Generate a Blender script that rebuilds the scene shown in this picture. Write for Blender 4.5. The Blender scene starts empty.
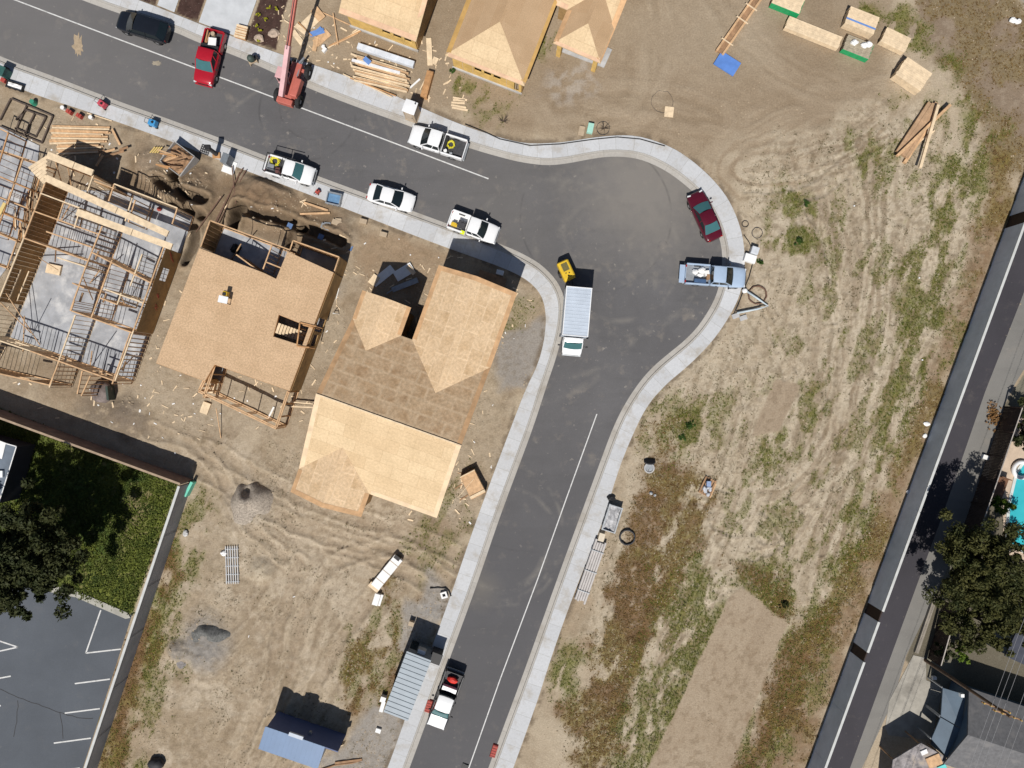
import bpy, bmesh, math, random
import numpy as np
from mathutils import Vector, Matrix
from mathutils.geometry import tessellate_polygon
random.seed(7)
RNG = np.random.default_rng(11)
S = bpy.context.scene
COL = S.collection
# ------------------------------------------------------------------ camera, sky, sun
PXM, CAMH = 10.5, 66.0            # photo pixels per ground metre, flying height
cam_d = bpy.data.cameras.new('camera'); cam = bpy.data.objects.new('camera', cam_d); COL.objects.link(cam)
cam.location = (0, 0, CAMH); cam.rotation_euler = (0, 0, 0)
cam_d.sensor_fit = 'HORIZONTAL'; cam_d.angle = 2*math.atan(512/(PXM*CAMH)); cam_d.clip_end = 3000; cam_d.clip_start = 0.5
S.camera = cam
SUND = Vector((0.17, 0.685, -1.0)).normalized()
w = bpy.data.worlds.new('World'); S.world = w; w.use_nodes = True
nt = w.node_tree; bg = nt.nodes['Background']; sk = nt.nodes.new('ShaderNodeTexSky')
sk.sky_type = 'NISHITA'; sk.sun_disc = False
sk.sun_elevation = math.asin(-SUND.z); sk.sun_rotation = math.atan2(-SUND.x, -SUND.y)
nt.links.new(sk.outputs[0], bg.inputs[0]); bg.inputs[1].default_value = 0.052
sd = bpy.data.lights.new('sun', 'SUN'); sun = bpy.data.objects.new('sun', sd); COL.objects.link(sun)
sd.energy = 4.6; sd.angle = math.radians(0.55); sd.color = (1, 0.955, 0.89)
sun.rotation_euler = SUND.to_track_quat('-Z', 'Y').to_euler(); sun.location = (-20, -60, 90)
S.view_settings.view_transform = 'Standard'; S.view_settings.look = 'None'
S.view_settings.exposure = 0.0; S.view_settings.gamma = 1; S.view_settings.use_curve_mapping = False
# ------------------------------------------------------------------ helpers
def W(px, py, z=0.0):
    k = (CAMH-z)/CAMH/PXM
    return Vector(((px-512)*k, (384-py)*k, z))
def ang(dx, dy): return math.atan2(-dy, dx)
def link(o): COL.objects.link(o); return o
def tag(o, label=None, cat=None, group=None, kind=None):
    if label: o['label'] = label
    if cat: o['category'] = cat
    if group: o['group'] = group
    if kind: o['kind'] = kind
    return o
def thing(name, label, cat, loc=(0, 0, 0), rz=0.0, group=None):
    o = link(bpy.data.objects.new(name, None)); o.empty_display_size = .3
    o.location = loc; o.rotation_euler = (0, 0, rz)
    return tag(o, label, cat, group)
def children(o): return [c for c in bpy.data.objects if c.parent == o]
def copy_tree(o, parent=None):
    c = link(o.copy()); c.parent = parent
    for ch in children(o): copy_tree(ch, c)
    return c
class MB:
    def __init__(s): s.v = []; s.f = []; s.uv = None
    def quad(s, *pts):
        n = len(s.v); s.v += [tuple(p) for p in pts]; s.f.append(tuple(range(n, n+len(pts)))); return s
    def box(s, c, d, rz=0.0, top=1.0, ry=0.0):
        n = len(s.v); cs, sn = math.cos(rz), math.sin(rz); cy, sy = math.cos(ry), math.sin(ry)
        for z in (-.5, .5):
            t = top if z > 0 else 1
            for x, y in ((-.5, -.5), (.5, -.5), (.5, .5), (-.5, .5)):
                X, Y, Z = x*d[0]*t, y*d[1]*t, z*d[2]
                X, Z = X*cy+Z*sy, -X*sy+Z*cy
                s.v.append((c[0]+X*cs-Y*sn, c[1]+X*sn+Y*cs, c[2]+Z))
        s.f += [(n+3, n+2, n+1, n), (n+4, n+5, n+6, n+7), (n, n+1, n+5, n+4), (n+1, n+2, n+6, n+5), (n+2, n+3, n+7, n+6), (n+3, n, n+4, n+7)]
        return s
    def beam(s, a, b, w, h):
        a = Vector(a); b = Vector(b); d = b-a
        if d.length < 1e-5: return s
        d.normalize()
        up = Vector((0, 0, 1)) if abs(d.z) < .95 else Vector((math.cos(.4), math.sin(.4), 0))
        sd_ = d.cross(up).normalized(); u2 = sd_.cross(d)
        n = len(s.v)
        for p in (a, b):
            for i, j in ((-.5, -.5), (.5, -.5), (.5, .5), (-.5, .5)): s.v.append(tuple(p+sd_*w*i+u2*h*j))
        s.f += [(n, n+1, n+2, n+3), (n+7, n+6, n+5, n+4), (n, n+4, n+5, n+1), (n+1, n+5, n+6, n+2), (n+2, n+6, n+7, n+3), (n+3, n+7, n+4, n)]
        return s
    def prism(s, pts, z0, z1, holes=()):
        loops = [[(p[0], p[1]) for p in pts]]+[[(p[0], p[1]) for p in h] for h in holes]
        tri = tessellate_polygon([[Vector((x, y, 0)) for x, y in l] for l in loops])
        flat = [p for l in loops for p in l]; m = len(flat); n = len(s.v)
        s.v += [(x, y, z1) for x, y in flat]+[(x, y, z0) for x, y in flat]
        for t in tri:
            a, b, c = [Vector(flat[i]) for i in t]
            if (b-a).cross(c-a) < 0: t = (t[0], t[2], t[1])
            s.f.append((n+t[0], n+t[1], n+t[2])); s.f.append((n+m+t[2], n+m+t[1], n+m+t[0]))
        k = n
        for li, l in enumerate(loops):
            ar = sum(l[i][0]*l[(i+1) % len(l)][1]-l[(i+1) % len(l)][0]*l[i][1] for i in range(len(l)))
            ccw = (ar > 0) == (li == 0)
            for i in range(len(l)):
                j = (i+1) % len(l); a, b = (k+i, k+j) if ccw else (k+j, k+i)
                s.f.append((a, a+m, b+m, b))
            k += len(l)
        return s
    def sheet(s, pts, z):
        loops = [[Vector((p[0], p[1], 0)) for p in pts]]; n = len(s.v)
        s.v += [(p[0], p[1], z) for p in pts]
        for t in tessellate_polygon(loops):
            a, b, c = [loops[0][i].xy for i in t]
            if (b-a).cross(c-a) < 0: t = (t[0], t[2], t[1])
            s.f.append(tuple(n+i for i in t))
        return s
    def cyl(s, a, b, r0, r1=None, n=10, cap=True):
        r1 = r0 if r1 is None else r1
        a = Vector(a); b = Vector(b); d = (b-a).normalized()
        e = d.orthogonal().normalized(); g = d.cross(e); k = len(s.v)
        for p, r in ((a, r0), (b, r1)):
            for i in range(n):
                t = 2*math.pi*i/n; s.v.append(tuple(p+(e*math.cos(t)+g*math.sin(t))*r))
        for i in range(n):
            j = (i+1) % n; s.f.append((k+i, k+j, k+n+j, k+n+i))
        if cap: s.f += [tuple(k+i for i in reversed(range(n))), tuple(k+n+i for i in range(n))]
        return s
    def tube(s, pts, r, n=6):
        pts = [Vector(p) for p in pts]; k = len(s.v)
        for i, p in enumerate(pts):
            d = (pts[min(i+1, len(pts)-1)]-pts[max(i-1, 0)]).normalized()
            up = Vector((0, 0, 1)) if abs(d.z) < .9 else Vector((1, 0, 0))
            e = d.cross(up).normalized(); g = e.cross(d)
            rr = r[i] if isinstance(r, (list, tuple)) else r
            for j in range(n):
                t = 2*math.pi*j/n; s.v.append(tuple(p+(e*math.cos(t)+g*math.sin(t))*rr))
        for i in range(len(pts)-1):
            for j in range(n):
                q = (j+1) % n; s.f.append((k+i*n+j, k+i*n+q, k+(i+1)*n+q, k+(i+1)*n+j))
        s.f += [tuple(k+j for j in reversed(range(n))), tuple(k+(len(pts)-1)*n+j for j in range(n))]
        return s
    def grid(s, rows, close=False):
        k = len(s.v); m = len(rows[0])
        for r in rows: s.v += [tuple(p) for p in r]
        for i in range(len(rows)-1):
            for j in range(m if close else m-1):
                q = (j+1) % m; s.f.append((k+i*m+j, k+i*m+q, k+(i+1)*m+q, k+(i+1)*m+j))
        if close: s.f += [tuple(k+j for j in reversed(range(m))), tuple(k+(len(rows)-1)*m+j for j in range(m))]
        return s
    def ball(s, c, r, nu=10, nv=6, jit=0):
        rows = []
        for i in range(1, nv):
            a = math.pi*i/nv
            rows.append([(c[0]+r[0]*math.sin(a)*math.cos(2*math.pi*j/nu)*(1+random.uniform(-jit, jit)), c[1]+r[1]*math.sin(a)*math.sin(2*math.pi*j/nu)*(1+random.uniform(-jit, jit)), c[2]-r[2]*math.cos(a)*(1+random.uniform(-jit, jit))) for j in range(nu)])
        return s.grid(rows, True)
    def build(s, name, mt, parent=None, smooth=False, bevel=0.0, sub=0, loc=None):
        me = bpy.data.meshes.new(name); me.from_pydata(s.v, [], s.f); me.validate()
        bm = bmesh.new(); bm.from_mesh(me); bmesh.ops.recalc_face_normals(bm, faces=bm.faces) if s.uv is None else None
        bm.to_mesh(me); bm.free()
        if s.uv is not None:
            l = me.uv_layers.new(name='UVMap')
            for i, lp in enumerate(me.loops): l.data[i].uv = s.uv[lp.vertex_index]
        me.materials.append(mt)
        if smooth: me.polygons.foreach_set('use_smooth', [True]*len(me.polygons))
        o = link(bpy.data.objects.new(name, me)); o.parent = parent
        if loc: o.location = loc
        if bevel: b = o.modifiers.new('b', 'BEVEL'); b.width = bevel; b.segments = 2; b.limit_method = 'ANGLE'; b.angle_limit = .7
        if sub: b = o.modifiers.new('s', 'SUBSURF'); b.levels = sub; b.render_levels = sub
        return o
# ------------------------------------------------------------------ materials
def nd(nt, t, **k):
    n = nt.nodes.new(t)
    for a, b in k.items(): setattr(n, a, b)
    return n
def base_mat(name, rough, metal=0, spec=.5):
    m = bpy.data.materials.new(name); m.use_nodes = True
    b = m.node_tree.nodes['Principled BSDF']
    b.inputs['Roughness'].default_value = rough; b.inputs['Metallic'].default_value = metal
    b.inputs['Specular IOR Level'].default_value = spec
    return m, m.node_tree, b
def sc(c, k): return (min(c[0]*k, 1), min(c[1]*k, 1), min(c[2]*k, 1), 1)
def mixc(nt, fac, a, b, mode='MIX'):
    n = nd(nt, 'ShaderNodeMix', data_type='RGBA', blend_type=mode)
    for i, x in ((0, fac), (6, a), (7, b)):
        if hasattr(x, 'links'): nt.links.new(x, n.inputs[i])
        else: n.inputs[i].default_value = x
    return n.outputs[2]
def noise(nt, scale, detail=4, rough=.6, vec=None, lo=None, hi=None, stretch=None):
    n = nd(nt, 'ShaderNodeTexNoise'); n.inputs['Scale'].default_value = scale; n.inputs['Detail'].default_value = detail; n.inputs['Roughness'].default_value = rough
    if vec is None: vec = nd(nt, 'ShaderNodeTexCoord').outputs['Object']
    if stretch:
        mp = nd(nt, 'ShaderNodeMapping'); mp.inputs['Scale'].default_value = stretch[0]; mp.inputs['Rotation'].default_value = (0, 0, stretch[1])
        nt.links.new(vec, mp.inputs[0]); vec = mp.outputs[0]
    nt.links.new(vec, n.inputs['Vector'])
    if lo is None: return n.outputs[0]
    r = nd(nt, 'ShaderNodeMapRange'); r.inputs[1].default_value = lo; r.inputs[2].default_value = hi; nt.links.new(n.outputs[0], r.inputs[0])
    return r.outputs[0]
def bump(nt, b, h, st, dist=.02):
    n = nd(nt, 'ShaderNodeBump'); n.inputs['Strength'].default_value = st; n.inputs['Distance'].default_value = dist
    nt.links.new(h, n.inputs['Height']); nt.links.new(n.outputs[0], b.inputs['Normal'])
def M(name, col, rough=.8, var=.2, scale=4, metal=0, spec=.4, coat=0, stretch=None, bmp=0, dirt=None):
    m, nt, b = base_mat(name, rough, metal, spec)
    f = noise(nt, scale, 5, .65, lo=.3, hi=.7, stretch=stretch)
    c = mixc(nt, f, sc(col, 1-var), sc(col, 1+var))
    if dirt: c = mixc(nt, noise(nt, dirt[1], 4, lo=.52, hi=.7), c, dirt[0]+(1,))
    nt.links.new(c, b.inputs['Base Color'])
    b.inputs['Coat Weight'].default_value = coat; b.inputs['Coat Roughness'].default_value = .06
    if bmp: bump(nt, b, noise(nt, scale*3, 3), bmp)
    return m
def sheets_mat(name, c1, c2, seam, bw=2.44, rh=1.22, mort=.02, smooth=.1, flake=14, edge=None, fk=(.74,1.2), mask=(.35,.7)):
    """sheet goods laid in courses; UV in metres"""
    m, nt, b = base_mat(name, .85, 0, .25)
    uv = nd(nt, 'ShaderNodeTexCoord').outputs['UV']
    br = nd(nt, 'ShaderNodeTexBrick'); br.offset = .5
    nt.links.new(uv, br.inputs['Vector'])
    for k, v in (('Scale', 1), ('Mortar Size', mort), ('Mortar Smooth', smooth), ('Bias', 0), ('Brick Width', bw), ('Row Height', rh)): br.inputs[k].default_value = v
    br.inputs['Color1'].default_value = c1+(1,); br.inputs['Color2'].default_value = c2+(1,); br.inputs['Mortar'].default_value = seam+(1,)
    c = mixc(nt, noise(nt, .8, 5, .65, vec=uv, lo=mask[0], hi=mask[1]), br.outputs[0], sc(seam, 1.0)) if edge else br.outputs[0]
    c = mixc(nt, .8, c, mixc(nt, noise(nt, flake, 3, .75, vec=uv, lo=.35, hi=.65), (fk[0],)*3+(1,), (fk[1],)*3+(1,)), 'MULTIPLY')
    c = mixc(nt, .6, c, mixc(nt, noise(nt, .55, 4, .6, vec=uv, lo=.3, hi=.7), (.86, .84, .8, 1), (1.1, 1.1, 1.1, 1)), 'MULTIPLY')
    nt.links.new(c, b.inputs['Base Color'])
    return m
LUM = M('lumber', (.56, .36, .20), .8, .28, 2.2, stretch=((1, 1, 1), 0))
LUMP = M('lumber_pale', (.70, .55, .37), .8, .2, 2.5)
LUMO = M('lumber_orange', (.46, .25, .11), .8, .3, 2.0)
LUMD = M('lumber_weathered', (.30, .18, .10), .85, .35, 2.0)
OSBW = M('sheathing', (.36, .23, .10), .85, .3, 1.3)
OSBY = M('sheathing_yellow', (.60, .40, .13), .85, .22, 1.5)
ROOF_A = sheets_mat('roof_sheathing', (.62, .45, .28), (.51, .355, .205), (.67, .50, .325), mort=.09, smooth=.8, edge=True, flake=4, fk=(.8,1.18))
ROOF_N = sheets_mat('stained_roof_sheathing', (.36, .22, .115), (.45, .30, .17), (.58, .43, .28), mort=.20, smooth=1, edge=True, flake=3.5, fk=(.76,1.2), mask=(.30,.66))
ROOF_E = M('overhang_plywood', (.55, .34, .18), .8, .25, 1.2)
ROOF_P = M('overhang_pink', (.62, .41, .27), .8, .2, 1.2)
DECK = sheets_mat('floor_deck_sheathing', (.545, .382, .24), (.515, .357, .22), (.46, .325, .195), mort=.012, smooth=0, flake=6.5, fk=(.74,1.24))
CONC = M('concrete', (.44, .44, .44), .85, .2, .9, bmp=.1, dirt=((.34, .31, .27), .5))
SLAB = M('slab_concrete', (.33, .34, .36), .8, .22, .7, dirt=((.55, .55, .55), .6))
WHITE = M('white_paint', (.80, .81, .82), .25, .04, 2, coat=.5)
WHITEM = M('white_matte', (.78, .78, .77), .7, .08, 3)
REDP = M('red_paint', (.36, .010, .022), .28, .1, 2, coat=.5)
MAROON = M('maroon_paint', (.085, .006, .016), .22, .1, 2, coat=.7)
BLACKP = M('black_paint', (.010, .012, .017), .22, .1, 2, coat=.4)
SILVER = M('silver_blue_paint', (.36, .46, .60), .35, .06, 2, coat=.4)
GLASS = M('tinted_glass', (.009, .015, .018), .06, .1, 1, spec=.6)
GLASST = M('teal_glass', (.05, .14, .15), .07, .1, 1, spec=.6)
RUB = M('rubber', (.018, .018, .019), .85, .2, 6)
RIM = M('wheel_rim', (.45, .46, .47), .35, .1, 5, metal=.6)
BLACK = M('black_plastic', (.02, .02, .022), .6, .2, 4)
LINER = M('bed_liner', (.05, .05, .055), .7, .3, 4)
GREYM = M('grey_metal', (.33, .35, .37), .45, .15, 3, metal=.4)
TELER = M('telehandler_red', (.46, .13, .10), .5, .15, 1.5)
TELEP = M('telehandler_faded', (.60, .36, .37), .5, .1, 1.5)
YEL = M('yellow_paint', (.66, .44, .03), .45, .12, 2)
YELC = M('yellow_cord', (.62, .56, .04), .6, .15, 6)
BLUEP = M('blue_plastic', (.05, .27, .55), .5, .12, 4)
TARP = M('blue_tarp', (.13, .25, .55), .6, .15, 2)
GREENW = M('green_wrap', (.02, .33, .12), .45, .2, 4)
BROWN = M('brown_board', (.16, .08, .045), .8, .25, 3)
REDB = M('red_plastic', (.38, .06, .045), .7, .2, 4)
TAN = M('tan_plastic', (.42, .33, .23), .7, .12, 3)
LAMPR = M('tail_light', (.35, .01, .01), .25, .1, 4)
LAMPW = M('head_light', (.6, .62, .64), .1, .1, 4)
# ------------------------------------------------------------------ numpy noise and masks (world metres)
_T = np.random.default_rng(5).random((256, 256)).astype(np.float32)
def vn(x, y, s=0):
    x = x+s*17.37; y = y+s*9.71
    ix = np.floor(x).astype(int); iy = np.floor(y).astype(int); fx = x-ix; fy = y-iy
    fx = fx*fx*(3-2*fx); fy = fy*fy*(3-2*fy); a = ix & 255; b = iy & 255; a1 = (ix+1) & 255; b1 = (iy+1) & 255
    return (_T[a, b]*(1-fx)+_T[a1, b]*fx)*(1-fy)+(_T[a, b1]*(1-fx)+_T[a1, b1]*fx)*fy
def fbm(x, y, f, o=4, s=0, g=.55):
    t = 0; am = 1; n = 0
    for i in range(o): t = t+am*vn(x*f, y*f, s+i*3); n += am; am *= g; f *= 2.03
    return t/n
def wp(pts): return np.array([W(px, py)[:2] for px, py in pts])
def sdist(X, Y, P, closed):
    d = np.full(X.shape, 1e9); ins = np.zeros(X.shape, bool); n = len(P)
    for i in range(n if closed else n-1):
        a = P[i]; b = P[(i+1) % n]; e = b-a; L = e@e+1e-9
        t = np.clip(((X-a[0])*e[0]+(Y-a[1])*e[1])/L, 0, 1)
        d = np.minimum(d, (X-a[0]-t*e[0])**2+(Y-a[1]-t*e[1])**2)
        if closed:
            c = ((a[1] > Y) != (b[1] > Y)); 
            with np.errstate(divide='ignore', invalid='ignore'): xi = a[0]+(Y-a[1])*e[0]/(e[1] if abs(e[1]) > 1e-9 else 1e-9)
            ins ^= c & (X < xi)
    d = np.sqrt(d)
    return np.where(ins, -d, d) if closed else d
def sstep(a, b, x): t = np.clip((x-a)/(b-a), 0, 1); return t*t*(3-2*t)
# ------------------------------------------------------------------ kerb lines measured on the ground plane
R_N = [(-420,-190),(80,-1),(116,12),(173,30.5),(197.6,42),(228.5,52.5),(260,66),(306,87),(359,107.5),(404,123.5),(466,147),(510,159.5),(531,163.5),(548,165),(565,163.5),(591,158.5),(604,156.5),(617,156),(632,157),(646,160.5),(667,170.5),(687,185.5),(700,198),(711,215),(719,234),(723,252),(722,272),(718,293),(709,311),(697,328.5),(684,341.5),(672,351),(655,365),(642,379),(628,399),(614.6,424),(599,466),(578,523),(560,572),(536.5,638),(515.6,695.6),(500,737),(330,1200)]
O_N = [(-420,-220),(140,1),(156,6.5),(196.6,23),(260,47),(284,55.5),(344,75),(396,96),(427,110.5),(466,127),(510,141),(531,144),(562.5,142.7),(594,137.5),(617,135.4),(632,135.5),(646,138),(669,146),(687.5,157),(708,174.5),(722,190),(732,206),(738.6,222.5),(743,238),(744.6,257),(744.6,272),(740,295),(732,312),(716,337),(698,356.5),(682,371),(667,383),(646,406),(628,445),(617,474),(601.5,526),(578,582),(552,654),(531,721.6),(360,1180)]
R_S = [(-420,-120),(0,57),(56,77),(112,99),(190,126.5),(260,153.5),(315,175),(367,194),(414,211.5),(450,224.5),(480,235.5),(500,244),(514,249.5),(527,256),(539,263),(547.6,270.6),(555,278.5),(560.5,287.5),(564,297),(565.3,307),(564.6,320),(562,336),(555.5,360),(547,384),(534,425),(518,468),(500,516),(479,578),(469,606),(452,652),(431.5,708),(413.5,757),(250,1200)]
O_S = [(-420,-85),(4,83),(49,99.5),(77,108),(132,127),(175.7,143),(233.7,166),(288,186.5),(368,217.5),(402.5,231),(450,249),(490,263),(514,272.5),(527,280),(537,289),(543.5,300),(546,315),(545.5,330),(543,347),(536.5,368),(526,388),(510,430),(493,475),(474,527),(456,580),(444.5,613),(424,668),(404,722),(390,762),(225,1205)]
def resample(P, step):
    P = [Vector((p[0], p[1])) for p in P]; out = []
    for it in range(2):          # Chaikin rounding
        Q = [P[0]]
        for a, b in zip(P, P[1:]): Q += [a*.75+b*.25, a*.25+b*.75]
        P = Q+[P[-1]]
    d = 0; out = [P[0]]; acc = 0
    for a, b in zip(P, P[1:]):
        L = (b-a).length; t = step-acc
        while t <= L: out.append(a+(b-a)*(t/L)); t += step
        acc = (acc+L) % step
    return out
def nearest(p, L):
    best = None; bd = 1e18
    for a, b in zip(L, L[1:]):
        e = b-a; t = max(0, min(1, (p-a).dot(e)/max(e.length_squared, 1e-9))); q = a+e*t; dd = (p-q).length_squared
        if dd < bd: bd = dd; best = q
    return best
def kerb_set(R, O):
    R = resample([W(*p).xy for p in R], .6); O = resample([W(*p).xy for p in O], .6)
    return R, [nearest(p, O) for p in R]
KN = kerb_set(R_N, O_N); KS = kerb_set(R_S, O_S)
ROADZ = -.10
road_poly = [p for p in KN[0]]+[p for p in reversed(KS[0])]
paved = [np.array([p[:] for p in KN[1]]+[p[:] for p in reversed(KS[1])])]
# flat sheets elsewhere
LOT = [(-70,570),(44,586),(100,604),(131,617),(137,603),(150,575),(172,500),(176,506),(163,556),(95,768),(78,830),(-70,1000)]
LOT = [(-200,545),(44,587),(100,604),(129,616),(133,612),(96,728),(60,838),(-200,1100)]
ROADE = [(1150,-135),(1024,228),(946,392),(867,606),(806,772),(640,1240),(700,1240),(850,768),(915,590),(945,508),(985,392),(1021,300),(1180,-130)]
SHOUL = [(1180,-130),(1021,300),(985,392),(945,508),(915,590),(850,768),(690,1240),(760,1240),(862,768),(893,701),(906,656),(940,585),(988,478),(1005,404),(1016,382),(1062,310),(1230,-130)]
DRIVE = [(889,701),(913,655),(926,658),(926,680),(943,687),(931,740),(888,735),(885,728)]
DRV_A = [(156,6.5),(196.6,23),(222,-50),(180,-66)]
DRV_A = [(157.5,5.5),(174.5,12.5),(196,-50),(180,-56)]
DRV_B = [(199,22.5),(243,39),(273,-45),(229,-62)]
BED_1 = [(128,-4),(155,5.5),(176,-58),(150,-64)]
BED_2 = [(176,13),(197,21.8),(226,-62),(197,-60)]
BED_3 = [(246,40),(276,50),(283,16),(300,-40),(275,-44)]
# ------------------------------------------------------------------ the ground sheet
st = .135
fx = np.arange(-58, 58.01, st); fy = np.arange(-44, 44.01, st)
ox = np.array([-900, -500, -250, -140, -95, -75, -65, -60.5])
xs = np.concatenate([ox, fx, -ox[::-1]]); ys = np.concatenate([ox+9, fy, -ox[::-1]-9])
X, Y = np.meshgrid(xs, ys); NX, NY = len(xs), len(ys)
inner = (abs(X) < 60) & (abs(Y) < 48)
def bbs(P, mg):
    return (slice(max(np.searchsorted(ys, P[:, 1].min()-mg)-1, 0), np.searchsorted(ys, P[:, 1].max()+mg)+1), slice(max(np.searchsorted(xs, P[:, 0].min()-mg)-1, 0), np.searchsorted(xs, P[:, 0].max()+mg)+1))
def sd(P, closed, mg, wf=None, wk=0, s=0, o=3):
    P = np.asarray(P); q = bbs(P, mg); out = np.full(X.shape, 99.0); x, y = X[q], Y[q]
    d = sdist(x, y, P, closed)
    if wf: d = d+(fbm(x, y, wf, o, s)-.5)*wk
    out[q] = d; return out
def poly(pts, soft=.4, warp=.8, f=.5, s=1):
    return 1-sstep(-soft, soft, sd(wp(pts), True, soft+warp+.5, f if warp else None, 2*warp, s, 4))
def stroke(pts, wd, soft=.3, warp=.3, s=2):
    d = sdist(X, Y, wp(pts), False)
    if warp: d = d+(fbm(X, Y, .8, 3, s)-.5)*2*warp
    return 1-sstep(wd-soft, wd+soft, d)
f1 = fbm(X, Y, .09, 5, 1); f2 = fbm(X, Y, .35, 5, 2); f3 = fbm(X, Y, 1.6, 4, 3); f4 = fbm(X, Y, 3.2, 3, 4)
al = X*.345+Y*.94; ac = X*.94-Y*.345               # along / across the long wall
stk = fbm(al*.12, ac*1.0, 1.1, 4, 6); stk2 = fbm(al*.25, ac*2.2, 1.0, 3, 7)
def C(*c): return np.array(c, np.float32)
TANC, PALE, BRN, DRK, GRY = C(.345,.272,.19), C(.46,.395,.30), C(.245,.18,.118), C(.115,.088,.062), C(.27,.255,.24)
GRN, GRN2, DRY, REDW, OLV = C(.115,.14,.035), C(.075,.115,.03), C(.205,.14,.075), C(.175,.10,.05), C(.17,.15,.06)
col = np.zeros(X.shape+(3,), np.float32)+TANC
def lay(m, c): 
    global col
    m = np.clip(m, 0, 1)[..., None]; col = col*(1-m)+c*m
lay(sstep(.42, .66, f1)*.5, PALE); lay(sstep(.5, .3, f2)*.35, BRN); lay(sstep(.55, .75, f3)*.30, PALE)
H = (f2-.5)*.10+(f3-.5)*.05+(f4-.5)*.025
G = np.zeros(X.shape); D = np.zeros(X.shape)       # green weed and dry weed cover
# the smooth graded lot at the top
top = poly([(330,-80),(900,-80),(880,60),(900,110),(840,160),(750,190),(640,150),(560,140),(430,105),(330,70)], 1.2, 2)
lay(top*.75, C(.262,.20,.137)); lay(top*sstep(.45,.7,fbm(X*.4+Y*.3, Y*.6, .5, 4, 9))*.4, C(.36,.29,.21)); lay(top*sstep(.5,.35,f2)*.3, C(.23,.17,.11))
lay(poly([(600,20),(690,10),(710,90),(640,140),(585,110)], 1.5, 2)*.30, C(.30,.23,.16))
lay(poly([(548,76),(585,62),(605,84),(592,100),(560,104),(540,96)], .8, 1.2)*sstep(.35,.6,f3)*.45, C(.42,.39,.36))
# pale worked lot on the right with tracks running along the wall
RL = poly([(745,150),(880,100),(990,140),(985,250),(930,400),(870,560),(800,768),(560,900),(590,560),(650,400),(745,300)], 1.5, 2.5)
lay(RL*.5, PALE); lay(RL*sstep(.36,.62,stk)*.6, PALE); lay(RL*sstep(.58,.70,stk2)*.45, C(.22,.17,.11)); lay(RL*sstep(.52,.40,f3)*.15, BRN)
H += RL*((stk2-.5)*.16+(fbm(X, Y, 1.1, 3, 31)-.5)*.12)
tracks = [[(810,200),(845,300),(830,400),(800,470),(770,520),(735,540),(705,520)],[(850,180),(870,300),(850,420),(818,500),(790,545),(745,560)],[(835,330),(832,400),(812,460),(778,505),(750,515)],
  [(700,480),(745,500),(775,520),(790,545)],[(690,500),(735,520),(768,545)],[(905,160),(890,260),(880,350),(850,470),(820,560)],[(760,300),(790,380),(780,470),(720,600),(650,740)],[(775,300),(806,380),(796,480),(735,600),(668,745)],
  [(735,380),(700,560),(620,768)],[(748,385),(714,565),(640,768)],[(790,180),(830,250),(835,330)],[(870,120),(830,170),(790,190),(740,190)],[(880,135),(840,185),(795,205)]]
for i, t in enumerate(tracks):
    P = resample([W(*p).xy for p in t], .8); P = np.array([p[:] for p in P])
    d = sd(P, False, 2, .7, .5, 40+i)
    m = (1-sstep(.12, .38, d)); e = (1-sstep(.0, .14, abs(d-.42)))
    brk = sstep(.3, .5, fbm(X, Y, .25, 3, 60+i))
    lay(m*.6*brk, PALE); lay(e*.5*brk*sstep(.4,.6,f4), C(.20,.155,.10)); H += brk*(-.07*m+.06*e)
# sweeping grader and tyre marks: fine parallel lines that follow each pass
def sweep(pts, half, s, ka=.8, kb=.62, c1=PALE, c2=C(.235,.175,.115)):
    global H
    P = np.array([p[:] for p in resample([W(*p).xy for p in pts], .8)]); d = sd(P, False, half*2.6, .35, 1.2, s)
    m = np.exp(-(d/half)**2)*sstep(.30, .52, fbm(X, Y, .22, 3, s+1))
    l = vn(d*2.6+40, (X*.6+Y)*.10+s, s+2)*.65+vn(d*6.3+40, (X*.6+Y)*.16+s, s+5)*.35
    lay(m*sstep(.52, .66, l)*ka, c1*1.06); lay(m*sstep(.46, .34, l)*kb, c2*.9); H += m*(l-.5)*.09
wx = X+(fbm(X, Y, .12, 4, 401)-.5)*9; wy = Y+(fbm(X, Y, .12, 4, 402)-.5)*9
SW = fbm(wx*1.0, wy*1.0, .30, 5, 403); SW2 = fbm(wx*2.2, wy*.7, .5, 4, 404)
for i, t in enumerate([[(800,150),(835,260),(838,400),(800,500),(700,640),(620,790)],[(870,130),(880,300),(850,460),(800,600)],[(770,250),(780,400),(710,560),(600,780)],[(745,170),(800,165),(860,150),(905,120)],[(690,490),(745,510),(800,500),(850,430)],[(930,230),(905,350),(865,480),(830,590)]]): sweep(t, 2.6, 420+i*9)
for i, t in enumerate([[(640,-40),(660,60),(640,120),(590,118)],[(700,-30),(760,60),(850,100),(900,90)],[(720,150),(800,110),(880,110)],[(560,105),(640,95),(720,120)]]): sweep(t, 2.4, 520+i*9, .3, .32, C(.37,.30,.22), C(.225,.165,.105))
# bare pads
PADM = np.zeros(X.shape)
for pts in ([(742,586),(788,624),(760,690),(722,790),(636,790),(690,680),(726,600)], [(775,378),(800,386),(778,432),(752,436)]):
    m = poly(pts, .14, .22); PADM = np.maximum(PADM, m); lay(m, C(.335,.265,.19)); lay(m*sstep(.46,.62,stk)*.45, C(.285,.22,.155)); lay(m*sstep(.52,.66,SW)*.4, C(.375,.305,.225)); lay(m*sstep(.62,.68,fbm(X,Y,1.9,3,77))*.5, C(.22,.165,.11)); lay(m*sstep(.66,.72,f4)*.4, BRN); H = H*(1-m)+m*.02; RL = RL*(1-m)
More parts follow.
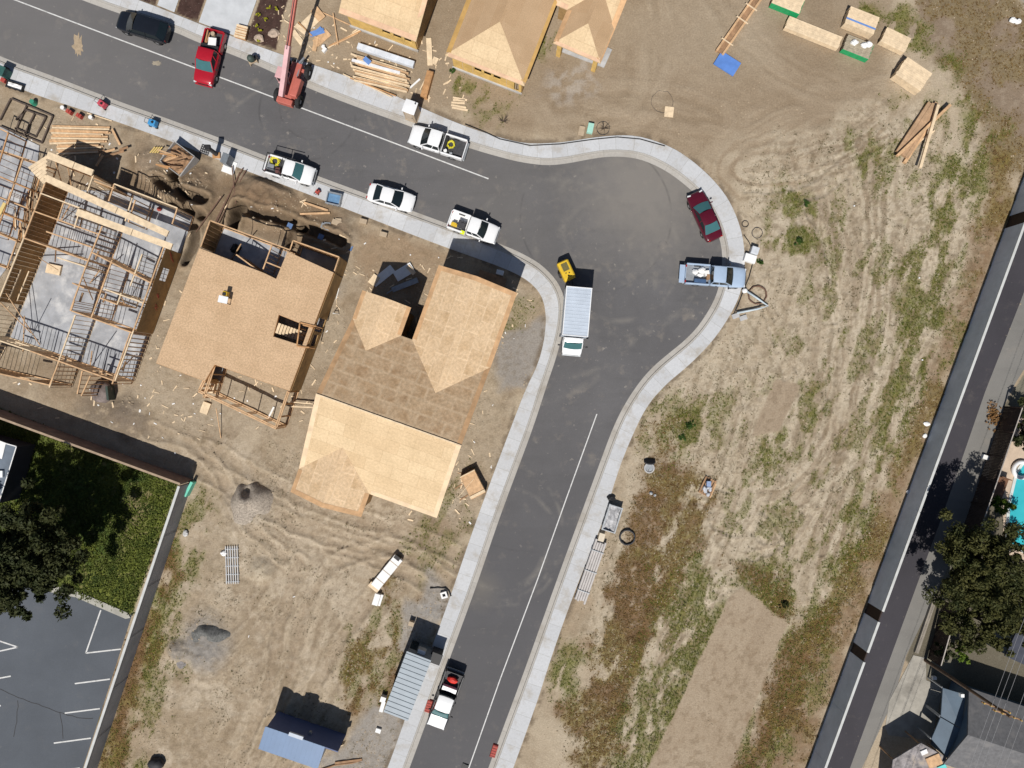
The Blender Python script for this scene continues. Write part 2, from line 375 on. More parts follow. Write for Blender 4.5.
# brown verge by the long wall and rough corner
vg = poly([(985,150),(1015,150),(1010,215),(946,390),(868,602),(806,770),(770,860),(700,860),(765,700),(835,590),(912,420),(975,250)], .8, 1.6)
lay(vg*.85, C(.225,.155,.095)); lay(vg*sstep(.5,.7,f3)*.6, C(.33,.25,.17)); lay(vg*sstep(.55,.4,f4)*.4, C(.17,.105,.06)); D += vg*sstep(.4,.62,f2)*.7
cn = poly([(895,-60),(1100,-60),(1100,100),(1025,185),(985,165),(965,90),(930,40)], 1.0, 2.2)
lay(cn*.8, C(.195,.145,.105)); lay(cn*sstep(.5,.68,f3)*.6, C(.30,.24,.18)); D += cn*.45*sstep(.4,.6,f2); lay(poly([(985,-40),(1100,-40),(1100,30),(1024,12)],.5,.6)*.9, C(.43,.34,.24))
# green weeds
def weeds(pts, k, s, thr=.5, soft=.9, warp=1.6, sp=.16): 
    global G
    G += poly(pts, soft, warp, .5, s)*sstep(thr-sp/2, thr+sp/2, fbm(al*.55, ac*1.25, .8, 4, s+3))*k
weeds([(866,10),(900,8),(935,28),(925,48),(890,45)], 1.0, 71, .42)
weeds([(935,50),(960,48),(985,95),(1005,120),(985,180),(965,200),(960,150),(965,110)], 1.0, 72, .46)
weeds([(945,150),(985,170),(985,215),(960,240),(930,250),(925,220)], .9, 73, .48)
weeds([(845,135),(890,150),(900,190),(860,190)], .7, 74, .5)
weeds([(775,170),(820,200),(815,250),(790,262),(770,235)], .8, 75, .52)
weeds([(788,228),(806,228),(808,252),(792,254)], 1.6, 76, .3, .4, .5)
weeds([(792,198),(822,200),(815,213),(790,212)], 1.0, 77, .4, .4)
weeds([(905,250),(945,240),(948,300),(925,380),(895,470),(862,560),(820,640),(830,560),(870,440),(893,330)], .9, 78, .48)
weeds([(680,412),(700,408),(698,440),(680,450),(675,436)], 1.6, 79, .33, .5, .6)
weeds([(655,395),(735,390),(720,440),(650,470),(640,440)], .6, 80, .52)
weeds([(790,620),(840,600),(815,700),(760,790),(720,790),(765,700)], .7, 81, .44)
weeds([(640,560),(700,560),(735,590),(705,670),(640,790),(600,790),(620,700)], .8, 82, .47)
weeds([(722,595),(738,592),(700,680),(640,790),(618,790),(670,690)], .9, 83, .42)
weeds([(560,640),(590,650),(575,700),(550,690)], .9, 84, .45)
weeds([(735,560),(780,560),(815,610),(785,625),(745,590)], .8, 85, .42)
weeds([(770,410),(800,385),(830,400),(800,460),(760,470)], .6, 86, .52)
weeds([(890,100),(985,100),(970,330),(880,520),(800,640),(690,760),(600,760),(760,420),(830,200)], .55, 87, .58, 2, 3, .1)
weeds([(165,500),(205,495),(215,540),(180,600),(140,700),(120,790),(95,790),(150,610)], .75, 88, .48)
weeds([(240,500),(262,505),(258,525),(243,520)], .9, 89, .4, .4, .5)
weeds([(160,590),(185,600),(175,690),(150,790),(120,790)], .6, 90, .5)
weeds([(455,75),(520,98),(512,112),(452,90)], .8, 91, .5, .5, .8)
weeds([(455,90),(505,105),(500,125),(450,115)], .5, 92, .54)
weeds([(470,280),(535,300),(520,350),(480,330)], .5, 93, .52)
weeds([(425,480),(475,470),(460,560),(420,580),(410,540)], .45, 94, .52)
weeds([(345,630),(400,600),(420,640),(385,720),(345,700)], .5, 95, .5)
weeds([(540,30),(556,32),(545,60),(532,55)], .6, 96, .45, .4, .5)
# dry red-brown weeds
def dry(pts, k, s, thr=.45, soft=1.0, warp=2.0):
    global D
    D += poly(pts, soft, warp, .45, s)*sstep(thr-.09, thr+.09, fbm(al*.6, ac*1.15, .55, 4, s+3))*k
dry([(655,470),(700,460),(705,520),(680,560),(650,640),(620,740),(590,760),(565,720),(600,640),(620,560)], 1.1, 111, .40)
dry([(640,550),(670,560),(640,650),(600,768),(570,760),(600,650)], .9, 112, .42)
dry([(385,590),(425,585),(415,640),(385,720),(345,700),(352,640)], 1.0, 113, .40)
dry([(735,560),(775,570),(805,610),(775,615)], .9, 114, .40)
dry([(780,640),(830,610),(800,720),(760,790),(730,790)], .8, 115, .45)
dry([(170,520),(190,530),(160,640),(120,768),(90,800),(110,700)], 1.0, 116, .42)
dry([(640,430),(720,420),(700,480),(650,500)], .6, 117, .5)
# the lower-left lot
LL = poly([(195,430),(470,480),(440,600),(390,768),(360,860),(100,860),(185,560)], 1.2, 2)
lay(LL*.6, C(.33,.265,.19)); lay(LL*sstep(.5,.7,f2)*.35, C(.44,.37,.28)); lay(LL*sstep(.62,.7,f4)*.35, C(.22,.17,.12)); H += LL*(fbm(X,Y,.9,4,33)-.5)*.14
lay(LL*sstep(.50,.62,SW)*.55, C(.30,.235,.16)); lay(LL*sstep(.46,.36,SW)*.45, C(.50,.43,.335)); lay(LL*sstep(.56,.66,SW2)*.4, C(.25,.19,.125))
for i, t in enumerate([[(195,470),(280,525),(360,548),(420,562),(458,590)],[(205,440),(300,498),(380,525),(440,545),(465,562)],[(245,790),(288,690),(300,620),(335,560),(400,545)],[(225,790),(268,690),(280,620),(300,560)],[(280,790),(318,690),(350,630),(395,580)],[(205,660),(250,620),(300,560),(360,540)],[(150,425),(215,450),(245,520),(300,570)]]): sweep(t, 2.8, 620+i*9, .42, .5, C(.46,.385,.29), C(.235,.175,.115))
for i, t in enumerate([[(200,470),(280,520),(360,545),(420,560),(455,585)],[(205,445),(300,500),(380,525),(440,545),(462,560)],[(250,768),(290,690),(300,620),(330,560),(400,545)],[(235,768),(270,690),(280,620),(300,560)],[(150,430),(210,450),(240,520),(290,560)],[(285,768),(315,690),(345,630),(385,580)],[(430,590),(385,560),(330,545)]]):
    P = np.array([p[:] for p in resample([W(*p).xy for p in t], .8)]); d = sd(P, False, 3, .6, .9, 140+i)
    m = 1-sstep(.2, .7, d); e = 1-sstep(0, .25, abs(d-.8)); lay(m*.55, C(.33,.26,.185)); lay(e*.35, C(.46,.38,.28)); H += -.10*m+.09*e
# construction side strip, disturbed soil between houses
CS = poly([(0,95),(180,150),(370,222),(520,290),(540,320),(505,440),(470,530),(430,540),(300,420),(180,450),(0,395),(-60,380),(-60,70)], .8, 1.5)
lay(CS*.6, C(.265,.205,.143)); lay(CS*sstep(.50,.62,SW)*.5, C(.235,.175,.118)); lay(CS*sstep(.46,.36,SW)*.4, C(.40,.335,.25)); lay(CS*sstep(.45,.62,f2)*.35, C(.37,.31,.235)); H += CS*(fbm(X,Y,.8,4,35)-.5)*.16
lay(poly([(370,225),(450,255),(440,290),(370,290),(355,255)], .8, 1)*.7, C(.29,.205,.13))
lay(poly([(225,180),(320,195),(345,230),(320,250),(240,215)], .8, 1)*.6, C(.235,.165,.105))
# mounds: (px, py, radius m, height m, colour, k)
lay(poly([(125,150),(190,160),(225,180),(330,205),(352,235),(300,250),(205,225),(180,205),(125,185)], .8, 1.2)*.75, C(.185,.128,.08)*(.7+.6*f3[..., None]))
for px, py, r, h, c, k in [(252,507,3.3,.2,(.38,.33,.265),.7),(205,643,3.7,.3,(.235,.22,.205),.95),(178,652,1.4,.4,(.2,.185,.17),.8),(265,195,3.6,.75,(.20,.135,.085),.8),(190,192,3.0,.6,(.23,.165,.11),.7),(150,165,2,.3,(.3,.24,.18),.5),(262,570,1.6,.35,(.42,.36,.27),.6),(340,235,2.2,.35,(.27,.2,.14),.6),(128,415,2.0,.35,(.2,.16,.125),.6),(335,290,1.6,.2,(.33,.3,.26),.6)]:
    cx, cy = W(px, py)[:2]; d = np.hypot(X-cx, Y-cy)/r+(fbm(X, Y, .5, 4, int(px)) - .5)*.45
    m = 1-sstep(.2, 1.0, d); lay(m*k, C(*c)*(.75+.5*f3[..., None])); H += m**.8*h*1.35*(1+(f3-.5)*.45+(f4-.5)*.3)
lay(stroke([(150,580),(165,668)], .01, .1)*0, GRY)
# grey gravel yards
for pts in ([(345,745),(375,700),(400,718),(420,700),(404,722),(385,775),(340,790),(318,760)], [(405,600),(440,610),(424,668),(400,650)], [(500,335),(545,318),(545,350),(525,388),(500,390),(495,360)], [(430,570),(452,600),(444,620),(420,610)], [(1005,-30),(1100,-30),(1100,20),(1030,15)]):
    m = poly(pts, .5, .7); lay(m*.8, GRY*(.85+.3*f4[..., None])); H *= (1-.6*m); G *= 1-m; D *= 1-m
lay(poly([(585,0),(760,0),(760,60),(640,90)],3,3)*.2, PALE)
# trenches beside the framed houses (real excavation)
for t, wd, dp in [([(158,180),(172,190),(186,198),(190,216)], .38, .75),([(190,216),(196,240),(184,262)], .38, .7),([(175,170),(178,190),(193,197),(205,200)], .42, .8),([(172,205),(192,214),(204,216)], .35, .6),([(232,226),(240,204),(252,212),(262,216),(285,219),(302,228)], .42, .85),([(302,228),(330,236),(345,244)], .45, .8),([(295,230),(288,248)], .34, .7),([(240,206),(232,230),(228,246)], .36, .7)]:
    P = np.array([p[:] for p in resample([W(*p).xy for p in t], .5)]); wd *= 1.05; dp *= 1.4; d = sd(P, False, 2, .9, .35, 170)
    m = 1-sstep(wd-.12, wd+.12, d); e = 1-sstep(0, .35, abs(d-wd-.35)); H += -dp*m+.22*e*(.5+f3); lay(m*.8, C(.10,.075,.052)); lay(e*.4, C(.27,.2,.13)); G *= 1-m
lay(poly([(92,392),(140,392),(142,430),(118,440),(82,425),(78,408)], 1, 1.6)*sstep(.3,.5,f3)*.6, C(.12,.095,.075))  # darker patch in the ground colour only, not dug out
# gardens
gd = poly([(-200,352),(0,408),(178,484),(132,614),(44,586),(-200,540)], .2, .1)
lay(gd, C(.07,.105,.025)); lay(gd*sstep(.45,.65,f2)*.8, C(.15,.165,.045)); GB = poly([(150,480),(180,486),(135,612),(60,590),(110,560),(140,520)], 1, 1.5); lay(gd*GB*.7, C(.16,.18,.035)); lay(gd*sstep(.62,.72,f3)*.6, C(.19,.16,.08)); H = H*(1-gd)
lay(gd*poly([(118,545),(132,495),(150,490),(140,530),(118,560)],.8,.8)*.8, C(.21,.17,.09))
G *= 1-gd; D *= 1-gd
eg = poly([(1300,-200),(1180,-60),(1062,312),(1018,384),(1005,404),(985,478),(932,588),(905,660),(926,680),(940,690),(1000,900),(1400,900)], .1, 0)
lay(eg, C(.13,.115,.085)); lay(eg*sstep(.5,.65,f2)*.7, C(.2,.19,.15)); H *= 1-eg; G *= 1-eg; D *= 1-eg
for b in (BED_1, BED_2, BED_3):
    m = poly(b, .05, .0); lay(m, C(.062,.036,.03)*(.6+.8*f4[..., None])); G *= 1-m; D *= 1-m; H = H*(1-m)+m*(f4-.5)*.08
G *= 1-PADM; D *= 1-PADM
lay(np.clip(G*1.15, 0, 1)*.78, (C(.125,.13,.022)*sstep(.35,.55,f3)[..., None]+C(.15,.125,.04)*(1-sstep(.35,.55,f3)[..., None]))*(.5+.95*f4[..., None])); lay(np.clip(D*1.1, 0, 1)*.84, (C(.135,.07,.026)*sstep(.58,.42,f2)[..., None]+C(.155,.12,.03)*(1-sstep(.58,.42,f2)[..., None]))*(.45+1.0*f4[..., None]))
sp = sstep(.57,.64,fbm(X,Y,2.9,3,301))*np.clip(RL+LL*.7+CS*.6+vg*.5,0,1); lay(sp*.42, C(.165,.125,.075)); lay(sstep(.60,.70,fbm(X,Y,2.2,3,303))*(RL+LL)*.22, C(.50,.43,.34)); H += .03*sp
vgD = np.clip(vg+cn, 0, 1)
# flat things push the ground down
fl = np.zeros(X.shape)
kd = sdist(X, Y, paved[0], True)
H = H*sstep(.0, .7, kd); fl = np.maximum(fl, 1-sstep(-.5, -.35, kd)); H = np.where(kd < -.35, -.45, H)
edge = (1-sstep(0, .5, abs(kd-.15)))*sstep(.4,.6,f3); lay(edge*.8, C(.15,.115,.08))
for pts, dz in ((LOT, .12), (ROADE, .12), (SHOUL, .12), (DRIVE, .12), (DRV_A, .2), (DRV_B, .2)):
    d = sd(wp(pts), True, 2); H = H*sstep(0, .8, d); H = np.where(d < -.15, -dz, H); G *= d > .1; D *= d > .1
G *= kd > .15; D *= kd > .15
# ground stays below the house slabs
SLABS = []
def ground_flat(P, z):
    global H, G, D
    d = sd(np.array([(p[0], p[1]) for p in P]), True, 2); H = np.where(d < -.1, np.minimum(H, z), H*sstep(-.1, .8, d)); G = G*(d > .1); D = D*(d > .1)
H1Z, H2Z = 3.3, 3.2
SL1 = [W(*p, H1Z).xy for p in [(-16,335),(23.5,238),(45,180),(93,181),(114,183.5),(177,208),(114.6,381)]]
SL0 = [W(*p).xy for p in [(-120,60),(3,128),(40,146),(38,164),(12,262),(-40,330),(-140,330)]]
SL2 = [W(*p, H2Z).xy for p in [(199.5,248),(210,220.5),(290,250),(293,240.5),(339,257),(333.5,272.5),(290,390),(214.5,364.5),(205,381.5),(156,363)]]
PORC = [W(*p).xy for p in [(556,50),(604,68),(612,50),(566,30)]]
for P in (SL0, SL1, SL2, PORC): ground_flat(P, -.1)
H = np.where(inner, H, np.minimum(H, 0)*0-.02)
H = np.where((~inner) & (kd < 0), -.45, H)
me = bpy.data.meshes.new('ground'); nv = NX*NY
me.vertices.add(nv); me.vertices.foreach_set('co', np.stack([X, Y, H], -1).astype(np.float32).ravel())
ii = (np.arange(NY-1)[:, None]*NX+np.arange(NX-1)[None, :]).ravel()
q = np.stack([ii, ii+1, ii+1+NX, ii+NX], -1).ravel(); nf = len(ii)
me.loops.add(nf*4); me.loops.foreach_set('vertex_index', q); me.polygons.add(nf)
me.polygons.foreach_set('loop_start', np.arange(nf)*4); me.polygons.foreach_set('loop_total', np.full(nf, 4)); me.polygons.foreach_set('use_smooth', np.ones(nf, bool))
me.update(calc_edges=True)
at = me.attributes.new('soil', 'FLOAT_COLOR', 'POINT')
at.data.foreach_set('color', np.concatenate([col, np.ones(X.shape+(1,), np.float32)], -1).astype(np.float32).ravel())
m, nt, b = base_mat('soil', .95, 0, .15)
a = nd(nt, 'ShaderNodeAttribute', attribute_name='soil')
c = mixc(nt, .45, a.outputs['Color'], mixc(nt, noise(nt, 6.0, 6, .75, lo=.35, hi=.66), (.64, .62, .59, 1), (1.30, 1.31, 1.32, 1)), 'MULTIPLY')
c = mixc(nt, .25, c, mixc(nt, noise(nt, 1.3, 6, .78, lo=.30, hi=.70), (.74, .72, .68, 1), (1.24, 1.25, 1.26, 1)), 'MULTIPLY')
c = mixc(nt, noise(nt, 9, 3, .6, lo=.66, hi=.72), c, mixc(nt, .5, c, (.5, .45, .38, 1)))
c = mixc(nt, noise(nt, 7, 4, .7, lo=.66, hi=.74), c, mixc(nt, .55, c, (.07, .055, .04, 1)))
nt.links.new(c, b.inputs['Base Color']); bump(nt, b, noise(nt, 7, 6, .7), .6, .08)
me.materials.append(m)
tag(link(bpy.data.objects.new('ground', me)), kind='structure')
# ------------------------------------------------------------------ weeds: little leaf faces, uncountable
def tufts(name, dens, n, mt, hmin, hmax, rad, blades=5):
    p = np.clip(dens, 0, 1.5)*inner; p = p.ravel().astype(np.float64); p /= p.sum()
    k = RNG.choice(len(p), n, p=p); cx = X.ravel()[k]+RNG.uniform(-.1, .1, n); cy = Y.ravel()[k]+RNG.uniform(-.1, .1, n); cz = H.ravel()[k]
    sz = RNG.uniform(.5, 1.3, n)**1.5
    th = RNG.uniform(0, 6.283, (n, blades)); rr = RNG.uniform(.35, 1, (n, blades))*rad*sz[:, None]; hh = RNG.uniform(hmin, hmax, (n, blades))*sz[:, None]
    wd = rr*RNG.uniform(.22, .4, (n, blades)); dx, dy = np.cos(th), np.sin(th)
    bx, by, bz = cx[:, None], cy[:, None], cz[:, None]-.02
    mx, my = bx+dx*rr*.55, by+dy*rr*.55
    V = np.stack([np.stack([bx+0*dx, by+0*dy, bz+0*dx], -1), np.stack([mx-dy*wd, my+dx*wd, bz+hh], -1), np.stack([bx+dx*rr, by+dy*rr, bz+hh*.75], -1), np.stack([mx+dy*wd, my-dx*wd, bz+hh], -1)], 2).reshape(-1, 3)
    nq = n*blades; me = bpy.data.meshes.new(name); me.vertices.add(nq*4); me.vertices.foreach_set('co', V.astype(np.float32).ravel())
    me.loops.add(nq*4); me.loops.foreach_set('vertex_index', np.arange(nq*4)); me.polygons.add(nq)
    me.polygons.foreach_set('loop_start', np.arange(nq)*4); me.polygons.foreach_set('loop_total', np.full(nq, 4)); me.update(calc_edges=True)
    me.materials.append(mt); return tag(link(bpy.data.objects.new(name, me)), kind='stuff')
def leafmat(name, c1, c2, sc_=1.2):
    m, nt, b = base_mat(name, .7, 0, .2)
    nt.links.new(mixc(nt, noise(nt, sc_, 5, .75, lo=.3, hi=.7), c1+(1,), c2+(1,)), b.inputs['Base Color']); return m
t = tag(tufts('green_weeds', G*(kd > .2), 42000, leafmat('weed_leaf', (.048, .075, .012), (.165, .16, .028), 2.0), .02, .09, .105, 4), 'low green weeds scattered over the bare dirt lots', 'weeds')
spk = (RL*(.25+sstep(.48,.62,stk2))+.6*LL*sstep(.5,.62,f2)+.5*vg)*sstep(.47,.60,f3)*(kd > .3)*(1-PADM)*(1-gd)*(1-eg)
t = tag(tufts('sparse_weeds', spk, 26000, leafmat('speck_leaf', (.075, .062, .028), (.135, .115, .045), 2), .02, .07, .09, 3), 'tiny dark weed specks dotted over the pale dirt', 'weeds')
gdn = gd*(fbm(X, Y, .6, 3, 201)+.3)
t = tag(tufts('garden_grass', gdn, 26000, leafmat('garden_leaf', (.016, .040, .006), (.135, .155, .024), .40), .05, .2, .17), 'overgrown green grass filling the walled garden corner', 'grass')
t = tag(tufts('dry_weeds', D*(kd > .2), 34000, leafmat('dry_leaf', (.095, .048, .018), (.23, .155, .055), .8), .02, .08, .12, 4), 'dry red brown weeds spread over the dirt', 'weeds')
# clods and small stones
def clods(name, dens, n, mt, s0, s1):
    p = (dens*inner).ravel().astype(np.float64); p /= p.sum(); k = RNG.choice(len(p), n, p=p)
    oc = np.array([(1,0,0),(0,1,0),(-1,0,0),(0,-1,0),(0,0,1)], float); fc = np.array([(0,1,4),(1,2,4),(2,3,4),(3,0,4)])
    V = oc[None]*RNG.uniform(.6, 1.3, (n, 5, 3))*RNG.uniform(s0, s1, n)[:, None, None]**1.0; V[:, :4, 2] -= .02
    V += np.stack([X.ravel()[k]+RNG.uniform(-.1,.1,n), Y.ravel()[k]+RNG.uniform(-.1,.1,n), H.ravel()[k]], -1)[:, None]
    F = (fc[None]+np.arange(n)[:, None, None]*5).reshape(-1, 3)
    me = bpy.data.meshes.new(name); me.vertices.add(n*5); me.vertices.foreach_set('co', V.astype(np.float32).ravel()); nf = len(F)
    me.loops.add(nf*3); me.loops.foreach_set('vertex_index', F.ravel()); me.polygons.add(nf); me.polygons.foreach_set('loop_start', np.arange(nf)*3); me.polygons.foreach_set('loop_total', np.full(nf, 3)); me.update(calc_edges=True)
    me.materials.append(mt); return tag(link(bpy.data.objects.new(name, me)), kind='stuff')
bare = np.where(inner & (kd > .3), 1.0, 0)*(1-gd)*(1-eg)*(H > -.1)
tag(clods('dirt_clods', bare*(.15+1.3*CS+1.2*LL+.8*RL)*sstep(.45, .7, f2), 16000, M('clod', (.33, .265, .19), .95, .35, 1.5), .03, .11), 'loose clods and stones on the worked dirt', 'stones')
def chips(name, dens, n, mt, l0, l1):
    p = (dens*inner).ravel().astype(np.float64); p /= p.sum(); k = RNG.choice(len(p), n, p=p); L = RNG.uniform(l0, l1, n); wd = RNG.uniform(.04, .14, n); th = RNG.uniform(0, 6.28, n)
    u = np.stack([np.cos(th), np.sin(th), RNG.uniform(-.1, .1, n)], -1)*L[:, None]/2; v = np.stack([-np.sin(th), np.cos(th), 0*th], -1)*wd[:, None]/2; c = np.stack([X.ravel()[k], Y.ravel()[k], H.ravel()[k]+.05], -1)
    V = np.stack([c-u-v, c+u-v, c+u+v, c-u+v, c-u-v-[0, 0, .06], c+u-v-[0, 0, .06], c+u+v-[0, 0, .06], c-u+v-[0, 0, .06]], 1).reshape(-1, 3)
    F = (np.array([(0,1,2,3),(0,4,5,1),(1,5,6,2),(2,6,7,3),(3,7,4,0)])[None]+np.arange(n)[:, None, None]*8).reshape(-1, 4); me = bpy.data.meshes.new(name); me.from_pydata(V.tolist(), [], F.tolist()); me.materials.append(mt)
    return tag(link(bpy.data.objects.new(name, me)), kind='stuff')
ctop = poly([(280,0),(440,40),(470,110),(380,95),(280,55)], .6, .6)
tag(chips('timber_offcuts', bare*(CS*sstep(.45,.6,f2)+1.5*ctop), 420, LUMP, .12, .7), 'pale timber offcuts littering the building plots', 'offcuts')
tag(chips('site_litter', bare*(CS+ctop+.10*LL), 130, WHITEM, .08, .3), 'white scraps of litter on the building plots', 'litter')
# ------------------------------------------------------------------ road, kerbs, pavement
def asphalt(name, c, pale=.0, geo=False):
    m, nt, b = base_mat(name, .9, 0, .3)
    x = mixc(nt, noise(nt, .16, 5, .6, lo=.3, hi=.7), sc(c, .86), sc(c, 1.12))
    x = mixc(nt, .6, x, mixc(nt, noise(nt, 14, 4, .7, lo=.25, hi=.75), (.78, .78, .78, 1), (1.2, 1.2, 1.2, 1)), 'MULTIPLY')
    if pale:
        x = mixc(nt, noise(nt, .5, 6, .7, lo=.56, hi=.74), x, mixc(nt, pale, x, (.27, .235, .195, 1)))
        x = mixc(nt, noise(nt, 1.9, 4, .6, lo=.655, hi=.72), x, mixc(nt, pale, x, (.34, .31, .27, 1)))
        x = mixc(nt, noise(nt, .5, 5, .6, lo=.52, hi=.75, stretch=((.22, 1.6, 1), .35)), x, mixc(nt, pale*.5, x, (.06, .06, .06, 1)))
    if geo:
        def zone(cx, cy, r0, r1, wob):
            g = nd(nt, 'ShaderNodeTexCoord').outputs['Object']; v = nd(nt, 'ShaderNodeVectorMath', operation='DISTANCE'); nt.links.new(g, v.inputs[0]); v.inputs[1].default_value = (cx, cy, 0)
            a = nd(nt, 'ShaderNodeMath', operation='MULTIPLY_ADD'); nt.links.new(noise(nt, .33, 6, .7), a.inputs[0]); a.inputs[1].default_value = wob; nt.links.new(v.outputs['Value'], a.inputs[2])
            r = nd(nt, 'ShaderNodeMapRange'); r.inputs[1].default_value = r0+wob*.5; r.inputs[2].default_value = r1+wob*.5; r.inputs[3].default_value = 1; r.inputs[4].default_value = 0; nt.links.new(a.outputs[0], r.inputs[0]); return r.outputs[0]
        def part(k, f): q = nd(nt, 'ShaderNodeMath', operation='MULTIPLY'); nt.links.new(f, q.inputs[0]); q.inputs[1].default_value = k; return q.outputs[0]
        x = mixc(nt, part(.75, zone(13.0, 18.5, 2, 9.5, 9)), x, (.225, .207, .185, 1))
        x = mixc(nt, part(.4, zone(-1, 17, 1, 10, 10)), x, (.165, .155, .145, 1))
        x = mixc(nt, part(.55, zone(-46, 32, 4, 24, 6)), x, (.165, .158, .155, 1))
        x = mixc(nt, part(.6, zone(0, -26, 8, 26, 6)), x, (.087, .086, .092, 1))
        def ring(cx, cy, r, wd_, k, c_):
            g = nd(nt, 'ShaderNodeTexCoord').outputs['Object']; v = nd(nt, 'ShaderNodeVectorMath', operation='DISTANCE'); nt.links.new(g, v.inputs[0]); v.inputs[1].default_value = (cx, cy, 0)
            a = nd(nt, 'ShaderNodeMath', operation='SUBTRACT'); nt.links.new(v.outputs['Value'], a.inputs[0]); a.inputs[1].default_value = r
            b_ = nd(nt, 'ShaderNodeMath', operation='ABSOLUTE'); nt.links.new(a.outputs[0], b_.inputs[0])
            r_ = nd(nt, 'ShaderNodeMapRange'); r_.inputs[1].default_value = 0; r_.inputs[2].default_value = wd_; r_.inputs[3].default_value = 1; r_.inputs[4].default_value = 0; nt.links.new(b_.outputs[0], r_.inputs[0])
            m_ = nd(nt, 'ShaderNodeMath', operation='MULTIPLY'); nt.links.new(r_.outputs[0], m_.inputs[0]); nt.links.new(noise(nt, .22, 5, .7, lo=.48, hi=.60), m_.inputs[1])
            return mixc(nt, part(k, m_.outputs[0]), x, c_)
        for q in ((-1, -15.5, 4.2, .5, .6), (-1, -15.5, 5.6, .35, .5), (-2, -14, 6.8, .3, .45), (10, 12, 6, .4, .5), (10.5, 13, 8.2, .5, .5), (9, 15, 4.2, .35, .5), (4, 10, 9.5, .4, .45), (12, 20, 10.5, .4, .4), (0, 12, 14, .5, .35), (-20, 20, 9, .3, .35)): x = ring(*q, (.21, .195, .175, 1))
        for q in ((-19, 26.5, 3.2, .16, .55), (-19.5, 26, 4.6, .16, .5), (8, 16, 7.2, .15, .4), (14.4, 13.2, .45, .1, .7), (2, -4, 12, .18, .3)): x = ring(*q, (.055, .054, .056, 1))
        x = mixc(nt, part(.5, zone(-3, -19.5, .3, 2.6, 2)), x, (.17, .155, .135, 1))
    nt.links.new(x, b.inputs['Base Color']); bump(nt, b, noise(nt, 30, 2), .2); return m
def flat(name, pts, z, mt, kind='structure', world=False):
    P = pts if world else [W(*p).xy for p in pts]
    return tag(MB().sheet(P, z).build(name, mt), kind=kind)
ASPH = asphalt('street_asphalt', (.115, .112, .115), .48, True)
flat('road', road_poly, ROADZ, ASPH, world=True)
def strip_uv(A, B, za, zb, mb, uvs, u):
    k = len(mb.v)
    for p, q, uu in zip(A, B, u):
        mb.v += [(p[0], p[1], za), (q[0], q[1], zb)]; uvs += [(uu, 0), (uu, (Vector(p)-Vector(q)).length)]
    for i in range(len(A)-1): mb.f.append((k+2*i, k+2*i+2, k+2*i+3, k+2*i+1))
def paving(name, c, joint, every, dirt):
    m, nt, b = base_mat(name, .85, 0, .3)
    uv = nd(nt, 'ShaderNodeTexCoord').outputs['UV']
    br = nd(nt, 'ShaderNodeTexBrick'); br.offset = 0; nt.links.new(uv, br.inputs['Vector'])
    for k, v in (('Scale', 1), ('Mortar Size', .022), ('Mortar Smooth', .3), ('Brick Width', every), ('Row Height', 40)): br.inputs[k].default_value = v
    br.inputs['Color1'].default_value = sc(c, .95); br.inputs['Color2'].default_value = sc(c, 1.06); br.inputs['Mortar'].default_value = joint+(1,)
    x = mixc(nt, noise(nt, .5, 5, .65, lo=.5, hi=.75), br.outputs[0], dirt+(1,))
    x = mixc(nt, .55, x, mixc(nt, noise(nt, 5, 5, .7, lo=.25, hi=.75), (.8, .8, .8, 1), (1.15, 1.15, 1.15, 1)), 'MULTIPLY')
    nt.links.new(x, b.inputs['Base Color']); return m
WALK = paving('pavement_concrete', (.50, .51, .525), (.39, .39, .38), 1.52, (.37, .335, .285))
GUTT = paving('kerb_concrete', (.40, .38, .35), (.3, .29, .27), 3.05, (.32, .29, .25))
for R, O in (KN, KS):
    u = [0]
    for a, b_ in zip(R, R[1:]): u.append(u[-1]+(b_-a).length)
    def off(t, R=R, O=O): return [r+(o-r).normalized()*min(t, (o-r).length) for r, o in zip(R, O)]
    mb = MB(); uv = []
    G0 = [r-(o-r).normalized()*.02 for r, o in zip(R, O)]
    strip_uv(G0, off(.42), ROADZ+.006, ROADZ+.03, mb, uv, u); strip_uv(off(.42), off(.45), ROADZ+.03, .02, mb, uv, u); strip_uv(off(.45), off(.60), .02, .03, mb, uv, u)
    mb.uv = uv; tag(mb.build('kerb', GUTT), kind='structure')
    mb = MB(); uv = []; Oo = [r+(o-r)*1.0 for r, o in zip(R, O)]
    Ox = [o+(o-r).normalized()*.002 for r, o in zip(R, O)]
    strip_uv(off(.61), Oo, .03, .05, mb, uv, u); strip_uv(Oo, Ox, .05, -.3, mb, uv, u)
    mb.uv = uv; tag(mb.build('pavement', WALK), kind='structure')
LINE = M('road_paint', (.60, .60, .59), .7, .12, 4, dirt=((.4, .4, .39), 3))
def paint(name, segs, wd, z):
    mb = MB()
    for s in segs:
        P = [W(*p) for p in s]
        for a, b_ in zip(P, P[1:]):
            n = Vector((-(b_-a).y, (b_-a).x, 0)).normalized()*wd/2
            mb.quad(*[(p.x, p.y, z) for p in (a-n, b_-n, b_+n, a+n)])
    return tag(mb.build(name, LINE), kind='structure')
paint('road_markings', [[(-400,-155),(16,0),(120,39.5),(260,92),(404,146.5),(488.5,178.5)]], .115, ROADZ+.012)
paint('road_markings', [[(597,414),(567,497),(537.5,580),(500,680),(469,768),(330,1150)]], .10, ROADZ+.012)
SAND = M('spilt_sand', (.36, .28, .19), .95, .2, 4)
def blob(name, px, py, rx, ry, mt, z, n=26, jag=.35):
    P = []
    for i in range(n):
        a = 2*math.pi*i/n; k = 1+random.uniform(-jag, jag); P.append(W(px+rx*k*math.cos(a), py+ry*k*math.sin(a)).xy)
    return tag(MB().sheet(P, z).build(name, mt), kind='stuff')
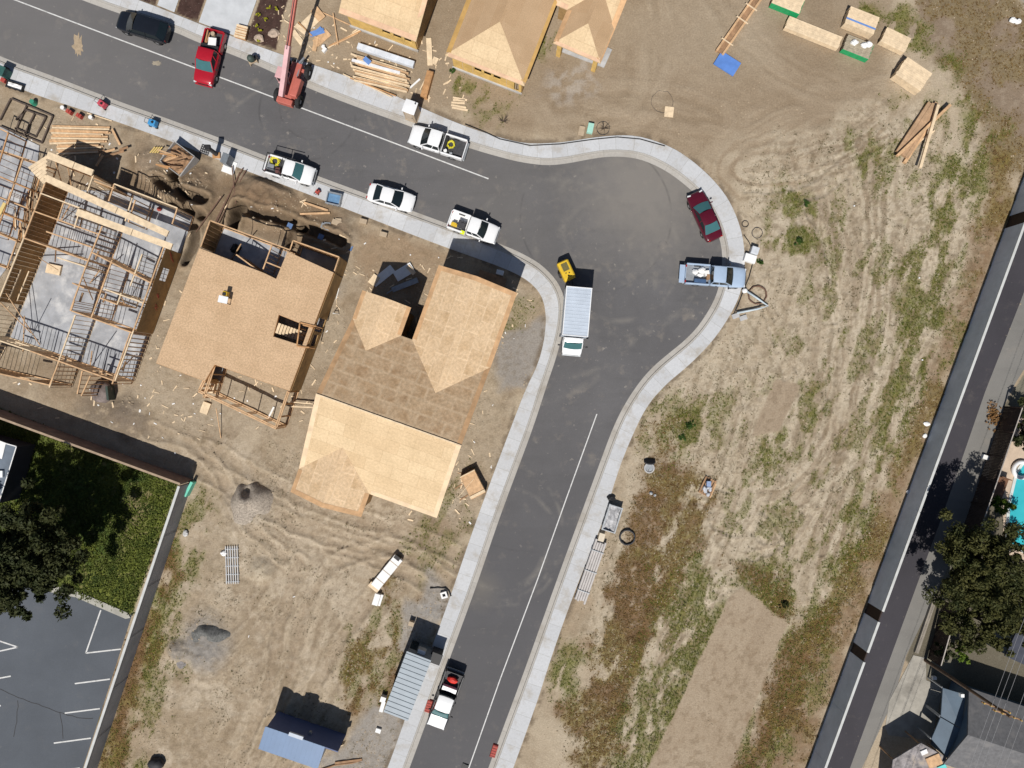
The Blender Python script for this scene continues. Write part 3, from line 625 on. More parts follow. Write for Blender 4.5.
tag(blob('sand_spill', 77.5, 45.5, 5.5, 11, SAND, ROADZ+.01), 'tan patch of sand spilt on the street', 'sand')
tag(blob('sand_spill', 156, 63, 4.5, 2.4, M('pale_sand', (.30,.26,.2), .95, .2, 4), ROADZ+.01), 'small pale smear of sand beside the street line', 'sand')
# east road, shoulder, driveways, car park
flat('east_road', ROADE, .012, asphalt('dark_asphalt', (.049, .046, .054), .14))
flat('road_shoulder', SHOUL, .008, asphalt('old_asphalt', (.195, .188, .175), .35))
flat('concrete_driveway', DRIVE, .035, M('old_driveway', (.33, .31, .27), .85, .25, .7, dirt=((.2, .185, .16), .4)))
DRVM = M('driveway_concrete', (.50, .52, .54), .8, .12, .8)
flat('driveway', DRV_A, .052, DRVM); flat('driveway', DRV_B, .052, DRVM)
flat('car_park', LOT, .02, asphalt('car_park_asphalt', (.092, .103, .120), .08))
CPZ = .032
flat('kerb', [(42,583),(76,590),(128,612.5),(131,617.5),(126,618.5),(76,597),(42,590)], .10, M('old_kerb_concrete', (.36,.35,.31), .9, .25, 1))
mb = MB()
for s in ([(-10,583),(20,598),(45,606),(70,615),(88,619),(98,616)], [(18,600),(17,625),(12,640)], [(60,612),(64,640)]):
    P = [W(*p).xy for p in s]; P = resample([Vector(p) for p in P], .5); P = [p+Vector((random.uniform(-.06,.06), random.uniform(-.06,.06))) for p in P]
    P = [Vector((p.x, p.y-0, 0)) for p in P]
    for a, b_ in zip(P, P[1:]): n = Vector((-(b_-a).y, (b_-a).x, 0)).normalized()*.03; mb.quad(*[(q.x, q.y+ -9.6, .028) for q in (a-n, b_-n, b_+n, a+n)])
tag(mb.build('crack_filler', M('crack_tar', (.035,.035,.037), .8, .1, 4)), kind='structure')
paint('car_park_markings', [[(101,610),(86,653),(121,649)],[(75,683.5),(110,679)],[(65,713),(100,708.5)],[(54,743),(91,738)],[(44,772),(80,768)],[(0,641),(18,647),(0,651)],[(0,678),(11,676)],[(-60,650),(0,641)],[(-60,687),(0,678)],[(-60,715),(1,705.5)],[(-40,630),(0,641)],[(-60,660),(0,651)]], .13, CPZ)
# ------------------------------------------------------------------ roofs in a house's own frame
class Frame:
    def __init__(s, o, ux, uy): s.o = Vector((o[0], o[1])); s.u = Vector((ux, uy)).normalized(); s.v = Vector((-s.u.y, s.u.x))
    def __call__(s, u, v, z=0): p = s.o+s.u*u+s.v*v; return Vector((p.x, p.y, z))
def roof_mesh(name, faces, fr, mt, parent, th=.12):
    mb = MB(); mb.uv = []
    for f in faces:
        f = [Vector(p) for p in f]; n = sum((((f[i]-f[0]).cross(f[i+1]-f[0])) for i in range(1, len(f)-1)), Vector()).normalized()
        if n.z < 0: f.reverse(); n = -n
        hd = Vector((-n.y, n.x, 0))
        if hd.length < 1e-3: hd = Vector((fr.u.x, fr.u.y, 0))
        hd.normalize(); up = n.cross(hd); k = len(mb.v); m = len(f); r0 = random.uniform(0, 9)
        tri = tessellate_polygon([[Vector(((p-f[0]).dot(hd), (p-f[0]).dot(up), 0)) for p in f]])
        for dz in (0, th):
            for p in f: mb.v.append(tuple(p-Vector((0, 0, dz)))); mb.uv.append(((p-f[0]).dot(hd)+r0, (p-f[0]).dot(up)+r0*.37))
        for t in tri:
            a, b, c = [f[i] for i in t]
            if (b-a).cross(c-a).z < 0: t = (t[0], t[2], t[1])
            mb.f.append(tuple(k+i for i in t)); mb.f.append(tuple(k+m+i for i in reversed(t)))
        for i in range(m): j = (i+1) % m; mb.f.append((k+i, k+m+i, k+m+j, k+j))
    return mb.build(name, mt, parent)
def strips(name, edges, mt, parent, wd=.42, lift=.012):
    """plywood strips on the overhang: (a, b, point inside the same face)"""
    for a, b, c in edges:
        mb = MB(); a, b, c = Vector(a), Vector(b), Vector(c); e = (b-a).normalized(); i = (c-a)-e*(c-a).dot(e); i.normalize(); n = e.cross(i)
        if n.z < 0: n = -n
        o = n*lift
        mb.quad(a+o, b+o, b+i*wd+o, a+i*wd+o); mb.quad(a+o, a-n*.1, b-n*.1, b+o); mb.build(name, mt, parent)
def studs(mb, a, b, z0, h, step=.41, w=.045, d=.10, plates=2, door=None, win=None):
    a = Vector((a[0], a[1], 0)); b = Vector((b[0], b[1], 0)); L = (b-a).length; e = (b-a)/L if L else Vector((1, 0, 0)); z1 = z0+h
    n = Vector((-e.y, e.x, 0))
    def bar(s0, s1, za, zb, dd=d):
        p = a+e*s0; q = a+e*s1; k = len(mb.v)
        for zz in (za, zb):
            for pp, sg in ((p, -1), (q, -1), (q, 1), (p, 1)): r = pp+n*dd/2*sg; mb.v.append((r.x, r.y, zz))
        mb.f += [(k+3, k+2, k+1, k), (k+4, k+5, k+6, k+7), (k, k+1, k+5, k+4), (k+1, k+2, k+6, k+5), (k+2, k+3, k+7, k+6), (k+3, k, k+4, k+7)]
    bar(0, L, z1-.045*plates, z1, d*1.1); bar(0, L, z0, z0+.04)
    s = 0
    while s < L-.02:
        op = door and door[0] < s < door[1]; wn = win and win[0] < s < win[1]
        if not op: 
            if wn: bar(s, s+w, z0+.04, z0+.95); bar(s, s+w, z0+2.1, z1-.045*plates)
            else: bar(s, s+w, z0+.04, z1-.045*plates)
        s += step
    bar(L-w, L, z0+.04, z1-.045*plates)
    if win: bar(win[0], win[1], z0+.95, z0+1.0); bar(win[0], win[1], z0+2.0, z0+2.1)
    if door: bar(door[0], door[1], z0+2.2, z0+2.4)
def wallbox(mb, a, b, z0, z1, t=.14, holes=()):
    """solid wall with rectangular openings (s0, s1, za, zb)"""
    a = Vector((a[0], a[1], 0)); b = Vector((b[0], b[1], 0)); L = (b-a).length; e = (b-a)/L; rz = math.atan2(e.y, e.x)
    def seg(s0, s1, za, zb):
        if s1-s0 > .01 and zb-za > .01: c = a+e*(s0+s1)/2; mb.box((c.x, c.y, (za+zb)/2), (s1-s0, t, zb-za), rz)
    s = 0
    for h in sorted(holes):
        seg(s, h[0], z0, z1); seg(h[0], h[1], z0, h[2]); seg(h[0], h[1], h[3], z1); s = h[1]
    seg(s, L, z0, z1)
def px(pts, z): return [W(p[0], p[1], z).xy for p in pts]
# ------------------------------------------------------------------ the big house under full roof sheathing
R0 = W(316, 394, 8); R1 = W(459, 445, 8); fr = Frame(R0, R1.x-R0.x, R1.y-R0.y)
h3 = thing('house_under_construction', 'house with large two tone plywood roof of several gables at the corner', 'house', fr(6.4, 0), 0, 'houses under construction')
h3.location = (0, 0, 0)
Lr, E, Rg, d7 = 12.9, 5.0, 8.0, 7.03
Sm = [fr(0,0,8), fr(Lr,0,8), fr(Lr,-d7,5), fr(6.6,-d7,5), fr(3.3,-3.73,6.41), fr(0,-d7,5)]
Nm = [fr(0,0,8), fr(0,d7,5), fr(2.27,4.76,5.97), fr(4.54,d7,5), fr(5.58,d7,5), fr(9.24,3.37,6.56), fr(Lr,d7,5), fr(Lr,0,8)]
sw1 = [fr(3.3,-3.73,6.41), fr(0,-d7,5), fr(0,-9.2,5), fr(3.3,-9.2,6.41)]; sw2 = [fr(3.3,-3.73,6.41), fr(6.6,-d7,5), fr(6.6,-9.2,5), fr(3.3,-9.2,6.41)]
nw1 = [fr(2.27,4.76,5.97), fr(0,d7,5), fr(0,9.65,5), fr(2.27,9.65,5.97)]; nw2 = [fr(2.27,4.76,5.97), fr(4.54,d7,5), fr(4.54,9.65,5), fr(2.27,9.65,5.97)]
ne1 = [fr(9.24,3.37,6.56), fr(5.58,d7,5), fr(5.58,14,5), fr(9.24,14,6.56)]; ne2 = [fr(9.24,3.37,6.56), fr(Lr,d7,5), fr(Lr,14,5), fr(9.24,14,6.56)]
ROOF_L = sheets_mat('sunlit_roof_sheathing', (.62, .475, .30), (.55, .405, .245), (.48, .35, .21), mort=.018, smooth=.3, flake=5, fk=(.86,1.12))  # lighter colour for south slopes, sun brightness painted in
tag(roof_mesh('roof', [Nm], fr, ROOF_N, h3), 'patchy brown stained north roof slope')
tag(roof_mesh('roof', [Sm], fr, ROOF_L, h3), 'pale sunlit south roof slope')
[roof_mesh('roof', [p, q], fr, ROOF_A, h3) for p, q in ((sw1, sw2), (nw1, nw2), (ne1, ne2))]
strips('overhang_panel', [(fr(Lr,0,8), fr(Lr,d7,5), fr(9,2,7.1)), (fr(Lr,d7,5), fr(Lr,14,5), fr(10,10,6.2)), (fr(0,0,8), fr(0,d7,5), fr(2,2,7.1)), (fr(0,d7,5), fr(0,9.65,5), fr(2,9,5.8)), (fr(5.58,d7+.1,5), fr(5.58,14,5), fr(8,10,6)), (fr(4.54,d7,5), fr(4.54,9.65,5), fr(3,9,5.6)),
   (fr(9.24,14,6.56), fr(5.58,14,5), fr(8,11,6)), (fr(9.24,14,6.56), fr(Lr,14,5), fr(10,11,6.2)), (fr(0,-9.2,5), fr(3.3,-9.2,6.41), fr(2,-6,5.9)), (fr(6.6,-9.2,5), fr(3.3,-9.2,6.41), fr(5,-6,5.7)), (fr(6.6,-d7,5), fr(6.6,-9.2,5), fr(5,-6,5.7)), (fr(0,-d7,5), fr(0,-9.2,5), fr(2,-6,5.9))], ROOF_E, h3)
strips('overhang_panel', [(fr(Lr,0,8), fr(Lr,-d7,5), fr(9,-2,7.1)), (fr(0,0,8), fr(0,-d7,5), fr(2,-2,7.1)), (fr(6.7,-d7,5), fr(Lr,-d7,5), fr(9,-2,7.1))], M('pale_overhang', (.66, .50, .33), .8, .15, 1.2), h3)
mb = MB(); mb.beam(fr(0,0,8.03), fr(Lr,0,8.03), .12, .05); mb.build('ridge_board', LUMP, h3)
wl = MB(); ins = .42
foot = [(ins,-9.2+ins), (6.6-ins,-9.2+ins), (6.6-ins,-d7+ins), (Lr-ins,-d7+ins), (Lr-ins,14-ins), (5.58+ins,14-ins), (5.58+ins,d7-ins), (4.54-ins,d7-ins), (4.54-ins,9.65-ins), (ins,9.65-ins)]
for i in range(len(foot)):
    a, b = fr(*foot[i]), fr(*foot[(i+1) % len(foot)]); L = (b-a).length
    hl = []
    if L > 5: hl = [(L*.18, L*.18+1.2, 1.0, 2.2), (L*.6, L*.6+1.5, .95, 2.2), (L*.2, L*.2+1.2, 3.5, 4.5), (L*.62, L*.62+1.2, 3.5, 4.5)]
    wallbox(wl, a, b, -.15, 2.7, holes=hl[:2]); wallbox(wl, a, b, 2.71, 4.82, t=.135, holes=hl[2:])
def gabtri(mb, a, b, top, t=.1):
    a, b, top = Vector(a), Vector(b), Vector(top); n = Vector((-(b-a).y, (b-a).x, 0)).normalized()*t/2
    mb.quad(a-n, b-n, top-n); mb.quad(b+n, a+n, top+n)
gabtri(wl, fr(ins,-9.2+ins,4.82), fr(6.6-ins,-9.2+ins,4.82), fr(3.3,-9.2+ins,6.2)); gabtri(wl, fr(ins,9.65-ins,4.82), fr(4.54-ins,9.65-ins,4.82), fr(2.27,9.65-ins,5.8)); gabtri(wl, fr(5.58+ins,14-ins,4.82), fr(Lr-ins,14-ins,4.82), fr(9.24,14-ins,6.35))
gabtri(wl, fr(ins,-d7+ins,4.82), fr(ins,d7-ins,4.82), fr(ins,0,7.75)); gabtri(wl, fr(Lr-ins,-d7+ins,4.82), fr(Lr-ins,d7-ins,4.82), fr(Lr-ins,0,7.75))
wl.build('wall', OSBW, h3)
# ------------------------------------------------------------------ house with the flat floor deck
h2 = thing('house_under_construction', 'half built house topped by a flat plywood floor deck with stair opening', 'house', (0, 0, 0), 0, 'houses under construction')
DK = px([(199.3,248),(264,273),(276.2,279),(287.5,251.5),(333.5,272.5),(289.5,390.5),(214.5,364.5),(204.8,381),(156,363)], H2Z)
ST = px([(278.7,314.5),(298.5,322.5),(300.5,323.3),(309.3,326.2),(302.5,345.3),(295,343.5),(273,336.5)], H2Z)
fr2 = Frame(W(156, 363, H2Z), .945, -.33)
mb = MB().prism(DK, H2Z-.03, H2Z, [ST]); mb.uv = [((Vector((x, y))-fr2.o).dot(fr2.u), (Vector((x, y))-fr2.o).dot(fr2.v)) for x, y, z in mb.v]
bm_deck = mb.build('floor_deck', DECK, h2)
mb = MB()
for i in range(len(DK)): a, b = DK[i], DK[(i+1) % len(DK)]; mb.beam((*a, H2Z-.19), (*b, H2Z-.19), .05, .29)
for i in range(len(ST)): a, b = ST[i], ST[(i+1) % len(ST)]; mb.beam((*a, H2Z-.18), (*b, H2Z-.18), .05, .28)
mb.build('rim_joist', LUMO, h2)
MB().prism(SL2, -.25, .09).build('floor_slab', SLAB, h2)
wl = MB()
def inset_line(a, b, d=.05): a, b = Vector(a), Vector(b); n = Vector((-(b-a).y, (b-a).x)).normalized(); return a+n*d, b+n*d
for (i, j, hl) in [(4,5,[(4.3,5.6,.3,2.6),(5.9,7.0,.9,2.2)]), (8,0,[(3,4.2,1,2.1),(7,8.5,1,2.1)]), (7,8,[]), (0,1,[(1.5,5.5,.1,2.4)]), (5,6,[])]:
    a, b = DK[i], DK[j]; wallbox(wl, a, b, .1, H2Z-.34, t=.12, holes=hl)
wl.build('wall', OSBW, h2)
for pts, z, kw in [([(210,220.5),(290,250)], 2.95, {'step':2.7}), ([(210,220.5),(200.5,247)], 2.95, {}), ([(293,240.5),(339,257)], 2.95, {}), ([(293,240.5),(290,249.5)], 2.95, {}), ([(339,257),(334,272)], 2.95, {}), ([(272,244.5),(263,269)], 2.95, {}), ([(266,262),(281,268)], 2.95, {}), ([(236,254.5),(262,273.5)], 2.95, {}),
      ([(198.5,390),(276.6,427.4)], 2.9, {'step':1.6}), ([(289,392),(277,427)], 2.9, {'step':1.2}), ([(214.8,366),(204.5,398)], 2.9, {'step':.8}), ([(198.5,390),(204,379)], 2.9, {})]:
    fm = MB(); a, b = px(pts, z); studs(fm, a, b, .1, z-.1, **kw); fm.build('wall_frame', LUM, h2)
    if z < 2.94: fm = MB(); a, b = inset_line(a, b, -.16); studs(fm, a, b, .1, z-.12, **kw); fm.build('wall_frame', LUM, h2)
for p, q, z in [((293,240.5),(339,257),2.8),((210,220.5),(200.5,247),2.8),((339,257),(334,272),2.8)]:
    a, b = px([p, q], 2.95); e = (b-a).normalized(); n = Vector((-e.y, e.x))*.08
    if p[0] == 210 and q[0] < 210: n = -n
    fm = MB(); wallbox(fm, a+n, b+n, .1, z, .02); fm.build('sheathing_panel', OSBW, h2)
mb = MB()     # stair flight down through the deck opening
p0, p1 = W(275.5, 333, 3.2).xy, W(298, 341.5, 3.2).xy; q = (W(281,319,3.2).xy-W(275.5,334.5,3.2).xy).normalized()
for i in range(11):
    t = i/10; c = p0.lerp(p1, t*1.05); c2 = c+q*.95; z = H2Z-.25-i*.19; mb.beam((*c, z), (*c2, z), .24, .04)
mb.build('stair', LUMP, h2)
mb = MB()
for a, b in [((300,322.5),(316,326.5)),((300,322.5),(297,345.5)),((297,346),(309,347.5)),((303,325),(313,327.5))]:
    a, b = W(*a, 3.25), W(*b, 3.25); mb.beam(a, b, .12, .1); 
    for k in range(5): p = a.lerp(b, k/4); mb.beam((p.x, p.y, 1.2), (p.x, p.y, 3.2), .05, .09)
mb.build('stair_frame', LUMO, h2)
mb = MB()
for a, b in [((262,277),(258,281))]: pass
mb.beam(W(241,244,2.8), W(231,261,.2), .05, .1); mb.build('brace', LUM, h2)
# ------------------------------------------------------------------ open framed house
h1 = thing('house_under_construction', 'roofless house of bare timber stud walls on a grey slab', 'house', (0, 0, 0), 0, 'houses under construction')
MB().prism(SL1, -.25, .08).build('floor_slab', SLAB, h1)
Z = H1Z; hh = Z-.08; DSH = M('dark_sheathing', (.34, .20, .08), .85, .25, 1.2)
walls = [[(-16,335.5),(30,351)],[(30,351),(72,366)],[(72,366),(114.6,381)],[(114.6,381),(133,331)],[(133,331),(163.5,247)],[(172,224),(177.2,208)],[(114,183.8),(177.2,208)],[(114,183.8),(108.5,201)],[(94,181),(114,188.5)],[(23.6,238),(-16,335)],[(45,182),(23.6,238)],
 [(33.5,211),(98,234)],[(40,193),(80,208)],[(46,231.5),(91,247)],[(23.6,238),(88,261)],[(57,257.5),(85,266.5)],[(102,226),(85,268)],[(85,268),(70,310.5)],[(75,315),(49,387.5)],[(112,260),(91,318)],[(91,252),(150,282.5)],[(104,289),(143,303)],[(71.6,311),(131.5,332.5)],[(100,298),(117,304.5)],[(117,304.5),(121,293)],[(130,333),(112,384)],[(74,300.5),(70.5,311)],
 [(80,208),(74,228)],[(63,203),(57,221)],[(135,200),(128,222)],[(132,198),(125,221)],[(-30,367),(49.4,385.2)],[(58.5,362.5),(49.4,385.2)],[(-20,344),(-34,372)],[(82,371),(77,394)],[(90,376),(81,396)],[(130,286),(142,254)],[(72,283),(84,288)],[(48,158),(93,175)],[(93,175),(86,194)]]
for k, (a, b) in enumerate(walls):
    mb = MB(); A, B = px([a, b], Z); kw = {}
    L = (B-A).length
    if k in (0, 1, 2, 9): kw['win'] = (L*.3, L*.62)
    elif L > 3.5 and k > 10: kw['door'] = (L*.55, L*.55+.9)
    studs(mb, A, B, .09, hh-random.uniform(.002, .03), step=.41, **kw); mb.build('wall_frame', LUM if k % 3 else LUMP, h1)
for (a, b, t) in [((133.5,331),(163.8,247),-.08),((23.2,239),(-2,301),-.09),((45,182),(24,237),-.09),((93,175),(48,158),-.085)]:
    mb = MB(); A, B = px([a, b], Z); e = (B-A).normalized(); n = Vector((-e.y, e.x))*t; wallbox(mb, A+n, B+n, .1, Z-.25, .02, holes=[(5.1,6.3,1.2,2.3)] if t == -.08 else []); mb.build('sheathing_panel', DSH, h1)
mb = MB(); A, B = px([(94.5,182),(107,187)], Z); wallbox(mb, A, B, .1, Z-.2, .02); mb.build('sheathing_panel', DSH, h1)
# red spray marks on the sheathing
A, B = px([(133.5,331),(163.8,247)], Z); e = (B-A).normalized(); n = Vector((e.y, -e.x))*.095
for s, z in ((2.4, 1.2), (3.6, 1.6), (6.9, 1.3), (7.5, 1.9)):
    mb = MB()
    for q in range(3):
        c = A+e*(s+random.uniform(-.2, .2))+n; mb.beam((c.x, c.y, z-.3), (c.x+e.x*.3, c.y+e.y*.3, z+random.uniform(.1, .35)), .012, .05)
    mb.build('spray_mark', REDB, h1)
for pts in ([(46,178),(168,234)], [(77,212),(172,247)], [(47.5,155),(93,173)]):
    mb = MB(); a, b = W(*pts[0], Z+.12), W(*pts[1], Z+.12); mid = a.lerp(b, .58)
    mb.beam(a, mid, .62, .16); mb.beam(mid+(b-a).normalized()*.05, b, .58, .15); mb.build('beam', LUMP, h1)
for i in range(7):
    mb = MB(); t = i/6; a = W(29+t*14, 168.5+t*15-0, 3.35); b = W(47+t*-1, 157+t*22, 3.35); mb.beam(a, b, .26, .04); mb.build('joist', LUMP, h1)
for a, za, b, zb in [((0,302),3.1,(31,333),.3),((24.5,316),3.0,(23,352),.2),((4,290),2.9,(40,345),.2),((92,351),3.1,(90,368),.2),((82,275),3.0,(93,300),.3),((55,160),3.2,(62,184),1.0),((68,168),3.2,(72,190),.6),((120,293),3.0,(125,306),.5),((70,205),3.0,(60,222),.4),((118,372),2.6,(135,355),.2),((100,270),3,(90,283),.3),((55,262),3,(56,249),.3),((58,270),3,(36,256),.2)]:
    MB().beam(W(*a, za), W(*b, zb), .05, .09).build('brace', LUM, h1)
mb = MB()
mb.beam(W(47,268,.2), W(61,271,.2), .9, .25); mb.build('material_pack', LUMP, h1)
# ------------------------------------------------------------------ framed house cut by the left edge
h0 = thing('house_under_construction', 'framed house on pale slab cut off by the left photo edge', 'house', (0, 0, 0), 0, 'houses under construction')
MB().prism(SL0, -.25, .10).build('floor_slab', SLAB, h0)
for k, (a, b) in enumerate([[(-10,124),(9,133)],[(9,133),(-6,183)],[(-30,140),(40,163)],[(-4,175),(31,190)],[(-30,186),(24,207)],[(-30,200),(18,220)],[(-30,222),(12,240)],[(31,190),(38,166)],[(24,158),(8,205)],[(-10,235),(6,190)],[(12,240),(2,268)],[(-20,150),(-36,196)],[(-30,255),(4,268)]]):
    mb = MB(); A, B = px([a, b], 2.4); studs(mb, A, B, .1, .12+(2.3 if k in (0, 1, 3, 8) else 1.6), step=.6); mb.build('wall_frame', LUMO if k % 2 else LUM, h0)
mb = MB(); A, B = W(-2,217,2.6), W(5,203,2.6); mb.beam(A, B, .3, .1); mb.build('beam', M('yellow_lumber', (.66,.5,.2), .8, .15, 2), h0)
# ------------------------------------------------------------------ houses along the top edge
def facade(mb, dk, A, B, z1, holes):
    wallbox(mb, A, B, -.15, z1, .12, holes)
P = W(445, 55, 2.9); Q = W(524.5, 86, 2.9); fb = Frame(P, Q.x-P.x, Q.y-P.y); wb = (Q-P).length; hb = wb/2; LB = 16
hB = thing('house_under_construction', 'plywood house with bright hip end above three small dark wall openings', 'house', (0, 0, 0), 0, 'houses under construction')
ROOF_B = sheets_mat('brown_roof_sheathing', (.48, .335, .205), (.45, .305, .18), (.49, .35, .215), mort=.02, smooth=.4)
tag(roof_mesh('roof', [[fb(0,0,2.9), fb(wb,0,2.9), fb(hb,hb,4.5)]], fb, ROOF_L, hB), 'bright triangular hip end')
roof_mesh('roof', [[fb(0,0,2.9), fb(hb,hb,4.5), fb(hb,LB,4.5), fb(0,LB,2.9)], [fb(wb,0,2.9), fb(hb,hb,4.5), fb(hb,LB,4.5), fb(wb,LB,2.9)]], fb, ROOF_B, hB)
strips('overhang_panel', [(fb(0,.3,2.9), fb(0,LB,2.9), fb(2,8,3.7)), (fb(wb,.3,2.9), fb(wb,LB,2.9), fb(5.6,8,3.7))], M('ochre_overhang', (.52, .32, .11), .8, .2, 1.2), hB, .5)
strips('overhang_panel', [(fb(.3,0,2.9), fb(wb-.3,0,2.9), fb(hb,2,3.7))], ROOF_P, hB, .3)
mb = MB(); i_ = .45
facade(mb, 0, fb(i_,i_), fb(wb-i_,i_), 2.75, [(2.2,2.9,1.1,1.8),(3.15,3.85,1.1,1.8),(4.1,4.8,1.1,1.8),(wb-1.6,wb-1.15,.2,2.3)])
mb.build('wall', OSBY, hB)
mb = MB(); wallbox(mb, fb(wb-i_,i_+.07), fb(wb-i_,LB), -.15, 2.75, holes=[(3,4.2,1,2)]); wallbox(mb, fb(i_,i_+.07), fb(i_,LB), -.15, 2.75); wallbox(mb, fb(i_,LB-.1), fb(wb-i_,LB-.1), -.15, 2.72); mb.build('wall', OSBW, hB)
mb = MB(); wallbox(mb, fb(i_-.1,i_-.12), fb(wb-i_+.1,i_-.12), -.2, .22, .14); mb.build('foundation', CONC, hB)
for s in (1.0, 2.0, 5.4, 6.3): a = fb(i_+s, i_-.07); MB().beam((a.x,a.y,.22), (a.x,a.y,2.7), .05, .03).build('trim_board', LUMP, hB)
P = W(553, 43, 2.8); Q = W(600.5, 63.3, 2.8); fc = Frame(P, Q.x-P.x, Q.y-P.y); wc = (Q-P).length; hc = wc/2; ps = 1.0/2.35; zc = 2.8+hc*.45
hC = thing('house_under_construction', 'plywood roofed house with a front porch and pink edged hip', 'house', (0, 0, 0), 0, 'houses under construction')
tag(roof_mesh('roof', [[fc(0,0,2.8), fc(wc,0,2.8), fc(hc,hc,zc)]], fc, ROOF_L, hC), 'small bright hip over the porch')
vm = 3.3; zm = 2.8+vm*0; um = -1.3; wm = wc+.05
# cross roof behind: eave at v=vm, ridge 5 m further back
rv, rz = vm+5, 2.8+5*.45; vw = vm+hc
roof_mesh('roof', [[fc(0,0,2.8), fc(hc,hc,zc), fc(hc,vw,zc), fc(0,vm,2.8)], [fc(wc,0,2.8), fc(hc,hc,zc), fc(hc,vw,zc), fc(wc,vm,2.8)]], fc, ROOF_B, hC)
roof_mesh('roof', [[fc(um,vm,2.8), fc(0,vm,2.8), fc(hc,vw,zc), fc(wc,vm,2.8), fc(wc,rv,rz), fc(um-1.5,rv,rz), fc(um-1.5,vm+1.5,2.8+.675)]], fc, ROOF_L, hC)
roof_mesh('roof', [[fc(wc,rv,rz), fc(um-1.5,rv,rz), fc(um-1.5,rv+5,2.8), fc(wc,rv+5,2.8)]], fc, ROOF_B, hC)
strips('overhang_panel', [(fc(wc,.2,2.8), fc(wc,vm,2.8), fc(3,2,3.4)), (fc(0,.2,2.8), fc(0,vm,2.8), fc(1,2,3.3)), (fc(wc,vm,2.8), fc(wc,rv,rz), fc(3,6,4.2))], ROOF_E, hC, .5)
strips('overhang_panel', [(fc(.2,0,2.8), fc(wc-.2,0,2.8), fc(hc,1,3.2)), (fc(um,vm,2.8), fc(-.02,vm,2.8), fc(-.5,5,3.6))], ROOF_P, hC, .4)
MB().prism(PORC, -.2, .12).build('porch_slab', CONC, hC)
mb = MB(); wallbox(mb, fc(.4,2.2), fc(wc-.4,2.2), .0, 2.6, holes=[(1.4,2.3,.1,2.1)]); wallbox(mb, fc(wc-.4,2.3), fc(wc-.4,12.6), -.1, 2.6); wallbox(mb, fc(.4,2.3), fc(.4,3.6), -.1, 2.6); wallbox(mb, fc(um+.4,vm+.4), fc(.3,vm+.4), -.1, 2.6); wallbox(mb, fc(um-1,vm+1.6), fc(um-1,rv+4.5), -.1, 2.6); mb.build('wall', OSBW, hC)
for u in (.55, wc-.55): p = fc(u, .5); MB().box((p.x,p.y,1.3), (.42,.42,2.6), math.atan2(fc.u.y,fc.u.x)).build('porch_post', OSBY, hC)
P = W(338.5, 12.5, 2.9); Q = W(416, 41.5, 2.9); fa = Frame(P, Q.x-P.x, Q.y-P.y); wa = (Q-P).length
hA = thing('house_under_construction', 'plywood roofed house with yellow upper wall at the top edge beside the red boom', 'house', (0, 0, 0), 0, 'houses under construction')
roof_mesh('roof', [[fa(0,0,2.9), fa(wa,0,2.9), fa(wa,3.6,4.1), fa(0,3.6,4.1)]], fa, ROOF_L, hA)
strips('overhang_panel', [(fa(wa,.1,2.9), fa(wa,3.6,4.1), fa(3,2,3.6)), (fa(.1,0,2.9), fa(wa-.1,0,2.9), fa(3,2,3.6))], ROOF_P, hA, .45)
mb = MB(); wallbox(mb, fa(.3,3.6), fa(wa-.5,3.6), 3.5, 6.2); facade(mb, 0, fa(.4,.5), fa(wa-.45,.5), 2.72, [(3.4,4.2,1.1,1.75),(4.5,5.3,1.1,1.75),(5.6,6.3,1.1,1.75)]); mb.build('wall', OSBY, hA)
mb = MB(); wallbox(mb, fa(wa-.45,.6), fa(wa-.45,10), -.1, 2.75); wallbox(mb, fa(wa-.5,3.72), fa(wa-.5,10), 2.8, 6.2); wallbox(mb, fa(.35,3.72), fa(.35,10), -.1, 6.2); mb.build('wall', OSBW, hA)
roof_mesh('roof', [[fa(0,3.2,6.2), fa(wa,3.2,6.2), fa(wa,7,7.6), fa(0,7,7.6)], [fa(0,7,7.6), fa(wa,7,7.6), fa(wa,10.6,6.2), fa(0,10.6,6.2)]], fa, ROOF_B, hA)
mb = MB(); wallbox(mb, fa(.3,.36), fa(wa-.3,.36), -.2, .22, .14); mb.build('foundation', CONC, hA)
for s in (.6, 1.6, 2.6, 3.6, 4.6, 5.6, 6.6): a = fa(s, 3.5); MB().beam((a.x,a.y,4.12), (a.x,a.y,6.1), .05, .06).build('stud', LUMP, hA)
# ------------------------------------------------------------------ walls
def long_wall(name, label, F0, F1, east, h, mt, capm, gaps=(), pane=4.9, cap=.23, gapm=None):
    a, b = W(*F0).xy, W(*F1).xy; L = (b-a).length; e = (b-a)/L; n = Vector((e.y, -e.x))*(1 if east else -1)
    t = thing(name, label, 'wall', (a.x, a.y, 0), math.atan2(e.y, e.x)); yy = -.1 if east else .1
    cuts = sorted([(g0, g1, True) for g0, g1 in gaps]); s = 0; segs = []
    for g0, g1, _ in cuts: segs.append((s, g0, 0)); segs.append((g0, g1, 1)); s = g1
    segs.append((s, L, 0))
    for s0, s1, g in segs:
        if g: MB().box(((s0+s1)/2, yy, h/2-.1), (s1-s0, .10, h+.1)).build('infill_panel', gapm, t); continue
        k = s0; cp = MB()
        while k < s1-.01:
            q = min(k+pane, s1); q = s1 if s1-q < .8 else q
            MB().box(((k+q)/2, yy, h/2-.2), (q-k-.02, .2, h+.4)).build('wall_panel', mt, t); 
            if q < s1: MB().box((q, yy, h/2-.2), (.05, .24, h+.36)).build('pilaster', mt, t)
            k = q
        cp.box(((s0+s1)/2, yy, h+.035), (s1-s0, cap, .09)).build('cap', capm, t, bevel=.01)
    return t
def tpos(F0, F1, p): a, b = W(*F0).xy, W(*F1).xy; return (W(*p).xy-a).dot((b-a).normalized())
SF0, SF1 = (690, 1088), (1124, -97)
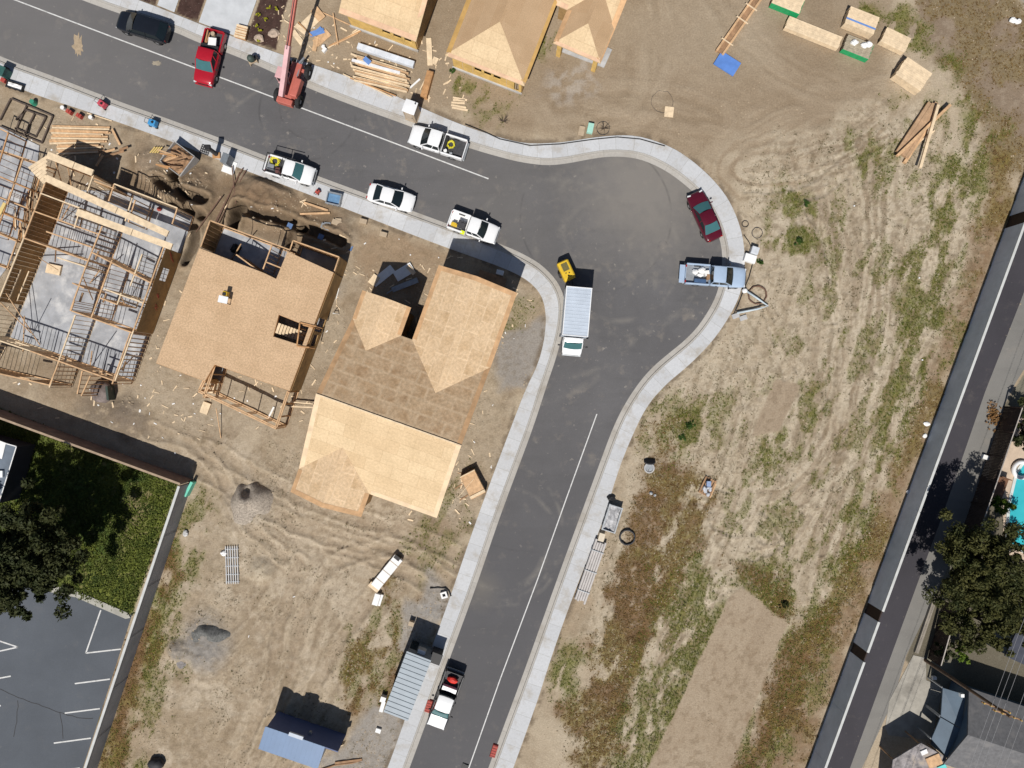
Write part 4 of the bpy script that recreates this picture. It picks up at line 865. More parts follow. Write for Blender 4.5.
CAPW = M('wall_cap', (.52, .53, .52), .8, .12, 1.5)
GREYW = M('painted_block', (.58, .65, .75), .85, .12, .8)
long_wall('boundary_wall', 'long grey wall with white cap along the dark right hand road', SF0, SF1, True, 2.45, GREYW, CAPW, [(tpos(SF0,SF1,p), tpos(SF0,SF1,q)) for p, q in (((848,650.5),(851.8,641.5)), ((863.8,612.5),(867.6,602.5)), ((1005,228.5),(1009.5,216)))], gapm=M('dark_panel', (.035,.022,.018), .8, .2, 2))
long_wall('boundary_wall', 'grey wall with white cap beside the striped car park', (190.5, 482), (60, 874), False, 2.45, M('grey_block', (.30,.30,.315), .85, .15, .8), CAPW)
a = W(-120, 374, 2.5); b = W(180, 484, 2.5)
T = thing('boundary_wall', 'brown block wall with tan cap north of the green garden', 'wall', (a.x, a.y, 0), math.atan2(b.y-a.y, b.x-a.x)); L = (b-a).length
k = 0
while k < L-.1:
    q = min(k+2.9, L); MB().box(((k+q)/2, 0, 1.05), (q-k-.02, .18, 2.8)).build('wall_panel', M('brown_block', (.20, .145, .125), .9, .25, 1.2) if k == 0 else bpy.data.materials['brown_block'], T); k = q
MB().box((L/2, 0, 2.5), (L, .19, .09)).build('cap', M('tan_cap', (.36, .27, .19), .85, .25, 1.5), T)
# timber fence on the far side of the east road
def fence(label, p0, p1, h, mt, railm, step=2.4):
    a, b = W(*p0).xy, W(*p1).xy; L = (b-a).length; t = thing('fence', label, 'fence', (a.x, a.y, 0), math.atan2(b.y-a.y, b.x-a.x))
    mb = MB(); s = 0
    while s < L: mb.box((s+.07, random.uniform(-.006, .006), h/2-.05), (.135, .025, h+random.uniform(-.02, .02))); s += .145
    mb.build('boards', mt, t); MB().box((L/2, 0, h+.02), (L, .09, .04)).build('top_rail', railm, t)
    s = 0
    while s <= L: MB().box((s, -.08, h/2-.1), (.1, .1, h+.1)).build('post', mt, t); s += step
    return t
FB = M('fence_boards', (.055, .032, .022), .85, .35, 2); FR = M('fence_rail', (.42, .38, .34), .8, .2, 2)
fence('dark brown board fence between the road and the turquoise pool', (1004.5, 407), (952, 560), 2.3, FB, FR)
fence('dark board fence with pale rail by the concrete driveway', (944, 601), (928, 657), 2.0, FB, FR)
mb = MB(); a, b = W(934, 596), W(915, 652); mb.beam(a+Vector((0,0,.1)), b+Vector((0,0,.1)), .35, .4); tag(mb.build('retaining_kerb', M('old_kerb', (.27,.24,.2), .9, .2, 1), None), 'low concrete edge wall between driveway and the dark fence', 'wall')
mb = MB(); mb.beam(W(32, 449, .15), W(18.5, 496, .15), .06, .32); tag(mb.build('screen_fence', M('thin_fence', (.35,.35,.33), .7, .1, 2), None), 'thin low pale edging rail in the green garden', 'fence')
# ------------------------------------------------------------------ neighbour houses
SHING = M('shingles', (.125, .125, .13), .9, .2, 3.5, dirt=((.17, .165, .165), 1.2)); BLUG = M('slate_blue_cladding', (.10, .14, .18), .7, .15, 1)
e_ = Vector((.949, -.316)); A_ = W(969, 688, 2.9).xy; B_ = W(943.5, 764, 2.9).xy; fe = Frame(A_, e_.x, e_.y); we = (A_-B_).length
hE = thing('neighbour_house', 'grey shingle gabled house at the lower right corner', 'house', (0, 0, 0))
roof_mesh('roof', [[fe(0,0,2.9), fe(15,0,2.9), fe(15,-we/2,4.5), fe(0,-we/2,4.5)], [fe(0,-we,2.9), fe(15,-we,2.9), fe(15,-we/2,4.5), fe(0,-we/2,4.5)]], fe, SHING, hE, .15)
mb = MB(); wallbox(mb, fe(.5,-.5), fe(.5,-we+.5), -.2, 2.8); wallbox(mb, fe(.5,-.5), fe(14.5,-.5), -.2, 2.75); wallbox(mb, fe(.5,-we+.5), fe(14.5,-we+.5), -.2, 2.75); gabtri(mb, fe(.5,-.5,2.8), fe(.5,-we+.5,2.8), fe(.5,-we/2,4.3)); mb.build('wall', BLUG, hE)
lean = [W(943,688,2.3), W(966,695,2.7), W(961,728,2.85), W(941,716.5,2.35)]; lean2 = [W(940.7,717.5,2.35), W(960.5,729,2.85), W(947,757,2.7), W(931.5,739,2.25)]
mb = MB()
for l in (lean, lean2): k = len(mb.v); mb.v += [tuple(p) for p in l]+[(p.x, p.y, p.z-.1) for p in l]; mb.f += [(k,k+1,k+2,k+3),(k+7,k+6,k+5,k+4)]+[(k+i,k+4+i,k+4+(i+1)%4,k+(i+1)%4) for i in range(4)]
tag(mb.build('porch_roof', M('slate_blue_roof', (.085, .125, .17), .6, .15, .8), hE), 'slate blue lean-to roof in two bays')
for l in (lean, lean2): [MB().beam((q.x,q.y,0), q-Vector((0,0,.1)), .12, .12).build('porch_post', GREYM, hE) for q in (l[0], l[3])]
p = W(1010.5, 744, 3.9); MB().box((p.x, p.y, 3.95), (.5, .5, .5), .3).build('roof_vent', WHITEM, hE); 
mb = MB(); p = W(961.5,695,3); mb.box((p.x,p.y,3.0), (.3,.3,.35)); mb.build('roof_vent', WHITEM, hE)
hF = thing('neighbour_house', 'dark flat roofed house edge under the tree at the right edge', 'house', (0, 0, 0))
P = [W(1005,656,3).xy, W(1017,631,3).xy, W(1090,640,3).xy, W(1080,690,3).xy]; MB().prism(P, 2.85, 3.0).build('roof', M('dark_roof', (.05,.055,.075), .8, .2, 2), hF)
c = sum(P, Vector((0,0)))/4; MB().prism([c+(p-c)*.93 for p in P], -.2, 2.84).build('wall', BLUG, hF)
hG = thing('neighbour_house', 'blue grey house corner with pale flat roof sheet at the left edge', 'house', (0, 0, 0))
P = [W(-60,425,3).xy, W(16.5,446.5,3).xy, W(-2,506,3).xy, W(-80,485,3).xy]; MB().prism(P, 2.9, 3.05).build('roof', M('blue_grey_roof', (.13,.16,.2), .6, .2, .8), hG); c = sum(P, Vector((0,0)))/4; MB().prism([c+(p-c)*.95 for p in P], -.2, 2.89).build('wall', M('dark_wall', (.03,.03,.035), .8, .2, 1), hG)
P = [W(-60,418,3.1).xy, W(6,443,3.1).xy, W(2,459,3.1).xy, W(-60,440,3.1).xy]; MB().prism(P, 3.07, 3.12).build('roof_sheet', WHITEM, hG)
mb = MB(); mb.beam(W(16.5,446.5,3.08), W(-2,506,3.08), .08, .06); mb.beam(W(16.5,446.5,3.08), W(-60,425,3.08), .08, .06); mb.build('gutter', WHITEM, hG)
MB().box(W(-1,474,3.15), (.8,.6,.25)).build('roof_vent', WHITE, hG)
# pool
pt = tag(flat('pool_deck', [(1062,380),(1018,420),(992,480),(1003,500),(1003,545),(1010,556),(1100,580),(1100,400)], .04, M('pool_deck', (.52,.41,.31), .85, .15, 1)), kind='structure')
m, nt, b = base_mat('pool_water', .05, 0, .5); nt.links.new(mixc(nt, noise(nt, 1.2, 3), (.03,.36,.42,1), (.06,.50,.56,1)), b.inputs['Base Color']); bump(nt, b, noise(nt, 3, 3), .12)
t = flat('pool_water', [(1016,472),(1026,458),(1090,480),(1070,570),(1022,550),(1006,541),(1008,505)], .07, m); tag(t, kind='structure')
mb = MB(); P = [W(*p) for p in [(1016,472),(1026,458),(1090,480),(1070,570),(1022,551),(1006,542),(1008,505),(1016,472)]]
for a, b in zip(P, P[1:]): mb.beam(a+Vector((0,0,.06)), b+Vector((0,0,.06)), .28, .09)
tag(mb.build('pool_coping', M('coping', (.55,.6,.58), .7, .1, 2)), kind='structure')
mb = MB(); c = W(1022,470,.3); mb.tube([(c.x+.75*math.cos(a), c.y+.75*math.sin(a), .22) for a in np.linspace(0, 6.283, 25)], .2, 8); tag(mb.build('pool_ring', WHITE, None, True), 'white inflatable ring at the edge of the turquoise pool', 'pool float')
mb = MB(); p = W(1001,488,.5); mb.box((p.x,p.y,.35), (1.0,2.0,.1), -.35); mb.box((p.x-.5,p.y-.2,.18), (.08,1.6,.36), -.35); mb.box((p.x+.45,p.y+.1,.18), (.08,1.6,.36), -.35); mb.box((p.x+.3,p.y+.95,.6), (1.0,.08,.6), -.35); tag(mb.build('garden_bench', BROWN), 'dark brown bench seat between the fence and the pool', 'bench')
# ------------------------------------------------------------------ trees
BARK = M('bark', (.10, .075, .055), .95, .3, 4)
def crown(name, centre, rad, nclump, nleaf, size, mt, parent, seed, keep=.55):
    rg = np.random.default_rng(seed); d = rg.normal(size=(nclump, 3)); d /= np.linalg.norm(d, axis=1)[:, None]
    r = rg.uniform(keep, 1, nclump)[:, None]; cc = d*r*(1+.22*rg.normal(size=(nclump, 1)))*np.array(rad); cc[:, 2] = np.where(cc[:, 2] < -rad[2]*.5, -cc[:, 2]*.6, cc[:, 2])
    cr = rg.uniform(.35, .95, nclump)*min(rad)*.32
    k = rg.integers(0, nclump, nleaf); o = rg.normal(size=(nleaf, 3)); o /= np.linalg.norm(o, axis=1)[:, None]
    p = cc[k]+o*(cr[k]*rg.uniform(.45, 1.1, nleaf))[:, None]*np.array([1, 1, .75])+np.array(centre)
    a = rg.normal(size=(nleaf, 3)); a[:, 2] *= .6; a /= np.linalg.norm(a, axis=1)[:, None]; b = np.cross(a, o+rg.normal(size=(nleaf, 3))*.7); b /= np.linalg.norm(b, axis=1)[:, None]+1e-6
    s = (size*rg.uniform(.6, 1.5, nleaf))[:, None]; V = np.stack([p-a*s, p+b*s*.45, p+a*s, p-b*s*.45], 1).reshape(-1, 3)
    me = bpy.data.meshes.new(name); me.vertices.add(nleaf*4); me.vertices.foreach_set('co', V.astype(np.float32).ravel()); me.loops.add(nleaf*4); me.loops.foreach_set('vertex_index', np.arange(nleaf*4)); me.polygons.add(nleaf)
    me.polygons.foreach_set('loop_start', np.arange(nleaf)*4); me.polygons.foreach_set('loop_total', np.full(nleaf, 4)); me.update(calc_edges=True); me.materials.append(mt)
    o_ = link(bpy.data.objects.new(name, me)); o_.parent = parent; return o_, cc
def tree(label, px_, py_, zc, rad, mt, seed, ncl=90, nl=9000, size=.16, tr=.22, name='tree', cat='tree', keep=.55):
    c = W(px_, py_, zc); t = thing(name, label, cat, (c.x, c.y, 0))
    o, cc = crown('crown', (0, 0, zc), rad, ncl, nl, size, mt, t, seed, keep)
    mb = MB(); mb.tube([(0, 0, -.2), (.05, .03, zc*.4), (-.05, .1, zc*.75), (0, 0, zc)], [tr*1.3, tr, tr*.75, tr*.4], 9)
    for q in cc[:14]:
        mb.tube([(0, .03, zc*.5), (q[0]*.4, q[1]*.4, zc*.7+q[2]*.3), (q[0]*.9, q[1]*.9, zc+q[2]*.9)], [tr*.5, tr*.3, tr*.1], 6)
    mb.build('trunk', BARK, t, True); return t
LF1 = leafmat('dark_leaf', (.013, .023, .007), (.055, .058, .018), .6); LF2 = leafmat('olive_leaf', (.018, .028, .008), (.090, .085, .024), .6); BUSHL = leafmat('bush_leaf', (.018, .055, .012), (.075, .13, .022), 1.5); LF3 = leafmat('bright_leaf', (.07, .13, .015), (.18, .24, .03), .8)
tree('big dark leafy tree shading the green garden at the left edge', 18, 560, 6.3, (5.6, 5.2, 2.6), LF1, 3, 240, 46000, .16, keep=.35)
tree('large olive green tree over the fence and the dark right hand road', 986, 574, 5.6, (5.0, 5.0, 2.7), LF2, 4, 240, 46000, .13, keep=.35)
tree('olive brown tree nearest the driveway fence on the right', 984, 622, 4.0, (4.0, 2.6, 2.0), LF2, 5, 80, 12000, .13)
tree('bright green shrub between the brown bench and the pool', 1001, 506, 1.6, (1.0, .9, .8), LF3, 6, 16, 1300, .16, .08, 'shrub', 'shrub')
tree('round dark shrub by the driveway fence below the olive tree', 944, 650, 1.3, (1.0, 1.0, .8), LF1, 8, 18, 1300, .14, .08, 'shrub', 'shrub')
tree('small yellow green shrub right of the dark round shrub', 962, 653, 1.4, (.9, .8, .7), LF3, 9, 14, 900, .14, .07, 'shrub', 'shrub')
tree('dark hedge bush at the right edge above the pool', 1028, 425, 1.8, (1.6, 3.0, 1.2), LF1, 10, 40, 3500, .15, .1, 'shrub', 'shrub')
for i, (x, y) in enumerate([(260,31),(259,42),(268,8),(276,8),(266,20),(258,15),(257,26),(262,-6)]):
    c = W(x, y, .2); t = thing('planted_shrub', 'small yellow flowering shrub in the brown bed beside the driveway', 'shrub', (c.x, c.y, 0), 0, 'yellow shrubs in the mulch bed')
    crown('foliage', (0, 0, .22), (.24, .24, .18), 5, 130, .07, leafmat('yellow_leaf', (.25,.28,.02), (.5,.46,.03), 2) if i == 0 else bpy.data.materials['yellow_leaf'], t, 30+i)
    MB().cyl((0,0,-.05), (0,0,.25), .02, .012, 6).build('stem', BARK, t)
for i, (x, y, r, l) in enumerate([(690,425,.55,'dense dark green weed bush nearest the street on the right lot'),(799,241,.6,'dense dark green weed bush on the upper right lot'),(682,437,.4,'small dark green weed bush below a larger one on the right lot'),(760,262,.35,'green weed tuft beside the white meter box'),(252,517,.4,'green weed tuft on the grey spoil mound'),(784,604,.6,'low brown green bush at the top of the bare tan pad'),(806,204,.45,'flat green weed bush on the upper right lot near the maroon car'),(453,71,.35,'green weed tuft at the corner of the wall with small openings')]):
    c = W(x, y, .1); t = thing('weed_bush', l, 'bush', (c.x, c.y, 0))
    crown('foliage', (0, 0, .12), (r, r*.8, .25), 14, int(700*r), .10, BUSHL if i != 5 else LF2, t, 50+i, .2)
    MB().cyl((0,0,-.1), (0,0,.2), .03, .015, 6).build('stem', BARK, t)
for i, (x, y, l) in enumerate([(503,121,'bare spiky dead shrub in the dirt below the house with small openings'),(604,128,'bare twiggy dead shrub by the green utility box')]):
    c = W(x, y, .1); t = thing('dead_shrub', l, 'shrub', (c.x, c.y, 0)); mb = MB()
    for k in range(14): a = random.uniform(0, 6.28); r = random.uniform(.3, .7); mb.tube([(0,0,-.02), (r*.5*math.cos(a), r*.5*math.sin(a), .25), (r*math.cos(a), r*math.sin(a), random.uniform(.2,.7))], [.03,.02,.008], 5)
    mb.build('branch', BARK, t)
# ------------------------------------------------------------------ vehicles (x forward, y left)
def hull(st):
    rows = []
    for x, w, zl, zs, zt in st:
        rows.append([(x,-.82*w,zl),(x,-.98*w,zl+.10),(x,-w,(zl+zs)/2),(x,-.985*w,zs-.07),(x,-.93*w,zs),(x,-.5*w,zt),(x,0,zt+.015),(x,.5*w,zt),(x,.93*w,zs),(x,.985*w,zs-.07),(x,w,(zl+zs)/2),(x,.98*w,zl+.10),(x,.82*w,zl)])
    return MB().grid(rows, True)
def cabin(t, x1, x2, x3, x4, wb, wr, zb, zr, paint, glass=GLASS, roofm=None, front=None):
    """x1 windscreen foot, x2 roof front, x3 roof rear, x4 rear glass foot"""
    rows = [[(x2+.05-(.05 if abs(k) == 2 else 0), wr*k/2*1.02, zr-.05), ] for k in ()]
    mb = MB(); R = []
    for x, dz in ((x3-.03, -.05), (x3+.12, 0), ((x2+x3)/2, .03), (x2-.12, .005), (x2+.03, -.05)):
        R.append([(x, wr*k*1.03, zr+dz-.055*abs(k)**3) for k in (-1, -.85, -.5, 0, .5, .85, 1)])
    mb.grid(R); R2 = [[(p[0], p[1], p[2]-.06) for p in r] for r in R]; mb.grid(R2)
    mb.build('roof', roofm or paint, t, True)
    def pane(nm, xa, za, wa, xb, zb_, wb_, bow):
        g = []
        for i in range(4):
            s = i/3; x = xa+(xb-xa)*s; z = za+(zb_-za)*s; ww = wa+(wb_-wa)*s
            g.append([(x+bow*(1-k*k), ww*k, z+.02*(1-k*k)) for k in (-1, -.6, -.2, .2, .6, 1)])
        MB().grid(g).build(nm, glass if nm != 'windshield' else (front or glass), t, True)
    pane('windshield', x1, zb, wb*.95, x2, zr-.03, wr*.96, .10); pane('rear_window', x4, zb, wb*.93, x3, zr-.03, wr*.95, -.06)
    for sg in (1, -1):
        y0, y1 = sg*wb*.985, sg*wr*1.0
        MB().quad((x1-.12, y0, zb), (x2-.02, y1, zr-.06), (x3+.02, y1, zr-.06), (x4+.12, y0, zb)).build('side_window', GLASS, t)
        mb = MB()
        for xa, xb in ((x1-.02, x2), (x4+.02, x3), ((x1+x4)/2-.15, (x2+x3)/2-.05)): mb.beam((xa, y0*1.005, zb-.02), (xb, y1*1.01, zr-.06), .075, .06)
        mb.beam((x1, y0*1.01, zb), (x4, y0*1.01, zb), .05, .05); mb.build('pillar', paint, t)
def wheels(t, xf, xr, y, r=.34, wd=.24, dual=False):
    for x in sorted({xf, xr}):
        for sg in (1, -1):
            ty = MB(); pr = [(.55, .5), (.9, .5), (1, .34), (1, -.34), (.9, -.5), (.55, -.5)]
            ty.grid([[(x+r*a*math.sin(q*math.pi/9), sg*y+wd*b, r+r*a*math.cos(q*math.pi/9)) for a, b in pr] for q in range(19)])
            w_ = thing_part('wheel', ty, RUB, t); MB().cyl((x, sg*(y-wd*.4), r), (x, sg*(y+wd*.46), r), r*.58, r*.5, 14).build('rim', RIM, w_)
            MB().cyl((x, sg*(y-.12), r*1.06), (x, sg*(y+wd*.5-.035), r*1.06), r*1.2, r*1.2, 20).build('wheel_arch', BLACK, t)
def thing_part(n, mb, m, t): return mb.build(n, m, t, True)
def lights(t, xf, xr, y, zf, zr_):
    for sg in (1, -1):
        MB().box((xf, sg*y, zf), (.14, .34, .15), sg*-.25).build('headlight', LAMPW, t, bevel=.02)
        MB().box((xr, sg*y*1.02, zr_), (.10, .2, .26)).build('tail_light', LAMPR, t, bevel=.02)
def mirrors(t, x, y, z, m):
    for sg in (1, -1): MB().box((x, sg*(y+.12), z), (.13, .22, .15), 0, .8).build('wing_mirror', m, t, bevel=.03)
def sedan(t, paint, L=4.6, W_=1.78, Hh=1.43, glass=GLASS, suv=False, front=None):
    k = L/4.6; w = W_/2
    if suv: st = [(-2.3,.80,.45,.98,1.02),(-2.2,.93,.35,1.06,1.08),(-1.6,.98,.3,1.10,1.12),(0,1.0,.28,1.08,1.12),(.95,1.0,.28,1.05,1.10),(1.6,.97,.3,.99,1.04),(2.1,.90,.34,.90,.94),(2.24,.80,.4,.80,.83),(2.3,.62,.45,.70,.72)]
    else: st = [(-2.3,.70,.36,.80,.83),(-2.22,.88,.28,.87,.91),(-1.9,.96,.22,.91,.97),(-1.4,1.0,.2,.93,.99),(0,1.01,.2,.93,.98),(.95,1.0,.2,.91,.96),(1.5,.985,.2,.86,.92),(2.0,.94,.22,.77,.83),(2.22,.84,.28,.67,.70),(2.3,.66,.35,.58,.60)]
    hull([(x*k, a*w, b, c, d) for x, a, b, c, d in st]).build('body', paint, t, True, sub=1)
    if suv: cabin(t, 1.15*k, .35*k, -1.75*k, -2.18*k, w*.92, w*.74, 1.06, Hh, paint, glass, front=front)
    else: cabin(t, 1.08*k, .28*k, -.85*k, -1.6*k, w*.90, w*.70, .95, Hh, paint, glass, front=front)
    wheels(t, 1.42*k, -1.38*k, w-.11, .35 if suv else .32, .22); lights(t, 2.16*k, -2.22*k, w*.66, .68, .82); mirrors(t, .85*k, w, 1.0, paint)
    MB().box((2.27*k, 0, .48), (.08, w*.9, .18)).build('grille', BLACK, t); MB().box((-2.28*k, 0, .5), (.06, w*1.1, .16)).build('bumper', BLACK, t, bevel=.02)
    mb = MB()
    for sg in (1, -1): mb.box((-.55*k, sg*(w*1.0), .82), (.2, .03, .03)); mb.box((.35*k, sg*(w*1.0), .82), (.2, .03, .03))
    mb.build('door_handle', paint, t)
def pickup(t, paint, L=5.4, W_=1.95, ext=.35, bedm=LINER, tail='up', rack=False, roofm=None, glass=GLASS, front=None, util=False, split=.0):
    k = L/5.4; w = W_/2; xc = -.35-ext       # back of the cab
    st = [(xc,.99,.36,1.06,1.08),(xc+.15,1.0,.34,1.08,1.10),(.6,1.0,.32,1.08,1.10),(1.25,1.0,.32,1.08,1.13),(1.9,.985,.33,1.04,1.12),(2.4,.95,.36,.98,1.06),(2.62,.88,.42,.88,.93),(2.7,.76,.48,.78,.80)]
    hull([(x*k, a*w, b, c, d) for x, a, b, c, d in st]).build('body', paint, t, True, sub=1)
    cabin(t, 1.45*k, .72*k, (xc+.16)*k, (xc+.06)*k, w*.89, w*.74, 1.08, 1.80, paint, glass, roofm, front)
    x0, x1 = -2.62*k, (xc-.04)*k; c = (x0+x1)/2; Lb = x1-x0
    b = MB(); b.box((c, 0, .62), (Lb, W_*.84, .12))
    for sg in (1, -1): b.box((c, sg*(w-.075), .80), (Lb, .15, .60))
    b.box((x1-.03, 0, .82), (.06, W_*.85, .5)); b.build('bed', paint, t, bevel=.03)
    l = MB(); l.box((c, 0, .70), (Lb-.12, W_*.83, .03)); l.build('bed_liner', bedm, t)
    tg = MB()
    if tail == 'up': tg.box((x0-.04, 0, .86), (.08, W_*.86, .48))
    elif tail == 'down': tg.box((x0-.30, 0, .66), (.52, W_*.86, .07))
    if tail != 'none': tg.build('tailgate', paint, t, bevel=.02)
    MB().box((x0-.12-(.0), 0, .46), (.16, W_*.9, .16)).build('bumper', GREYM, t, bevel=.03); MB().box((2.70*k, 0, .50), (.14, W_*.86, .18)).build('bumper', GREYM if paint != REDP else REDP, t, bevel=.03)
    MB().box((2.69*k, 0, .72), (.06, W_*.5, .18)).build('grille', BLACK, t)
    wheels(t, 1.75*k, -1.6*k, w-.12, .38, .25); lights(t, 2.60*k, x0-.02, w*.72, .80, .9); mirrors(t, 1.15*k, w+.02, 1.18, BLACK if paint != WHITE else WHITE)
    if rack:
        r = MB()
        for x in (x0+.1, x1-.1):
            for sg in (1, -1): r.beam((x, sg*(w-.07), 1.08), (x, sg*(w-.07), 1.75), .05, .05)
            r.beam((x, -w+.07, 1.75), (x, w-.07, 1.75), .05, .05)
        for sg in (1, -1): r.beam((x0+.1, sg*(w-.07), 1.75), (x1+1.3*k, sg*(w-.07), 1.86), .05, .05)
        r.build('ladder_rack', BLACK, t)
    mb = MB()
    for sg in (1, -1): mb.box((.1*k, sg*w, .95), (.2, .03, .03))
    mb.build('door_handle', BLACK, t)
    return x0, x1, w
def veh(name, label, cat, x, y, dx, dy, z=0, zr=1.0, group=None):
    c = W(x, y, zr); return thing(name, label, cat, (c.x, c.y, z), ang(dx, dy), group)
def rel(t, x, y, z=0): c = Matrix.Rotation(t.rotation_euler.z, 3, 'Z') @ Vector((x, y, z)); return Vector(t.location)+c
V_ = ROADZ
t = veh('parked_car', 'black car parked by the concrete driveways at the top left', 'car', 141, 25, -.955, -.297, V_); sedan(t, BLACKP, 5.0, 1.95, 1.62, suv=True)
tr_ = veh('pickup_truck', 'red pickup truck with white board in its bed', 'pickup', 208, 56, -.25, .968, V_); x0, x1, w = pickup(tr_, REDP, 5.15, 1.95, .25, front=GLASST, tail='up')
t = veh('pickup_truck', 'white pickup with black liner and coil of yellow hose, beside the portable toilet', 'pickup', 437.5, 141, -.953, -.302, V_); pickup(t, WHITE, 5.45, 1.95, .15); tnw = t
t = veh('pickup_truck', 'white pickup with dark ladder rack and yellow hose in a crowded bed', 'pickup', 289.5, 169.5, .961, .275, V_+.05); pickup(t, WHITE, 4.6, 1.82, .2, rack=True, glass=GLASS, front=GLASST); tsw = t
t = veh('parked_car', 'white sedan parked at the kerb between two white pickups', 'car', 390.5, 196.5, .961, .275, V_+.03); sedan(t, WHITE, 4.5, 1.82, 1.45)
t = veh('pickup_truck', 'white pickup with white open bed parked by the shaded corner', 'pickup', 473.2, 226.5, .94, .34, V_+.02); pickup(t, WHITE, 4.75, 1.85, .2, bedm=WHITEM); tse = t
t = veh('parked_car', 'maroon sedan parked on the turning circle', 'car', 706, 215, -.41, -.912, V_); sedan(t, MAROON, 4.9, 1.82, 1.43, glass=GLASST)
t = veh('pickup_truck', 'silver blue pickup with lowered tailgate and loaded bed', 'pickup', 716, 275.4, .996, .075, V_+.03); pickup(t, SILVER, 5.75, 1.98, .15, tail='down', bedm=GREYM); tsi = t
t = veh('pickup_truck', 'white roofed pickup with black cab sides and red cargo at the lower street', 'pickup', 445, 701, -.346, .938, V_); pickup(t, BLACKP, 5.5, 1.92, .45, roofm=WHITE, front=GLASST, tail='up'); tbo = t
# pale bonnet panel of the two tone pickup
mb = MB(); mb.grid([[(x*5.5/5.4, y*.9, z) for y, z in ((-.9, zz-.02), (-.5, zz+.035), (0, zz+.045), (.5, zz+.035), (.9, zz-.02))] for x, zz in ((1.5,1.135),(1.9,1.12),(2.35,1.07),(2.6,.96))]); mb.build('hood', WHITE, tbo, True)
# cargo: everything in a bed is its own thing
def cargo(name, label, cat, t, x, y, z, mb, mt, rz=0, smooth=False, bevel=.02):
    p = rel(t, x, y, z); o = mb.build(name, mt, None, smooth, bevel); o.location = p; o.rotation_euler.z = t.rotation_euler.z+rz; return tag(o, label, cat)
def coil(r, n, th, jit=.06):
    P = []
    for i in range(n*18): a = i/18*2*math.pi; rr = r*(1+random.uniform(-jit, jit))*(1-.25*(i % 40)/40); P.append((rr*math.cos(a), rr*math.sin(a), th+.5*th*(i//18)*.8+random.uniform(0, th)))
    return MB().tube(P, th, 5)
cargo('hose_coil', 'tangled yellow hose coil in the bed of the white pickup by the toilet', 'hose', tnw, -1.25, -.15, .74, coil(.36, 8, .035, .2), YELC, bevel=0)
cargo('bucket', 'white bucket in the bed behind the yellow hose coil', 'bucket', tnw, -.95, .62, .73, MB().cyl((0,0,0),(0,0,.38),.15,.17,14), WHITEM)
cargo('tool_bag', 'small grey bag beside the white bucket in the pickup bed', 'bag', tnw, -1.5, .65, .73, MB().box((0,0,.14),(.35,.25,.28),.3,.75), GREYM)
cargo('tool_box', 'dark tool box across the bed front of the pickup by the toilet', 'tool box', tnw, -.78, -.1, .73, MB().box((0,0,.22),(.28,1.3,.44)), BLACK)
cargo('hose_coil', 'yellow hose heap in the bed of the racked white pickup', 'hose', tsw, -1.6, .42, .74, coil(.42, 7, .04, .3), YELC, bevel=0)
cargo('tool_box', 'grey metal box in the bed of the racked white pickup', 'tool box', tsw, -1.75, -.2, .73, MB().box((0,0,.2),(.6,.45,.4)), GREYM)
cargo('tool_bag', 'dark red bag in the bed of the racked white pickup', 'bag', tsw, -1.05, -.35, .73, MB().box((0,0,.17),(.55,.6,.34),.2,.8), M('dull_red', (.12,.05,.045), .8, .3, 5))
cargo('air_compressor', 'yellow compressor in the white open bed of the pickup by the corner', 'compressor', tse, -1.75, -.42, .73, MB().cyl((-.3,0,.25),(.3,0,.25),.18,.18,12).box((0,0,.48),(.4,.3,.18)), YEL, smooth=False)
cargo('generator', 'dark grey generator next to the yellow compressor', 'generator', tse, -1.05, -.2, .73, MB().box((0,0,.3),(.75,.65,.55)).box((.1,0,.6),(.4,.3,.1)), LINER)
cargo('safety_vest', 'bright yellow vest draped over the bed side of the white pickup by the corner', 'vest', tse, -.75, -.86, 1.08, MB().grid([[(x, y, .03+.02*math.sin(9*x+7*y)) for x in np.linspace(-.2,.2,6)] for y in np.linspace(-.18,.16,6)]), M('hi_vis', (.65,.75,.02), .8, .1, 5), bevel=0)
cargo('board', 'white board lying in the red pickup bed', 'board', tr_, -1.35, .15, 1.0, MB().box((0,0,.3),(.72,.75,.05)).box((0,0,.1),(.5,.6,.34)), WHITEM, .15)
cargo('tool_box', 'black tool box behind the red pickup cab', 'tool box', tr_, -.82, 0, .75, MB().box((0,0,.28),(.42,1.66,.56)), BLACK)
cargo('plank_bundle', 'short brown planks in the red pickup bed', 'planks', tr_, -1.75, -.62, .75, MB().box((0,0,.3),(1.3,.12,.06),.05).box((.1,.16,.26),(1.1,.1,.06),-.06), LUMO)
cargo('bucket', 'pale tan bucket at the tail of the red pickup bed', 'bucket', tr_, -2.15, -.1, .74, MB().cyl((0,0,0),(0,0,.4),.18,.2,14), TAN)
cargo('cargo_heap', 'white and grey parts heaped in the silver pickup bed', 'parts', tsi, -1.3, .25, .74, MB().ball((-.6,.0,.14),(.3,.26,.2),9,6,.25).ball((.0,.15,.1),(.4,.3,.2),9,6,.25).box((.45,-.1,.2),(.4,.5,.35),.2).ball((-.1,-.25,.1),(.3,.2,.18),9,6,.25), WHITEM, bevel=0)
cargo('blue_tank', 'blue box along the side of the silver pickup bed', 'box', tsi, -1.45, -.62, .74, MB().box((0,0,.2),(1.1,.36,.4)), M('deep_blue', (.05,.1,.2), .5, .2, 3))
cargo('toolbox_lid', 'brown crate behind the silver pickup cab', 'crate', tsi, -.72, -.2, .74, MB().box((0,0,.2),(.3,.5,.4)), LUMD)
cargo('cargo_bag', 'bright red bag in the tail of the two tone pickup', 'bag', tbo, -2.05, .0, .75, MB().ball((0,0,.22),(.3,.55,.25),10,7,.15), M('bright_red', (.6,.03,.02), .6, .1, 5), bevel=0)
